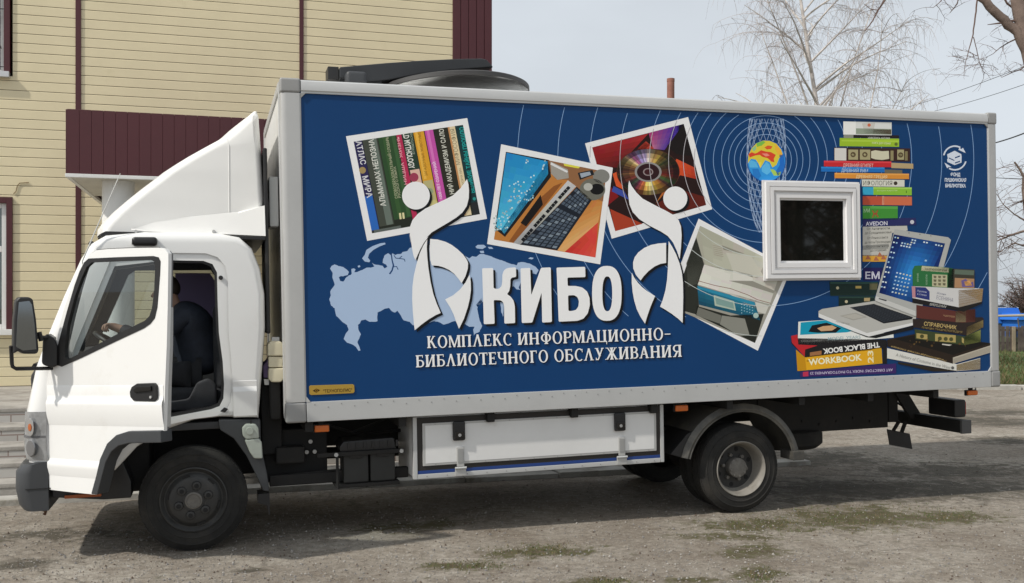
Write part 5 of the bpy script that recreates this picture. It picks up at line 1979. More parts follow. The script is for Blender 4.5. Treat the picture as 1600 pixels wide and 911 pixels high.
pr.poly(zD([(162, 342), (330, 400), (320, 450), (180, 400)]), 'd4d2c8')
pr.line(zD([(122, 440), (230, 470), (330, 490), (440, 530), (500, 560), (580, 582)]), .9, '7a4a40')
pr.up()
pr.poly(zD([(232, 540), (345, 575), (352, 618), (240, 588)]), '7c9a94')
for i in range(16):
    x, y = 400 + (i % 5) * 17, 590 + (i // 5) * 18 + (i % 5) * 5
    pr.disc(zD([(x, y)])[0], .9, '9ac0cc', n=8)
pr.disc(zD([(490, 660)])[0], 4.2, 'a8c0b8', n=16)
for i in range(6):
    pr.line(zD([(215 + i * 2, 215 + i * 12), (275 + i * 2, 228 + i * 12)]), .7, '9a8a80')
pr.up()
dqf = ptin(dq)
rings(pr, 'c6ccc8', .8, clip=lambda p: dqf(p))
pr.build('printer_photo')

# --- two ribbon figures
def ribbon(name, polys, heads, shx):
    pr = Print(30)
    for p in polys:
        pr.poly([(x + shx, y + 3.2) for x, y in p], '0c0f14')
    for c, r in heads:
        pr.disc((c[0] + shx, c[1] + 3.2), r, '0c0f14')
    pr.up(3)
    for i, p in enumerate(polys):
        pr.up(1)
        pr.poly(p, 'eeeef0')
    for c, r in heads:
        pr.disc(c, r, 'eeeef0')
    pr.build(name)
Lf = [z2([(868, 455), (877, 490), (881, 530), (879, 580), (866, 630), (838, 672), (800, 703), (750, 735), (690, 770), (640, 800), (605, 835)]) + z4([(700, 0), (672, 38), (648, 80), (628, 125), (616, 152), (604, 125), (595, 80), (588, 30), (584, -10)]) + z2([(503, 870), (497, 820), (500, 760), (515, 720), (550, 680), (600, 645), (660, 617), (720, 590), (775, 562), (825, 515)]),
      z4([(712, 14), (760, 18), (810, 32), (850, 52), (890, 82), (925, 115), (948, 148), (957, 170), (955, 205), (940, 255), (915, 300), (895, 272), (868, 240), (835, 215), (800, 198), (765, 188), (722, 185), (712, 150), (708, 80)]),
      z4([(693, 15), (690, 70), (693, 130), (700, 200), (714, 290), (732, 370), (755, 435), (780, 492), (745, 508), (700, 535), (655, 568), (612, 604), (606, 560), (599, 480), (595, 400), (597, 320), (606, 250), (622, 180), (645, 105), (668, 55)]),
      z4([(966, 245), (974, 290), (975, 345), (968, 400), (955, 455), (930, 530), (898, 595), (880, 550), (862, 500), (840, 455), (808, 405), (860, 378), (905, 340), (940, 295)])]
ribbon('ribbon_figure', Lf, [((649.7, 305.7), 21.7)], 3.6)
Rf = [z3([(848, 408), (862, 440), (890, 478), (925, 512), (1000, 552), (1060, 582), (1105, 608), (1130, 635), (1143, 670), (1147, 720), (1143, 790), (1136, 856), (1120, 810), (1098, 762), (1068, 725), (1030, 700), (960, 664), (905, 628), (868, 588), (850, 545), (843, 490), (843, 440)]),
      z5([(1303, -2), (1250, 2), (1200, 12), (1155, 32), (1115, 62), (1090, 95), (1079, 130), (1080, 170), (1098, 215), (1130, 253), (1150, 225), (1185, 188), (1225, 158), (1265, 140), (1303, 134)]),
      z5([(1320, -14), (1345, 25), (1372, 78), (1395, 140), (1410, 200), (1417, 270), (1419, 360), (1415, 540), (1385, 512), (1340, 478), (1300, 452), (1262, 430), (1280, 385), (1298, 320), (1309, 250), (1315, 170), (1317, 80)]),
      z5([(1070, 200), (1088, 235), (1112, 268), (1140, 298), (1175, 325), (1228, 358), (1210, 400), (1192, 445), (1175, 495), (1160, 545), (1130, 500), (1105, 450), (1087, 390), (1076, 330), (1070, 270)])]
ribbon('ribbon_figure', Rf, [((1054.7, 310.3), 18.8)], 3.2)

# --- big title
def rnd_poly(pts, r=1.0, n=3):
    out = []
    k = len(pts)
    for i in range(k):
        a, b, c = Vector(pts[i - 1]), Vector(pts[i]), Vector(pts[(i + 1) % k])
        d1, d2 = (a - b), (c - b)
        rr = min(r, d1.length * .45, d2.length * .45)
        p, q = b + d1.normalized() * rr, b + d2.normalized() * rr
        for j in range(n + 1):
            t = j / n
            out.append(tuple(p * (1 - t) ** 2 + b * 2 * t * (1 - t) + q * t * t))
    return out
def sup(c, a, b, n=2.6, k=40):
    o = []
    for i in range(k):
        t = 2 * math.pi * i / k
        ct, st_ = math.cos(t), math.sin(t)
        o.append((c[0] + a * abs(ct) ** (2 / n) * (1 if ct >= 0 else -1), c[1] + b * abs(st_) ** (2 / n) * (1 if st_ >= 0 else -1)))
    return o
letters = [
    ([(56, 170), (131, 168), (134, 304), (150, 310), (172, 308), (188, 290), (192, 262), (193, 215), (200, 190), (215, 174), (235, 167), (285, 163), (287, 229), (258, 233), (248, 245), (247, 290), (240, 325), (224, 345), (250, 362), (270, 390), (278, 430), (280, 541), (207, 545), (205, 425), (198, 400), (182, 387), (135, 385), (141, 546), (68, 549)], []),
    ([(316, 170), (382, 167), (389, 352), (455, 167), (521, 164), (529, 534), (463, 538), (459, 335), (396, 538), (325, 541)], []),
    ([(560, 166), (754, 160), (756, 230), (634, 233), (636, 290), (690, 290), (735, 300), (768, 328), (784, 370), (786, 420), (772, 475), (742, 512), (700, 526), (575, 532)], [[(638, 354), (680, 352), (702, 366), (712, 392), (708, 430), (692, 452), (668, 459), (641, 460)]]),
]
pr = Print(44)
def put_title(dx, dy, h):
    for o, hs_ in letters:
        pr.poly([(x + dx, y + dy) for x, y in rnd_poly(z5(o), 2.0)], h, [[(x + dx, y + dy) for x, y in rnd_poly(z5(hh), 2.0)] for hh in hs_])
    a, b = z5([(901, 340)])[0], z5([(904, 343)])[0]
    pr.poly([(x + dx, y + dy) for x, y in sup(a, 100 / 4.337, 186 / 4.337, 2.5)], h, [[(x + dx, y + dy) for x, y in sup(b, 33.5 / 4.337, 118 / 4.337, 2.4)]])
put_title(3.6, 3.2, '0c0f14')
pr.up(4)
put_title(0, 0, 'eeeef0')
pr.build('title_lettering')

# --- serif subtitle
W_, t_ = .205, .09
def rect(x0, y0, x1, y1): return [(x0, y0), (x1, y0), (x1, y1), (x0, y1)]
def stem(x, w=W_, top=True, bot=True, y0=0, y1=1, s=.07):
    o = [rect(x, y0, x + w, y1)]
    if bot: o.append([(x - s, y0), (x + w + s, y0), (x + w + s, y0 + .055), (x + w, y0 + .10), (x, y0 + .10), (x - s, y0 + .055)])
    if top: o.append([(x - s, y1), (x + w + s, y1), (x + w + s, y1 - .055), (x + w, y1 - .10), (x, y1 - .10), (x - s, y1 - .055)])
    return o
def diag(xa, ya, xb, yb, w): return [(xa, ya), (xa + w, ya), (xb + w, yb), (xb, yb)]
def ser(x, y, w=.30, up=True): return rect(x - w / 2, y if up else y - .06, x + w / 2, y + .06 if up else y)
def arc(cx, cy, rx, ry, wx, wy, a0, a1, n=18):
    o = []
    for i in range(n + 1):
        t = math.radians(a0 + (a1 - a0) * i / n)
        o.append((cx + rx * math.cos(t), cy + ry * math.sin(t)))
    for i in range(n, -1, -1):
        t = math.radians(a0 + (a1 - a0) * i / n)
        o.append((cx + (rx - wx) * math.cos(t), cy + (ry - wy) * math.sin(t)))
    return o
def full(cx, cy, rx, ry, wx, wy): return [arc(cx, cy, rx, ry, wx, wy, -90, 90), arc(cx, cy, rx, ry, wx, wy, 90, 270)]
GL = {
    'К': (.93, stem(.09) + [diag(.24, .46, .60, 1, 0.132), diag(.66, 0, .30, .62, .19), ser(.66, 1, .26, False), ser(.78, 0, .30)]),
    'О': (.98, full(.49, .5, .44, .53, .175, .08)),
    'М': (1.18, stem(.09, .115) + stem(.90) + [diag(.50, 0, .10, 1, .17), diag(.50, 0, .88, 1, 0.112)]),
    'П': (1.0, stem(.09) + stem(.66) + [rect(.2, .92, .7, 1)]),
    'Л': (.98, [diag(.08, 0, .42, 1, 0.125), diag(.66, 0, .38, 1, .185), ser(.13, 0, .28), ser(.76, 0, .34)]),
    'Е': (.80, stem(.09) + [rect(.2, .92, .70, 1), rect(.2, 0, .72, .08), rect(.2, .47, .56, .55), rect(.64, .80, .70, 1), rect(.66, 0, .72, .22), rect(.51, .39, .57, .63)]),
    'С': (.86, [arc(.49, .5, .44, .53, .175, .08, 50, 310), rect(.73, .70, .79, .98)]),
    'И': (1.02, stem(.09) + stem(.68) + [diag(.24, .06, .62, .86, 0.119)]),
    'Н': (1.02, stem(.09) + stem(.68) + [rect(.2, .46, .7, .54)]),
    'Ф': (1.06, stem(.445) + full(.53, .52, .47, .36, .16, .07)),
    'Р': (.82, stem(.09) + [rect(.2, .92, .46, 1), rect(.2, .42, .46, .50), arc(.45, .71, .33, .29, .165, .08, -90, 90)]),
    'А': (.98, [diag(.08, 0, .42, 1, 0.125), diag(.66, 0, .38, 1, .185), ser(.13, 0, .28), ser(.76, 0, .34), rect(.24, .30, .66, .37)]),
    'Ц': (1.04, stem(.09, bot=False) + stem(.68, bot=False) + [rect(.02, 0, .98, .08), rect(.91, -.20, .98, .05)]),
    'Б': (.86, stem(.09) + [rect(.2, .92, .70, 1), rect(.64, .78, .70, 1), rect(.2, .52, .46, .60), rect(.2, 0, .46, .08), arc(.46, .30, .34, .30, .17, .08, -90, 90)]),
    'Т': (.86, stem(.345, top=False) + [rect(.04, .92, .82, 1), rect(.04, .76, .10, 1), rect(.76, .76, .82, 1)]),
    'Ч': (.94, stem(.62) + [rect(.08, .62, .25, 1), ser(.165, 1, .30, False), arc(.40, .68, .32, .30, .165, .09, 180, 270), rect(.38, .38, .66, .46)]),
    'Г': (.74, stem(.09) + [rect(.2, .92, .66, 1), rect(.60, .76, .66, 1)]),
    'У': (.92, [diag(.40, .32, .12, 1, .19), diag(.28, .06, .70, 1, 0.119), ser(.20, 1, .32, False), ser(.75, 1, .26, False), rect(.12, 0, .36, .09), rect(.10, 0, .18, .20)]),
    'Ж': (1.26, stem(.55) + [diag(.62, .50, .96, 1, 0.132), diag(1.0, 0, .62, .60, .17), diag(.56, .50, .20, 1, 0.119), diag(.10, 0, .52, .60, .17), ser(1.02, 1, .26, False), ser(.22, 1, .26, False), ser(1.10, 0, .28), ser(.16, 0, .28)]),
    'В': (.84, stem(.09) + [rect(.2, .92, .44, 1), rect(.2, .49, .46, .56), rect(.2, 0, .46, .08), arc(.43, .745, .31, .255, .16, .08, -90, 90), arc(.45, .28, .34, .28, .17, .08, -90, 90)]),
    'Я': (.90, stem(.58) + [rect(.36, .92, .60, 1), rect(.36, .42, .60, .50), arc(.37, .71, .33, .29, .165, .08, 90, 270), diag(.10, 0, .36, .46, .17), ser(.16, 0, .28)]),
    '–': (.70, [rect(.06, .43, .60, .51)]),
    ' ': (.42, []),
}
def serif_line(pr, txt, p0, p1, hgt, h):
    x = 0
    polys = []
    for ch_ in txt:
        w, g = GL[ch_]
        polys += [[(q[0] + x, q[1]) for q in pl_] for pl_ in g]
        x += w + .045
    pr.shapes(polys, p0, p1, hgt, h, x - .045)
pr = Print(44)
for dx, dy, h in ((1.5, 1.4, '0a1630'), (0, 0, 'eeeef0')):
    serif_line(pr, 'КОМПЛЕКС ИНФОРМАЦИОННО–', (667 + dx, 544 + dy), (1049 + dx, 530.5 + dy), 18.6, h)
    serif_line(pr, 'БИБЛИОТЕЧНОГО ОБСЛУЖИВАНИЯ', (649.5 + dx, 574 + dy), (1065.5 + dx, 557.3 + dy), 18.8, h)
    pr.up(4)
pr.build('subtitle_lettering')

# --- globe with its net
pr = Print(4)
def env(t, k):
    return 0
cx_ = 1197.5
net = '9fb4d2'
def strip_line(x0, x1):
    """a line of the net, from the top edge to below the globe"""
    pts = []
    for i in range(15):
        t = i / 14
        y = 178 + t * 180
        pts.append((x0 + (x1 - x0) * t, y))
    return pts
for i in range(13):
    f = i / 12
    for sg in (1, -1):
        xt = cx_ + sg * (-26 + 52 * f)
        pts = []
        for j in range(25):
            t = j / 24
            y = 178 + t * 185
            u = (y - 250) / 105.0
            wdt = 31.0 * math.sqrt(max(.02, 1 - (u * .86) ** 2))
            ph = (f - .5) * 2.6 + sg * (t - .38) * 1.5
            pts.append((cx_ + wdt * math.sin(ph * math.pi / 2), y))
        pts = [p for p in pts if in_blue(p)]
        if len(pts) > 1: pr.line(pts, .62, net)
pr.up(2)
gc = zG([(275, 392)])[0]
pr.disc(gc, 30.6, '1c4f9c', 33.0)
pr.up()
pr.disc(gc, 29.3, '2f92d8', 31.6)
pr.up()
def gp(pts, h): pr.poly(zG(pts), h)
gp([(140, 345), (165, 295), (200, 258), (250, 238), (300, 240), (350, 262), (385, 305), (400, 350), (370, 370), (350, 420), (320, 440), (300, 400), (265, 385), (245, 420), (230, 445), (215, 410), (195, 380), (160, 375), (135, 410)], 'd8c63a')
gp([(372, 330), (405, 340), (412, 420), (395, 480), (360, 500), (345, 470), (375, 420)], '1f6ac0')
gp([(300, 450), (330, 455), (360, 480), (385, 470), (375, 500), (330, 500)], 'a8c85a')
pr.up()
gp([(200, 258), (250, 240), (268, 250), (240, 275), (205, 285)], '7ab84a')
gp([(165, 300), (195, 275), (200, 300), (180, 320)], '8ec08a')
gp([(345, 265), (385, 308), (395, 345), (360, 345), (340, 300)], 'e8b03a')
gp([(205, 330), (235, 310), (270, 320), (310, 325), (345, 345), (330, 375), (335, 400), (310, 395), (285, 370), (245, 360), (225, 345), (190, 350), (150, 365), (140, 340), (165, 325), (190, 335)], 'd4452a')
gp([(260, 290), (285, 275), (320, 280), (310, 300), (280, 305)], 'd85a2a')
gp([(140, 400), (165, 385), (200, 400), (215, 440), (190, 440), (150, 440)], '59b2e0')
gp([(240, 440), (275, 395), (300, 420), (310, 470), (280, 495), (240, 470)], '5ab4e4')
gp([(170, 450), (215, 450), (235, 500), (215, 530), (175, 500)], '2478c4')
pr.up()
gp([(240, 335), (280, 335), (300, 350), (270, 358)], 'e88a7a')
gp([(215, 400), (240, 400), (235, 435), (228, 445)], 'e8d04a')
pr.build('globe')

# --- tall pile of books behind the window
pr = Print(14)
def bk7(pts, h): pr.poly(z7(pts), h)
def r7(x0, y0, x1, y1, h, k=.012): pr.poly(z7([(x0, y0), (x1, y0 + (x1 - x0) * k), (x1, y1 + (x1 - x0) * k), (x0, y1)]), h)
r7(370, 113, 657, 191, 'd4d6d2', .02)
r7(430, 193, 700, 209, '221b1a', .01); r7(372, 191, 430, 213, '8a8c80')
r7(348, 211, 701, 260, '95b62c')
r7(315, 268, 766, 346, '39231d')
r7(255, 346, 655, 380, 'c0262e'); bk7([(655, 358), (785, 364), (785, 394), (655, 390)], 'b09a72')
r7(238, 382, 615, 411, '1c6ab4'); bk7([(615, 398), (720, 402), (720, 424), (615, 420)], '6d6450')
r7(318, 418, 760, 450, 'd28a36')
r7(480, 457, 733, 498, 'd0cfc2')
r7(485, 502, 776, 548, '86b836')
r7(485, 556, 777, 608, 'c86a48')
r7(485, 614, 693, 695, '3f8a34')
bk7([(485, 690), (800, 685), (803, 727), (485, 738)], '262a5c')
bk7([(485, 738), (748, 732), (752, 760), (660, 775), (640, 911), (485, 911)], 'b8b6ae')
bk7([(485, 905), (640, 905), (625, 945), (485, 945)], 'd29c38')
pr.poly(z8([(450, 274), (558, 274), (540, 345), (450, 345)]), '1e1c52')
pr.poly(z8([(265, 350), (535, 352), (528, 410), (512, 428), (270, 428)]), '172c28')
pr.poly(z8([(315, 430), (515, 430), (512, 460), (470, 470), (316, 485)]), '152622')
pr.up()
r7(445, 154, 655, 188, '8f9a88', .02); bk7([(480, 125), (560, 120), (545, 185), (500, 188)], 'c4c2ba'); bk7([(545, 160), (655, 162), (655, 190), (545, 186)], '6e5a44')
r7(370, 113, 444, 190, 'e4e4e0', .02)
r7(318, 271, 388, 344, 'cfccc6')
for (a, b) in ((400, 458), (468, 530), (690, 730)):
    r7(a, 280, b, 340, 'a29a74')
bk7([(535, 290), (560, 284), (600, 290), (640, 288), (642, 335), (600, 342), (560, 338), (535, 330)], 'c8c4aa')
r7(650, 286, 668, 345, '8d835e'); r7(735, 290, 752, 345, '7d7350')
r7(255, 346, 655, 356, 'd84048'); r7(238, 382, 615, 391, '2a84cc'); r7(318, 418, 760, 427, 'e2a04e')
r7(485, 502, 548, 548, '36a0c4'); r7(548, 502, 776, 512, 'a4cc5a')
r7(485, 556, 610, 606, 'b85038'); r7(600, 556, 612, 608, 'dc9478')
r7(485, 614, 693, 630, '55a048')
r7(360, 222, 700, 232, 'a8c840')
pr.poly(z8([(270, 352), (530, 354), (530, 362), (270, 362)]), '2a4a44')
pr.poly(z8([(318, 432), (512, 432), (512, 440), (318, 440)]), '26403a')
for x in (310, 358):
    pr.disc(z8([(x, 385 if x < 320 else 460)])[0], 2.4, 'b8b090', n=12)
pr.poly(z8([(408, 374), (440, 374), (440, 388), (408, 388)]), 'b09a58')
pr.poly(z8([(455, 440), (488, 438), (486, 458), (455, 458)]), 'a8946a')
pr.poly(z8([(485, 360), (530, 358), (525, 395), (485, 395)]), '5c5a40')
for (xx, yy) in ((475, 215), (520, 222), (560, 215), (540, 200)):
    pr.poly(z8([(xx - 14, yy + 14), (xx, yy - 12), (xx + 18, yy + 14)]), 'a8684c')
bk7([(485, 850), (640, 838), (636, 868), (485, 875)], '8f8f8a')
pr.up()
pr.disc(z7([(523, 135)])[0], 2.6, 'c86a4a', n=16)
for (a, b) in ((428, 310), (498, 310), (710, 312)):
    pr.disc(z7([(a, b)])[0], 4.2, '5a4c34', n=14)
    pr.disc(z7([(a, b)])[0], 2.0, 'd0c898', n=10)
def t7(txt, a, b, hgt, h, bold=.01):
    pr.text(txt, *z7([a, b]), hgt, h, bold)
t7('ЖИВОПИСЬ АНГЛИИ', (515, 216), (645, 219), 3.0, 'c8c8c0')
t7('КНИГА ДЛЯ ЧТЕНИЯ', (540, 246), (650, 250), 3.0, 'd8e0b0')
pr.disc(z7([(683, 248)])[0], 2.6, '5c6a2c', n=14)
t7('ДРЕВНИЙ ЕГИПЕТ', (368, 383), (548, 385), 5.4, 'd8b8b0', .01)
t7('ДРЕВНИЙ РИМ', (358, 413), (516, 416), 5.2, 'b8c8d8', .01)
t7('ДРЕВНЯЯ ГРЕЦИЯ', (445, 449), (630, 452), 4.8, 'eccf9c', .01)
t7('ИФОЛОГИЯ', (488, 492), (660, 492), 7.0, '6a6a62', .0)
pr.disc(z7([(680, 480)])[0], 3.0, '3a3028', n=14)
t7('История искусства', (570, 528), (690, 526), 2.6, 'c8dca0', 0)
t7('I', (742, 538), (746, 538), 4.0, '3e6418', .01)
t7('МИ', (492, 655), (528, 653), 6.0, 'b0cfa8', .01)
t7('Ж', (540, 682), (580, 680), 10.5, 'a83a2c', .02)
t7('AVEDON', (503, 732), (632, 728), 6.4, 'd4d4dc', .015)
pr.disc(z7([(778, 710)])[0], 3.2, 'c0c0c8', n=14)
for i, (tx_, a, b) in enumerate((('От Античности', 510, 645), ('до Средневековья', 498, 655), ('От Ренессанса', 512, 635), ('до эпохи Просвещения', 498, 650), ('От романтизма', 505, 640), ('до модерна', 530, 625))):
    y = (758, 782, 812, 838, 862, 886)[i]
    t7(tx_, (a, y), (b, y - 6), 3.7, '55554f', .004)
pr.text('ЕМ', *z8([(462, 335), (540, 335)]), 11, 'c9c9d6', .02)
pr.build('book_pile')

# --- notebook computer and books
pr = Print(22)
def p8(pts, h): pr.poly(z8(pts), h)
p8([(622, 65), (640, 66), (915, 108), (930, 122), (890, 270), (745, 535), (735, 545), (520, 462), (513, 448)], 'a9aaa6')
p8([(205, 512), (225, 500), (520, 455), (740, 535), (735, 585), (480, 648), (470, 650), (206, 545)], 'b2b1ab')
pr.up()
p8([(618, 92), (898, 142), (860, 275), (735, 470), (537, 412)], '0a2a66')
p8([(206, 524), (470, 632), (735, 572), (735, 586), (480, 650), (466, 650), (206, 545)], 'd8d8d6')
p8([(300, 590), (480, 652), (730, 590), (725, 612), (520, 660), (470, 655)], '14161a')
p8([(376, 492), (508, 472), (722, 545), (716, 556), (562, 580)], '1a1d22')
p8([(322, 538), (408, 521), (472, 545), (395, 562)], '9b9890')
p8([(520, 430), (735, 512), (738, 540), (516, 455)], 'c2c2be')
pr.up()
lq = quad_map(z8([(618, 92), (898, 142), (735, 470), (537, 412)]))
lcol = lambda u, v: max(0, 1 - math.hypot((u - .60) * 1.5, (v - .52) * 1.35))
for i in range(12):
    for j in range(14):
        if i + 1 > 12: continue
        k_ = lcol((i + .5) / 12, (j + .5) / 14)
        h = '%02x%02x%02x' % tuple(int(round((A + (B - A) * k_) / 6) * 6) for A, B in ((6, 44), (28, 140), (84, 216)))
        pr.poly([lq(i / 12, j / 14), lq((i + 1) / 12, j / 14), lq((i + 1) / 12, (j + 1) / 14), lq(i / 12, (j + 1) / 14)], h)
p8([(334, 539), (406, 525), (460, 545), (395, 557)], 'aeaba2')
p8([(536, 440), (580, 452), (575, 458), (534, 446)], '3a3c40')
pr.up()
kq = quad_map(z8([(384, 494), (506, 475), (712, 546), (562, 573)]))
for i in range(9):
    for j in range(15):
        u0, v0 = (i + .14) / 9, (j + .14) / 15
        pr.poly([kq(u0, v0), kq(u0 + .08, v0), kq(u0 + .08, v0 + .046), kq(u0, v0 + .046)], '33383f')
pr.up()
rk = random.Random(8)
def icon(x, y, s=9):
    pr.poly(z8([(x, y), (x + s, y + s * .18), (x + s * .7, y + s), (x - s * .3, y + s * .8)]), rk.choice(['c0d8e8', '9ac0dc', 'c8ccb8', 'd8e4ec']))
for j in range(11):
    for k in range(2):
        if k == 1 and j % 3 == 2: continue
        icon(622 - j * 7.4 + k * 15, 104 + j * 27 + k * 3)
for (ax, ay, nc, nr) in ((660, 135, 4, 2), (716, 118, 2, 2), (780, 130, 2, 1), (845, 145, 3, 1)):
    for a in range(nc):
        for b in range(nr):
            icon(ax + a * 15 - b * 5, ay + a * 3 + b * 14)
icon(788, 230, 11)
for a in range(5):
    for b in range(6):
        icon(632 + a * 18 - b * 5, 298 + b * 21 + a * 4, 9)
for k in range(3):
    pr.disc(z8([(700 + k * 60, 84 + k * 8)])[0], .9, '6a6c6a', n=8)
pr.text('NOTEBOOK', *z8([(300, 572), (376, 588)]), 2.2, '7a7a74')
pr.build('notebook_computer')

# lower left books
pr = Print(18)
p8([(105, 845), (630, 798), (630, 852), (105, 872)], '3a2560')
p8([(82, 722), (132, 765), (550, 712), (555, 798), (90, 840)], 'dca41e')
p8([(55, 648), (95, 660), (575, 668), (578, 715), (135, 766), (58, 690)], '1b1a1c')
p8([(95, 570), (250, 560), (420, 622), (615, 634), (617, 657), (92, 697)], 'dedfda')
pr.up()
p8([(55, 648), (90, 640), (95, 695), (200, 700), (132, 722), (130, 762), (60, 685)], 'b8242c')
p8([(108, 574), (250, 561), (405, 618), (360, 628), (105, 642)], '1295b2')
p8([(82, 722), (132, 765), (140, 836), (90, 840)], 'c08a14')
p8([(140, 780), (400, 745), (400, 752), (140, 790)], 'b48414')
p8([(120, 845), (150, 842), (150, 868), (120, 870)], 'b83050')
p8([(500, 720), (548, 714), (552, 798), (505, 803)], 'c8981c')
p8([(560, 690), (580, 670), (580, 800), (556, 800)], '1b1a1c')
pr.up()
p8([(170, 590), (250, 575), (330, 605), (300, 630), (200, 630), (150, 625)], '14161a')
pr.up()
p8([(198, 606), (230, 594), (280, 590), (305, 602), (280, 618), (220, 622)], 'c8a078')
p8([(158, 738), (222, 728), (222, 750), (158, 758)], '9a6a44')
pr.text('MODEL YEARS', *z8([(258, 672), (436, 662)]), 5.2, '9ab0b4', .012)
pr.text('THOMAS KARSTEN', *z8([(108, 682), (225, 676)]), 2.4, '8a8a86')
pr.text('THE BLACK BOOK', *z8([(538, 682), (228, 719)]), 8.2, 'e2e2de', .035)
pr.text('WORKBOOK', *z8([(152, 808), (444, 780)]), 9.8, 'ece6c4', .03)
pr.text('ART DIRECTORS’ INDEX TO PHOTOGRAPHERS 23', *z8([(612, 826), (160, 846)]), 4.2, 'c4bcd4', .008)
pr.text('23', *z8([(506, 795), (504, 728)]), 9, 'ece0b0', .02)
pr.build('workbook_pile')

# lower right books
pr = Print(34)
p8([(580, 714), (962, 802), (1090, 768), (1090, 830), (962, 840), (580, 770)], 'd4d3cc')
p8([(960, 806), (1090, 770), (1090, 830), (960, 838)], 'a08c68')
p8([(640, 790), (960, 838), (960, 842), (830, 842), (640, 800)], '2a241c')
pr.up()
p8([(580, 668), (735, 636), (1155, 688), (1157, 735), (940, 800), (583, 705)], '2a2018')
pr.up()
p8([(940, 766), (1156, 696), (1157, 735), (940, 800)], 'b8b0a0')
p8([(620, 664), (740, 642), (1140, 688), (940, 752)], '171410')
pr.up()
p8([(730, 610), (1005, 650), (1092, 612), (1092, 680), (1002, 698), (735, 665)], '3a4428')
p8([(1004, 652), (1092, 614), (1092, 680), (1002, 698)], '7c8248')
pr.up()
p8([(720, 555), (1100, 545), (1108, 552), (1106, 600), (1015, 646), (722, 600)], '2c2320')
p8([(1015, 600), (1106, 560), (1106, 600), (1015, 646)], '9c8a5e')
pr.up()
p8([(740, 478), (960, 512), (1062, 500), (1062, 570), (990, 575), (740, 550)], '5a2e28')
p8([(955, 512), (1010, 508), (1010, 572), (955, 572)], '8a7a5e')
p8([(1010, 507), (1062, 500), (1062, 570), (1010, 572)], '6a4038')
pr.up()
p8([(718, 438), (970, 490), (1098, 458), (1098, 472), (1000, 515), (968, 510), (718, 466)], '1c1a1a')
pr.up()
p8([(714, 376), (1062, 386), (1105, 390), (1098, 460), (972, 491), (718, 440)], 'c9c8c6')
p8([(970, 398), (1105, 388), (1098, 460), (972, 491)], 'c09a5c')
pr.up()
p8([(734, 380), (790, 382), (812, 405), (812, 452), (734, 436)], '2a3470')
p8([(714, 376), (736, 378), (736, 440), (718, 436)], 'b8848c')
pr.up()
p8([(718, 288), (730, 264), (768, 262), (918, 275), (940, 278), (942, 386), (720, 374)], '2c6a3c')
p8([(770, 264), (918, 276), (916, 301), (766, 291)], 'c9c6a4')
p8([(912, 276), (944, 280), (942, 386), (912, 384)], '1c1f1c')
p8([(942, 280), (1058, 285), (1058, 388), (942, 386)], '3c3a30')
pr.up()
p8([(826, 310), (908, 314), (908, 382), (826, 376)], 'b4b090')
p8([(950, 330), (1056, 335), (1056, 386), (948, 384)], 'a88260')
p8([(950, 284), (1056, 290), (1054, 316), (948, 310)], '5c6a5c')
p8([(750, 650), (830, 640), (900, 655), (900, 680), (760, 665)], '3a4428')
pr.up()
for i in range(9):
    p8([(833 + (i % 3) * 25, 318 + (i // 3) * 20), (850 + (i % 3) * 25, 319 + (i // 3) * 20), (848 + (i % 3) * 25, 332 + (i // 3) * 20), (835 + (i % 3) * 25, 331 + (i // 3) * 20)], '6a6650')
p8([(985, 345), (1010, 335), (1030, 360), (1050, 350), (1054, 380), (990, 380)], '6a5a8a')
p8([(1000, 350), (1030, 345), (1045, 372), (1008, 374)], 'd8a060')
for (a, b, c_, d_) in ((740, 632, 800, 668), (842, 636, 955, 684), (988, 655, 1000, 690)):
    p8([(a, b), (c_, b + 8), (c_, d_), (a, d_ - 8)], 'a8965c')
pr.up()
for (a, b) in ((770, 650), (868, 662), (900, 664), (930, 666)):
    pr.disc(z8([(a, b)])[0], 3.2, '4a4a2a', n=12)
for i in range(16):
    x = 700 + rk.uniform(0, 330); y = 672 + rk.uniform(-4, 40) * .9
    if y < 652 + (x - 740) * .09 + 8: continue
    pr.disc(z8([(x, y)])[0], rk.uniform(.8, 2.0), rk.choice(['5a4424', '6a5430', '3c2c1c']), n=8)
p8([(880, 690), (935, 696), (920, 702), (880, 696)], 'c8c4b8')
for i in range(6):
    pr.line(z8([(974, 410 + i * 13), (1100, 394 + i * 11)]), .4, '9c7a44')
    pr.line(z8([(942, 774 + i * 4.2), (1156, 703 + i * 5.2)]), .35, '8a8274')
pr.text('АНТОЛОГИЯ', *z8([(785, 284), (905, 294)]), 2.6, '4a4a3a', .005)
pr.text('ЗНАЧЕНИЕ', *z8([(752, 352), (752, 305)]), 2.6, 'a8c4a8')
pr.text('РУССКОЙ ПОЭЗИИ', *z8([(800, 368), (800, 312)]), 2.6, 'a8c4a8')
pr.text('ЕСЕНИНА', *z8([(848, 446), (940, 462)]), 6.0, '8a8a96', .0)
pr.text('Жизнь', *z8([(850, 418), (902, 426)]), 3.4, '8a8a96')
pr.text('Пушкин', *z8([(744, 405), (795, 412)]), 2.8, 'c0c4d8')
pr.text('в стихах', *z8([(744, 422), (795, 430)]), 2.8, 'c0c4d8')
pr.text('АНАТОЛИЯ', *z8([(905, 482), (815, 466)]), 4.0, 'b8b8b4', .01)
pr.text('СПРАВОЧНИК', *z8([(780, 590), (958, 612)]), 6.0, 'c4ac70', .012)
pr.text('ПТИЦЫ ЭНЦИКЛОПЕДИЯ', *z8([(770, 606), (990, 632)]), 2.8, '94804e', .008)
pr.text('ЭНЦИКЛОПЕДИЯ', *z8([(885, 540), (950, 548)]), 2.6, 'b08a68', .005)
pr.text('A History of Costume in the West', *z8([(626, 758), (925, 830)]), 5.2, '9a9a94', .0)
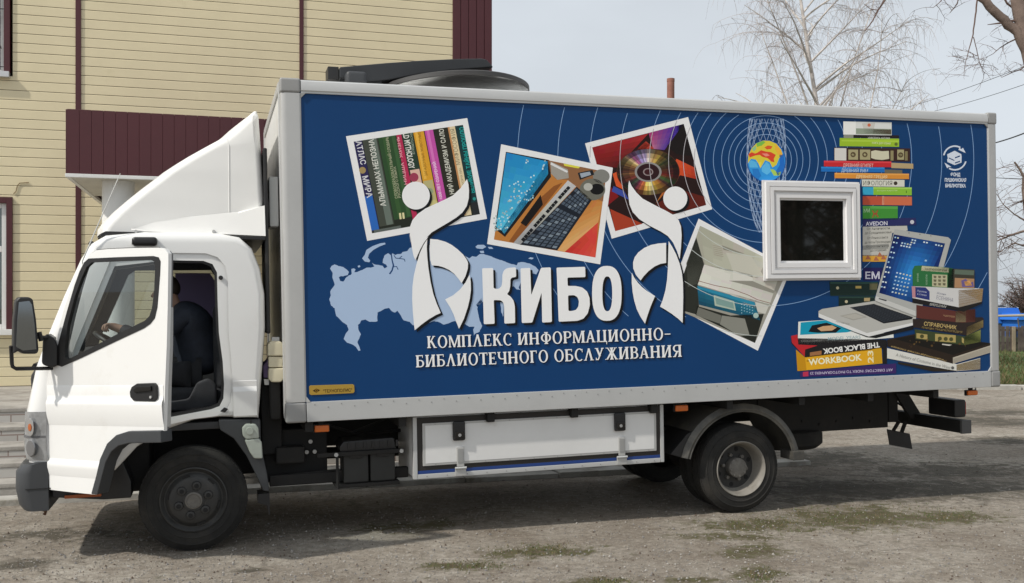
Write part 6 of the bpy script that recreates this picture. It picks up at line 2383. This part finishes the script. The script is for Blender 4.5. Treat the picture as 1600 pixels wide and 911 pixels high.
pr.text('Энциклопедический словарь', *z8([(905, 780), (600, 700)]), 3.0, 'a89060', .008)
pr.disc(z8([(938, 822)])[0], 2.4, '5a5a58', n=12)
pr.build('reference_book_pile')

# --- emblem with three lines of lettering
pr = Print(4)
EW = 'cfd6e2'
def earc(cx, cy, r, w, a0, a1):
    return [((cx + (r + w / 2) * math.cos(math.radians(a))), cy + (r + w / 2) * math.sin(math.radians(a))) for a in [a0 + (a1 - a0) * i / 20 for i in range(21)]] + \
           [((cx + (r - w / 2) * math.cos(math.radians(a))), cy + (r - w / 2) * math.sin(math.radians(a))) for a in [a1 - (a1 - a0) * i / 20 for i in range(21)]]
pr.poly(zE(earc(372, 310, 175, 24, 190, 300)), EW)
pr.poly(zE([(440, 165), (480, 180), (500, 160), (545, 245), (430, 195)]), EW)
pr.poly(zE(earc(372, 330, 180, 24, 15, 120)), EW)
pr.poly(zE([(208, 395), (320, 465), (275, 468), (250, 485)]), EW)
pr.poly(zE([(250, 265), (370, 208), (475, 262), (480, 300), (478, 395), (370, 435), (255, 385), (250, 345), (262, 330)]), EW)
pr.up()
pr.poly(zE([(280, 315), (365, 355), (365, 370), (275, 330)]), '0a3c6e')
pr.poly(zE([(375, 310), (455, 280), (455, 302), (375, 330)]), '0a3c6e')
pr.poly(zE([(375, 392), (455, 365), (455, 385), (375, 412)]), '0a3c6e')
pr.text('ФОНД', *zE([(305, 606), (458, 612)]), 5.2, EW, .045)
pr.text('ПУШКИНСКАЯ', *zE([(213, 696), (552, 697)]), 5.2, EW, .045)
pr.text('БИБЛИОТЕКА', *zE([(222, 785), (545, 788)]), 5.2, EW, .045)
pr.build('foundation_emblem')

# --- small brass maker's plate
plb = MB()
pz = [T(*p, -.004) for p in [(483, 604), (485, 602.3), (551, 600.3), (553.5, 602), (554, 612), (552, 614.3), (486, 617.3), (483.5, 615.5)]]
plb.prism(pz, -.006, -.0008, M('brass_plate', (.46, .29, .045), .42, .3), .0015)
plate = plb.build('maker_plate', truck)
pr = Print(60)
pr.y = -.0066
pr.text('"ТЕХНОПОЛИС"', (505, 613.6), (550, 611.6), 5.0, '2a1a08', .01)
pr.poly([(488.5, 610.5), (494, 607), (500, 609.5), (494, 613.5)], '3a240a')
pr.up()
pr.disc((494.3, 610.2), 2.0, 'a07a20', n=14)
pr.up()
pr.disc((494.3, 610.2), 1.2, '2a1a08', n=12)
o = pr.mb.build('plate_lettering', plate, smooth=0, recalc=False)

# --- window set in the side
def rq(x0, z0, x1, z1): return [(x0, z0), (x1, z0), (x1, z1), (x0, z1)]
wx0, wz1 = T(1194.5, 280.5, -.05)
wx1, wz0 = T(1349, 437, -.05)
wz0b = T(1196, 438.5, -.05)[1]
wz0 = (wz0 + wz0b) / 2
wx1 = (wx1 + T(1346.5, 282, -.05)[0]) / 2
upvc = M('white_upvc', (.74, .735, .735), .35, var=.02, vs=3, coat=.2)
wm = MB()
# stepped mouldings, from the outside in
steps = [(0, .018, -.014), (.018, .052, -.046), (.052, .060, -.034), (.060, .090, -.050), (.090, .112, -.028), (.112, .150, -.040), (.150, .168, -.018)]
Wd = wx1 - wx0
for (a, b, y) in steps:
    wm.prism(rq(wx0 + a, wz0 + a, wx1 - a, wz1 - a), y, -.0045 if a == 0 else y + .03, upvc, holes=[rq(wx0 + b, wz0 + b, wx1 - b, wz1 - b)])
bw = wm.build('box_window', truck, smooth=0)
gl_ = MB()
a = .160
dgm = M('dark_tinted_glass', (.006, .007, .006), .03, spec=.55)
gl_.box(wx0 + a, wx1 - a, -.010, -.004, wz0 + a, wz1 - a, dgm)
gl_.build('window_glass', bw, smooth=0)
# ------------------------------------------------------------------ driver
def skin_body(verts, edges, radii, sub=2):
    me = bpy.data.meshes.new('figure')
    me.from_pydata([tuple(v) for v in verts], edges, [])
    ob = bpy.data.objects.new('figure', me)
    col.objects.link(ob)
    ob.modifiers.new('s', 'SKIN')
    me.skin_vertices[0].data[0].use_root = True
    for i, r in enumerate(radii):
        rr = r if isinstance(r, tuple) else (r, r)
        me.skin_vertices[0].data[i].radius = rr
    sm = ob.modifiers.new('u', 'SUBSURF')
    sm.levels = sub
    bpy.context.view_layer.update()
    dg_ = bpy.context.evaluated_depsgraph_get()
    m2 = bpy.data.meshes.new_from_object(ob.evaluated_get(dg_))
    bpy.data.objects.remove(ob)
    bpy.data.meshes.remove(me)
    return m2
def chain(V, E, R, pts, start=None):
    prev = start
    for p, r in pts:
        V.append(Vector(p)); R.append(r)
        if prev is not None: E.append((prev, len(V) - 1))
        prev = len(V) - 1
    return prev
skin = M('skin', (.42, .25, .18), .55, var=.06, vs=20)
jacket_m = M('navy_jacket', (.011, .016, .028), .75, var=.25, vs=12, bump=.5, bs=25)
trouser_m = M('dark_trousers', (.014, .015, .018), .9, var=.2, vs=10)
hair_m = M('dark_brown_hair', (.022, .014, .010), .7, var=.3, vs=60)
PB = Vector((.05, .60, 1.16))
def mk(name, me, m, parent=None, M_=None):
    me.materials.clear(); me.materials.append(m)
    me.shade_smooth()
    for v in me.vertices: v.co -= PB
    o = bpy.data.objects.new(name, me)
    col.objects.link(o)
    if M_ is not None: o.matrix_world = M_
    if parent: o.parent = parent
    return o
pelvis = Vector((.06, .60, 1.26)); chest = Vector((-.02, .58, 1.60)); neck = Vector((-.10, .57, 1.73)); head = Vector((-.17, .56, 1.865))
V, E_, R_b = [], [], []
chain(V, E_, R_b, [(pelvis, (.15, .12)), ((.04, .59, 1.42), (.14, .12)), (chest, (.16, .13)), (neck, .065), ((-.13, .565, 1.78), .06), (head + Vector((0, 0, -.04)), (.088, .075)), (head + Vector((.012, 0, .06)), (.095, .078)), (head + Vector((.01, 0, .11)), (.06, .055))])
# nose and chin
chain(V, E_, R_b, [(head + Vector((-.085, 0, -.075)), .030)], 5)
chain(V, E_, R_b, [(head + Vector((-.095, 0, -.01)), .018), (head + Vector((-.115, 0, -.022)), .010)], 6)
arm_pts = {}
for sgn, sh, elb, wr in ((-1, Vector((-.05, .40, 1.70)), Vector((-.28, .36, 1.50)), Vector((-.49, .46, 1.61))), (1, Vector((-.05, .76, 1.70)), Vector((-.30, .80, 1.50)), Vector((-.53, .70, 1.60)))):
    a = chain(V, E_, R_b, [(sh, .06), (elb, .046), (wr, .029)], 2)
    hand_dir = (Vector((-.56, .62 + sgn * .10, 1.60)) - wr).normalized()
    palm = wr + Vector((-.055, 0, .02))
    a = chain(V, E_, R_b, [(palm, (.034, .018))], a)
    for k in range(4):
        off = Vector((0, (k - 1.5) * .019, (k - 1.5) * -.004))
        L = (.9, 1.0, .95, .75)[k]
        chain(V, E_, R_b, [(palm + off + Vector((-.028, 0, .012)), .0095), (palm + off + Vector((-.052 * L, 0, .008)), .009), (palm + off + Vector((-.060 * L, 0, -.018)), .008), (palm + off + Vector((-.042 * L, 0, -.034)), .007)], a)
    chain(V, E_, R_b, [(palm + Vector((.01, -sgn * .030, .010)), .012), (palm + Vector((-.02, -sgn * .045, .014)), .0105), (palm + Vector((-.042, -sgn * .040, .008)), .009)], a)
    arm_pts[sgn] = (sh, elb, wr)
for sgn in (-1, 1):
    chain(V, E_, R_b, [((.0, .60 + sgn * .10, 1.24), .09), ((-.38, .60 + sgn * .14, 1.24), .062), ((-.45, .60 + sgn * .14, 1.02), .05), ((-.50, .60 + sgn * .13, .97), .036), ((-.60, .60 + sgn * .14, .955), .03)], 0)
body_me = skin_body(V, E_, R_b)
PM = TRUCK_M @ Matrix.Translation(PB)
person = mk('person', body_me, skin, None, PM)
tag(person, 'driver in a navy jacket leaning over the wheel inside the open cab', 'person')
# ear and eyes belong to the head
ear = MB()
ear.lathe([(.030, -.006), (.032, .004), (.018, .010), (.0, .008)], (0, 0), skin, 14, fn=lambda a, y, q: head + Vector((.01 + a * .75, -.080 - y, -.005 + q)) - PB)
ear.build('ear', person, smooth=50)
for s in (-1, 1):
    ey = MB()
    ey.lathe([(.0, -.010), (.008, -.006), (.011, 0), (.008, .006), (0, .010)], (0, 0), M('eye', (.5, .5, .48), .3), 12, fn=lambda a, y, q, s=s: head + Vector((-.078 - y * .5, s * .032, .012)) + Vector((0, a, q)) - PB)
    ey.build('eye', person, smooth=50)
V, E_, R_b = [], [], []
chain(V, E_, R_b, [((.07, .60, 1.22), (.21, .17)), ((.06, .595, 1.38), (.215, .185)), ((.01, .585, 1.56), (.22, .185)), ((-.05, .58, 1.70), (.20, .15)), ((-.11, .575, 1.80), (.105, .10))])
for sgn in (-1, 1):
    sh, elb, wr = arm_pts[sgn]
    chain(V, E_, R_b, [(sh, .088), ((sh + elb) / 2, .078), (elb, .068), ((elb * .45 + wr * .55), .056), (elb * .12 + wr * .88, .047), (wr, .044)], 3)
jk = mk('jacket', skin_body(V, E_, R_b), jacket_m, person)
V, E_, R_b = [], [], []
chain(V, E_, R_b, [((.05, .60, 1.25), (.17, .13))])
for sgn in (-1, 1):
    chain(V, E_, R_b, [((-.05, .60 + sgn * .11, 1.25), .105), ((-.38, .60 + sgn * .14, 1.25), .078), ((-.45, .60 + sgn * .14, 1.02), .066)], 0)
mk('trousers', skin_body(V, E_, R_b), trouser_m, person)
V, E_, R_b = [], [], []
chain(V, E_, R_b, [(head + Vector((.045, 0, -.03)), (.075, .06)), (head + Vector((.035, 0, .05)), (.095, .085)), (head + Vector((.0, 0, .105)), (.078, .075)), (head + Vector((-.05, 0, .098)), (.045, .05))])
mk('hair', skin_body(V, E_, R_b), hair_m, person)

# ------------------------------------------------------------------ trees
def tree_mesh(mb, polylines, m_big, m_small, lim=.02):
    for pts, rs in polylines:
        n = 8 if rs[0] > .06 else (5 if rs[0] > .02 else 3)
        mb.tube(pts, rs, m_big if rs[0] > lim else m_small, n, cap=False)
def limb(rn, p, d, L, r0, r1, seg, bend, grav=0.0):
    pts, rs = [Vector(p)], [r0]
    d = Vector(d).normalized()
    for i in range(seg):
        d = (d + Vector((rn.gauss(0, bend), rn.gauss(0, bend), rn.gauss(0, bend) + grav))).normalized()
        pts.append(pts[-1] + d * (L / seg))
        rs.append(r0 + (r1 - r0) * (i + 1) / seg)
    return pts, rs
birch_white = M('birch_bark', (.62, .60, .56), .8, var=.15, vs=3, dirt=(.05, .045, .04), dirt_lo=.56, dirt_hi=.64, ds=5)
twig_m = M('birch_twig', (.40, .36, .35), .9)
bough_m = M('birch_bough', (.52, .48, .45), .9, var=.3, vs=3)
def birch(name, base, h, seed, spread, n_limb, lean, label, twk=1.0):
    rn = random.Random(seed)
    root = empty(name, Matrix.Translation(base), label, 'tree')
    tm_, cm = MB(), MB()
    tp, tr = [], []
    k = 14
    for i in range(k + 1):
        t = i / k
        z = h * t
        x = -.19 * (z - 7.2) if z > 7.2 else -.07 * (z - 7.2)
        tp.append(Vector((x - .07 * 7.2 + .05 * math.sin(t * 9), .2 * math.sin(t * 3), z)))
        tr.append(.095 * (1 - t) ** .8 + .010)
    tm_.tube(tp[:8], tr[:8], birch_white, 10)
    tm_.tube(tp[7:], tr[7:], bough_m, 7)
    tm_.build('trunk', root, smooth=60, recalc=False)
    polys, fine = [], []
    for (z0, dx, dy, L) in ((4.8, .16, .1, 6.5), (4.2, .34, -.1, 6.0), (5.4, -.42, .1, 5.5), (5.6, -.22, -.2, 5.5), (4.5, .52, .1, 5.0)):
        p = tp[int(z0 / h * k)]
        pts, rs = limb(rn, p, Vector((dx, dy, 1)), L, .04, .008, 12, .035, .01)
        polys.append((pts, rs))
        for j in range(int(26 * twk)):
            q = rn.randrange(4, 12)
            a2 = rn.uniform(0, 6.283)
            d2 = Vector((math.cos(a2), math.sin(a2), rn.uniform(.3, 1.1)))
            p2, r2 = limb(rn, pts[q], d2, rn.uniform(.5, 1.6), .009, .0035, 7, .06, -.13)
            fine.append((p2, r2))
            for m in range(int(6 * twk)):
                a3 = rn.uniform(0, 6.283)
                fine.append(limb(rn, p2[rn.randint(2, 7)], Vector((math.cos(a3) * .8, math.sin(a3) * .8, rn.uniform(-.6, .3))), rn.uniform(.3, 1.0), .0036, .0020, 5, .06, -.45))
    for i in range(n_limb):
        t = .28 + .70 * (i + rn.random()) / n_limb
        idx = min(int(t * k), k - 1)
        p = tp[idx].lerp(tp[idx + 1], t * k - idx)
        a = rn.uniform(0, 6.283) if i % 3 else rn.choice([0, math.pi]) + rn.gauss(0, .35)
        rise = rn.uniform(.55, 1.5)
        d = Vector((math.cos(a), math.sin(a), rise))
        L = spread * (1.25 - .65 * t) * rn.uniform(.75, 1.25) * 1.5
        r = .045 * (1.15 - t) + .012
        pts, rs = limb(rn, p, d, L, r, .007, 10, .055, -.03)
        polys.append((pts, rs))
        for j in range(int(9 * twk)):
            u = rn.uniform(.25, 1)
            q = min(int(u * 10), 9)
            pp = pts[q].lerp(pts[q + 1], u * 10 - q)
            a2 = rn.uniform(0, 6.283)
            d2 = (pts[q + 1] - pts[q]).normalized() + Vector((math.cos(a2), math.sin(a2), .25)) * rn.uniform(.5, 1.0)
            L2 = rn.uniform(.5, 1.3) * spread * .5
            p2, r2 = limb(rn, pp, d2, L2, .008, .0035, 7, .07, -.15)
            fine.append((p2, r2))
            for m in range(int(6 * twk)):
                u2 = rn.randint(1, 7)
                a3 = rn.uniform(0, 6.283)
                d3 = Vector((math.cos(a3) * .8, math.sin(a3) * .8, rn.uniform(-.6, .3)))
                fine.append(limb(rn, p2[u2], d3, rn.uniform(.3, 1.0), .0036, .0020, 5, .06, -.45))
    tree_mesh(cm, polys, bough_m, bough_m)
    tree_mesh(cm, fine, twig_m, twig_m)
    cm.build('crown', root, smooth=60, recalc=False)
    return root
bb_ = W(1283, 165, 26)
birch('birch_tree', Vector((bb_.x + .5, 26, 0)), 12.8, 4, 2.0, 40, (-.75, 0), 'bare birch with pale trunk and drooping twigs behind the truck roof', 1.0)
b2 = W(1605, 300, 34)
old_bark = M('old_bark', (.155, .115, .095), .95, var=.35, vs=5, bump=.8, bs=14)
twig2 = M('brown_twig', (.13, .085, .07), .9)
def free_tree(name, base, label, trunk, limbs, twigs, seed, ntw, tw_len, lim_r=.0055):
    rn = random.Random(seed)
    root = empty(name, Matrix.Translation(base), label, 'tree')
    t = MB()
    t.tube([Vector(p) - base for p, r in trunk], [r for p, r in trunk], old_bark, 14)
    t.build('trunk', root, smooth=60, recalc=False)
    c = MB()
    allp = []
    for L in limbs:
        pts = [Vector(p) - base for p, r in L]
        rs = [r for p, r in L]
        # resample
        P2, R2 = [], []
        for i in range(len(pts) - 1):
            for k in range(4):
                u = k / 4
                P2.append(pts[i].lerp(pts[i + 1], u) + Vector((rn.gauss(0, 1), rn.gauss(0, 1), rn.gauss(0, 1))) * rs[i] * .12)
                R2.append(rs[i] + (rs[i + 1] - rs[i]) * u)
        P2.append(pts[-1]); R2.append(rs[-1])
        c.tube(P2, R2, old_bark if rs[0] > .02 else twig2, 8 if rs[0] > .02 else 5)
        allp.append((P2, R2))
    for i in range(ntw):
        P2, R2 = rn.choice(allp)
        q = rn.randrange(1, len(P2))
        a = rn.uniform(0, 6.283)
        d = Vector((math.cos(a), math.sin(a) * .6, rn.uniform(-.5, .9)))
        pts, rs = limb(rn, P2[q], d, rn.uniform(.3, 1) * tw_len, min(lim_r * 1.5, R2[q]), lim_r * .45, 6, .12, -.05)
        c.tube(pts, rs, twig2, 3, cap=False)
        for k in range(4):
            d2 = Vector((rn.gauss(0, 1), rn.gauss(0, .6), rn.gauss(0, .8)))
            p2, r2 = limb(rn, pts[rn.randint(1, 6)], d2, rn.uniform(.15, .5) * tw_len, lim_r * .7, lim_r * .4, 4, .2, -.06)
            c.tube(p2, r2, twig2, 3, cap=False)
    c.build('crown', root, smooth=60, recalc=False)
    return root
def Wp(l, Zd): return [(W(x, y, Zd + (dz[0] if dz else 0)), r * (.66 if Zd < 20 else .8)) for (x, y, r, *dz) in l]
ZT = 12.5
tb_ = W(1648, 200, ZT)
trunk = [(Vector((tb_.x, ZT, 0)), .26), (W(1650, 330, ZT), .20), (W(1636, 200, ZT), .12), (W(1612, 95, ZT), .10), (W(1594, 20, ZT), .09), (W(1580, -60, ZT), .08), (W(1560, -200, ZT), .06), (W(1555, -330, ZT), .03)]
limbs = [
    Wp([(1616, 105, .105), (1590, 50, .095), (1563, 26, .088), (1530, -6, .08), (1490, -40, .066), (1440, -75, .05), (1390, -120, .03)], ZT),
    Wp([(1440, -75, .03), (1405, -40, .026), (1384, -2, .020), (1372, 16, .016), (1364, 32, .013), (1352, 48, .008)], ZT - .4),
    Wp([(1372, 16, .009), (1360, 14, .007), (1350, 6, .005)], ZT - .4),
    Wp([(1528, -8, .016), (1525, 18, .015), (1522, 40, .014), (1520, 56, .012), (1514, 78, .009), (1508, 100, .006), (1506, 118, .004), (1514, 119, .003)], ZT - .3),
    Wp([(1521, 58, .009), (1526, 78, .008), (1530, 96, .007), (1536, 112, .006), (1543, 116, .004), (1548, 124, .003)], ZT - .3),
    Wp([(1529, 86, .006), (1515, 90, .005), (1502, 95, .004), (1494, 94, .003)], ZT - .3),
    Wp([(1530, 97, .005), (1524, 103, .004), (1521, 110, .003)], ZT - .3),
    Wp([(1600, 30, .03), (1580, 33, .028), (1564, 36, .020), (1543, 38.5, .006)], ZT),
    Wp([(1605, 53, .022), (1594, 58, .018), (1575, 67, .013), (1562, 75, .009), (1552, 84, .006), (1536, 92, .003)], ZT + .3),
    Wp([(1610, 95, .02), (1596, 108, .014), (1582, 113, .010), (1565, 121, .005)], ZT + .5),
    Wp([(1490, -40, .02), (1480, -12, .012), (1468, 4, .008), (1458, 12, .005)], ZT - .2),
    Wp([(1500, -30, .02), (1496, 6, .009), (1484, 20, .004)], ZT - .2),
    Wp([(1594, 20, .03), (1574, 6, .02), (1560, -20, .02)], ZT + .2),
    Wp([(1620, 130, .03), (1612, 100, .026), (1640, 40, .02), (1660, -40, .015)], ZT - .5),
]
free_tree('old_tree', Vector((tb_.x, ZT, 0)), 'old bare tree with a thick leaning bough reaching over the truck tail', trunk, limbs, None, 9, 60, .42, .0030)
ZS = 24
sb = W(1606, 300, ZS)
free_tree('bare_tree', Vector((sb.x, ZS, 0)), 'slim dark bare tree with a snapped top just behind the truck tail',
          [(Vector((sb.x + .45, ZS, 0)), .16), (W(1622, 420, ZS), .12), (W(1608, 350, ZS), .10), (W(1601, 292, ZS), .075)],
          [Wp([(1600, 296, .06), (1599.5, 277, .04), (1593, 264, .035), (1585, 253, .025)], ZS),
           Wp([(1602, 313, .035), (1597, 314, .03), (1591, 316, .02)], ZS),
           Wp([(1606, 360, .04), (1590, 364, .035), (1575, 369, .03), (1562, 375, .02), (1545, 382, .01)], ZS),
           Wp([(1602, 345, .03), (1585, 335, .02), (1568, 320, .012), (1555, 300, .008)], ZS),
           Wp([(1604, 385, .03), (1585, 380, .02), (1570, 388, .012), (1556, 400, .008)], ZS)],
          None, 12, 55, 1.2, .006)
ZB = 62
fb = W(1600, 470, ZB)
rn_ = random.Random(2)
fl = []
for i in range(34):
    a = rn_.uniform(-.95, .95)
    p = Vector((fb.x, ZB, 1.2 + rn_.random() * .8))
    d = Vector((math.sin(a) * 1.0, rn_.uniform(-.4, .4), math.cos(a)))
    L = rn_.uniform(1.2, 2.2)
    fl.append([(p, .045), (p + d * L * .5, .03), (p + d * L + Vector((0, 0, -.05)), .012)])
free_tree('round_tree', Vector((fb.x, ZB, 0)), 'distant round bare bush beyond the blue shed', [(Vector((fb.x, ZB, 0)), .18), (Vector((fb.x, ZB, 1.9)), .10)], fl, None, 14, 420, .9, .014)

def dark_tree(base, h, seed, proto=None):
    rn = random.Random(seed)
    label = 'bare tree across the yard, mirrored in the dark window of the box'
    if proto:
        r = proto.copy(); col.objects.link(r); r.location = base; r.rotation_euler = (0, 0, rn.uniform(0, 6.28)); r.scale = (rn.uniform(.85, 1.2),) * 3
        for ch_ in proto.children:
            q = ch_.copy(); col.objects.link(q); q.parent = r
        return r
    r = empty('bare_tree', Matrix.Translation(base), label, 'tree', 'trees across the yard mirrored in the window')
    t, cm = MB(), MB()
    tp = [Vector((.15 * math.sin(i * .9), .1 * math.cos(i), h * i / 10)) for i in range(11)]
    t.tube(tp, [.22 * (1 - i / 11) + .02 for i in range(11)], old_bark, 8)
    t.build('trunk', r, smooth=60, recalc=False)
    for i in range(46):
        q = rn.randint(2, 9)
        a_ = rn.uniform(0, 6.283)
        pts, rs = limb(rn, tp[q], Vector((math.cos(a_), math.sin(a_), .8)), rn.uniform(1.5, 4), .07, .02, 8, .12, .01)
        cm.tube(pts, rs, twig2, 5, cap=False)
        for k in range(12):
            a2 = rn.uniform(0, 6.283)
            p2, r2 = limb(rn, pts[rn.randint(2, 8)], Vector((math.cos(a2), math.sin(a2), .5)), rn.uniform(.6, 1.8), .022, .010, 5, .15, 0)
            cm.tube(p2, r2, twig2, 3, cap=False)
    cm.build('crown', r, smooth=60, recalc=False)
    return r
dt0 = dark_tree(Vector((20, -3.5, 0)), 11, 1)
for k_, (x_, y_) in enumerate(((23.5, -5.2), (17.5, -4.0), (26, -9), (22, -8.5), (29, -7), (19, -1.5))):
    dark_tree(Vector((x_, y_, 0)), 11, 30 + k_, dt0)

# ------------------------------------------------------------------ far yard
fnc = empty('wooden_fence', Matrix.Translation(W(1562, 548, 38)), 'weathered grey board fence standing on the far grass', 'fence')
wood = M('grey_fence_wood', (.080, .062, .055), .95, var=.4, vs=2.5, dirt=(.14, .12, .10), dirt_lo=.5, dirt_hi=.7, ds=1.2)
fo = W(1562, 548, 38)
rf_ = random.Random(6)
fbm = MB()
x = -4.0
while x < 9:
    w = rf_.uniform(.11, .15)
    fbm.box(x, x + w, 0, .025, .06 - fo.z, rf_.uniform(.98, 1.10) - fo.z, wood, .004)
    x += w + rf_.uniform(.004, .03)
fbm.build('boards', fnc)
frm = MB()
for zz in (.35, .85):
    frm.box(-4, 9, .03, .07, zz - fo.z, zz + .08 - fo.z, wood)
frm.build('rail', fnc)
wood2 = M('pale_post', (.26, .21, .15), .9, var=.2, vs=3)
for px_ in (1583,):
    pm_ = MB()
    x = W(px_, 530, 38).x - fo.x
    pm_.box(x - .06, x + .06, -.09, -.002, -fo.z, 1.03 - fo.z, wood2, .01)
    pm_.build('post', fnc)
shd = empty('blue_shed', Matrix.Translation(Vector((W(1562, 500, 58).x, 58, 0))), 'low shed with a bright blue roof behind the board fence', 'building')
so_ = W(1562, 500, 58)
bl = M('blue_roof_sheet', lin('2f74d0', .9), .5, var=.06, vs=1)
sx = lambda px, py, Zd=58: (W(px, py, Zd).x - so_.x, W(px, py, Zd).z)
sr = MB()
rp_l = [sx(1500, 481), sx(1588, 481), sx(1593, 493), sx(1600, 505), sx(1500, 505)]
sr.prism(rp_l, -.2, 3.5, bl, .0)
sr.build('roof', shd, smooth=0)
swl = MB()
swl.box(sx(1500, 505)[0], sx(1597, 505)[0], 0, 3.3, 0, sx(1500, 505)[1] - .005, M('shed_wall', (.33, .32, .29), .8, var=.15, vs=1))
swl.build('wall', shd)
sv = MB()
q = sx(1580, 480)
sv.prism([(q[0] - .45, q[1] + .0), (q[0] + .35, q[1] + .0), (q[0] + .0, q[1] + .12), (q[0] - .15, q[1] + .12)], 1.0, 1.8, M('dark_vent', (.04, .045, .05), .7))
sv.build('roof_vent', shd)
sh2 = empty('far_blue_shed', Matrix.Translation(Vector((W(1612, 500, 56).x, 56, 0))), 'second blue panelled shed at the right edge past the pipe', 'shed')
s2 = MB()
s2.box(-.75, 1.6, 0, 2.5, 0, 1.05, bl, .01)
s2.build('wall', sh2)
s3 = MB()
s3.prism([(-.95, 1.055), (1.8, 1.055), (1.6, 1.42), (-.8, 1.42)], -.2, 2.7, bl)
s3.build('roof', sh2)
gp_ = MB()
pa, pb_ = W(1480, 495.5, 44), W(1800, 489, 44)
gpm = M('ochre_pipe', (.42, .36, .27), .6, var=.1, vs=1)
gpr = empty('gas_pipe', Matrix.Translation(Vector((pa.x, 44, 0))), 'pale overhead pipe on thin posts crossing above the board fence', 'pipe')
gp_.tube([Vector((0, 0, pa.z)), Vector((pb_.x - pa.x, 0, pb_.z + .02))], .055, gpm, 10)
gp_.build('pipe', gpr)
for px_ in (1592,):
    po = MB()
    xx = W(px_, 500, 44).x - pa.x
    po.tube([(xx - .05, 0, pa.z - .05), (xx + .12, 0, .0)], .03, M('dark_post', (.1, .085, .075), .8), 6)
    po.build('post', gpr)
chn = MB()
cz = W(1048, 123, 38)
rust = M('rusty_pipe', (.27, .115, .085), .85, var=.18, vs=3, dirt=(.12, .06, .05), dirt_lo=.5, dirt_hi=.75, ds=2)
chn.tube([(0, 0, 0), (0, 0, cz.z - .12), (0, 0, cz.z - .119), (0, 0, cz.z)], [.145, .145, .152, .152], rust, 24)
o = chn.build('chimney_pipe', matrix=Matrix.Translation(Vector((cz.x, 38, 0))))
tag(o, 'rusty red metal chimney pipe rising behind the truck roof', 'chimney')

# overhead lines
wire_m = M('wire_black', (.05, .05, .055), .7)
def wire(px0, py0, z0, px1, py1, z1, r, sag, label):
    a, b = W(px0, py0, z0), W(px1, py1, z1)
    n = 24
    pts = []
    for i in range(n + 1):
        t = i / n
        pts.append(a.lerp(b, t) - a + Vector((0, 0, -sag * 4 * t * (1 - t))))
    w = MB()
    w.tube(pts, r, wire_m, 5)
    o = w.build('power_line', matrix=Matrix.Translation(a))
    tag(o, label, 'cable', 'overhead lines beside the birch and the truck tail')
wire(1380, 178, 46, 1640, 88, 30, .010, .12, 'higher of two thin grey lines rising right under the old bough')
wire(1420, 182, 46, 1640, 118, 30, .010, .12, 'lower of two thin grey lines rising right under the old bough')
wire(1500, 232, 24, 1640, 191, 17, .014, .10, 'thick black cable leaving the upper rear corner of the box')
wire(1480, 272, 30, 1660, 280, 30, .011, .05, 'thin line level with the snapped top of the slim tree')
wire(1480, 429, 50, 1660, 447, 44, .011, .10, 'thin low line above the blue shed roof')
wire(1480, 462, 50, 1660, 463, 44, .008, .05, 'faintest line just above the blue shed roof')
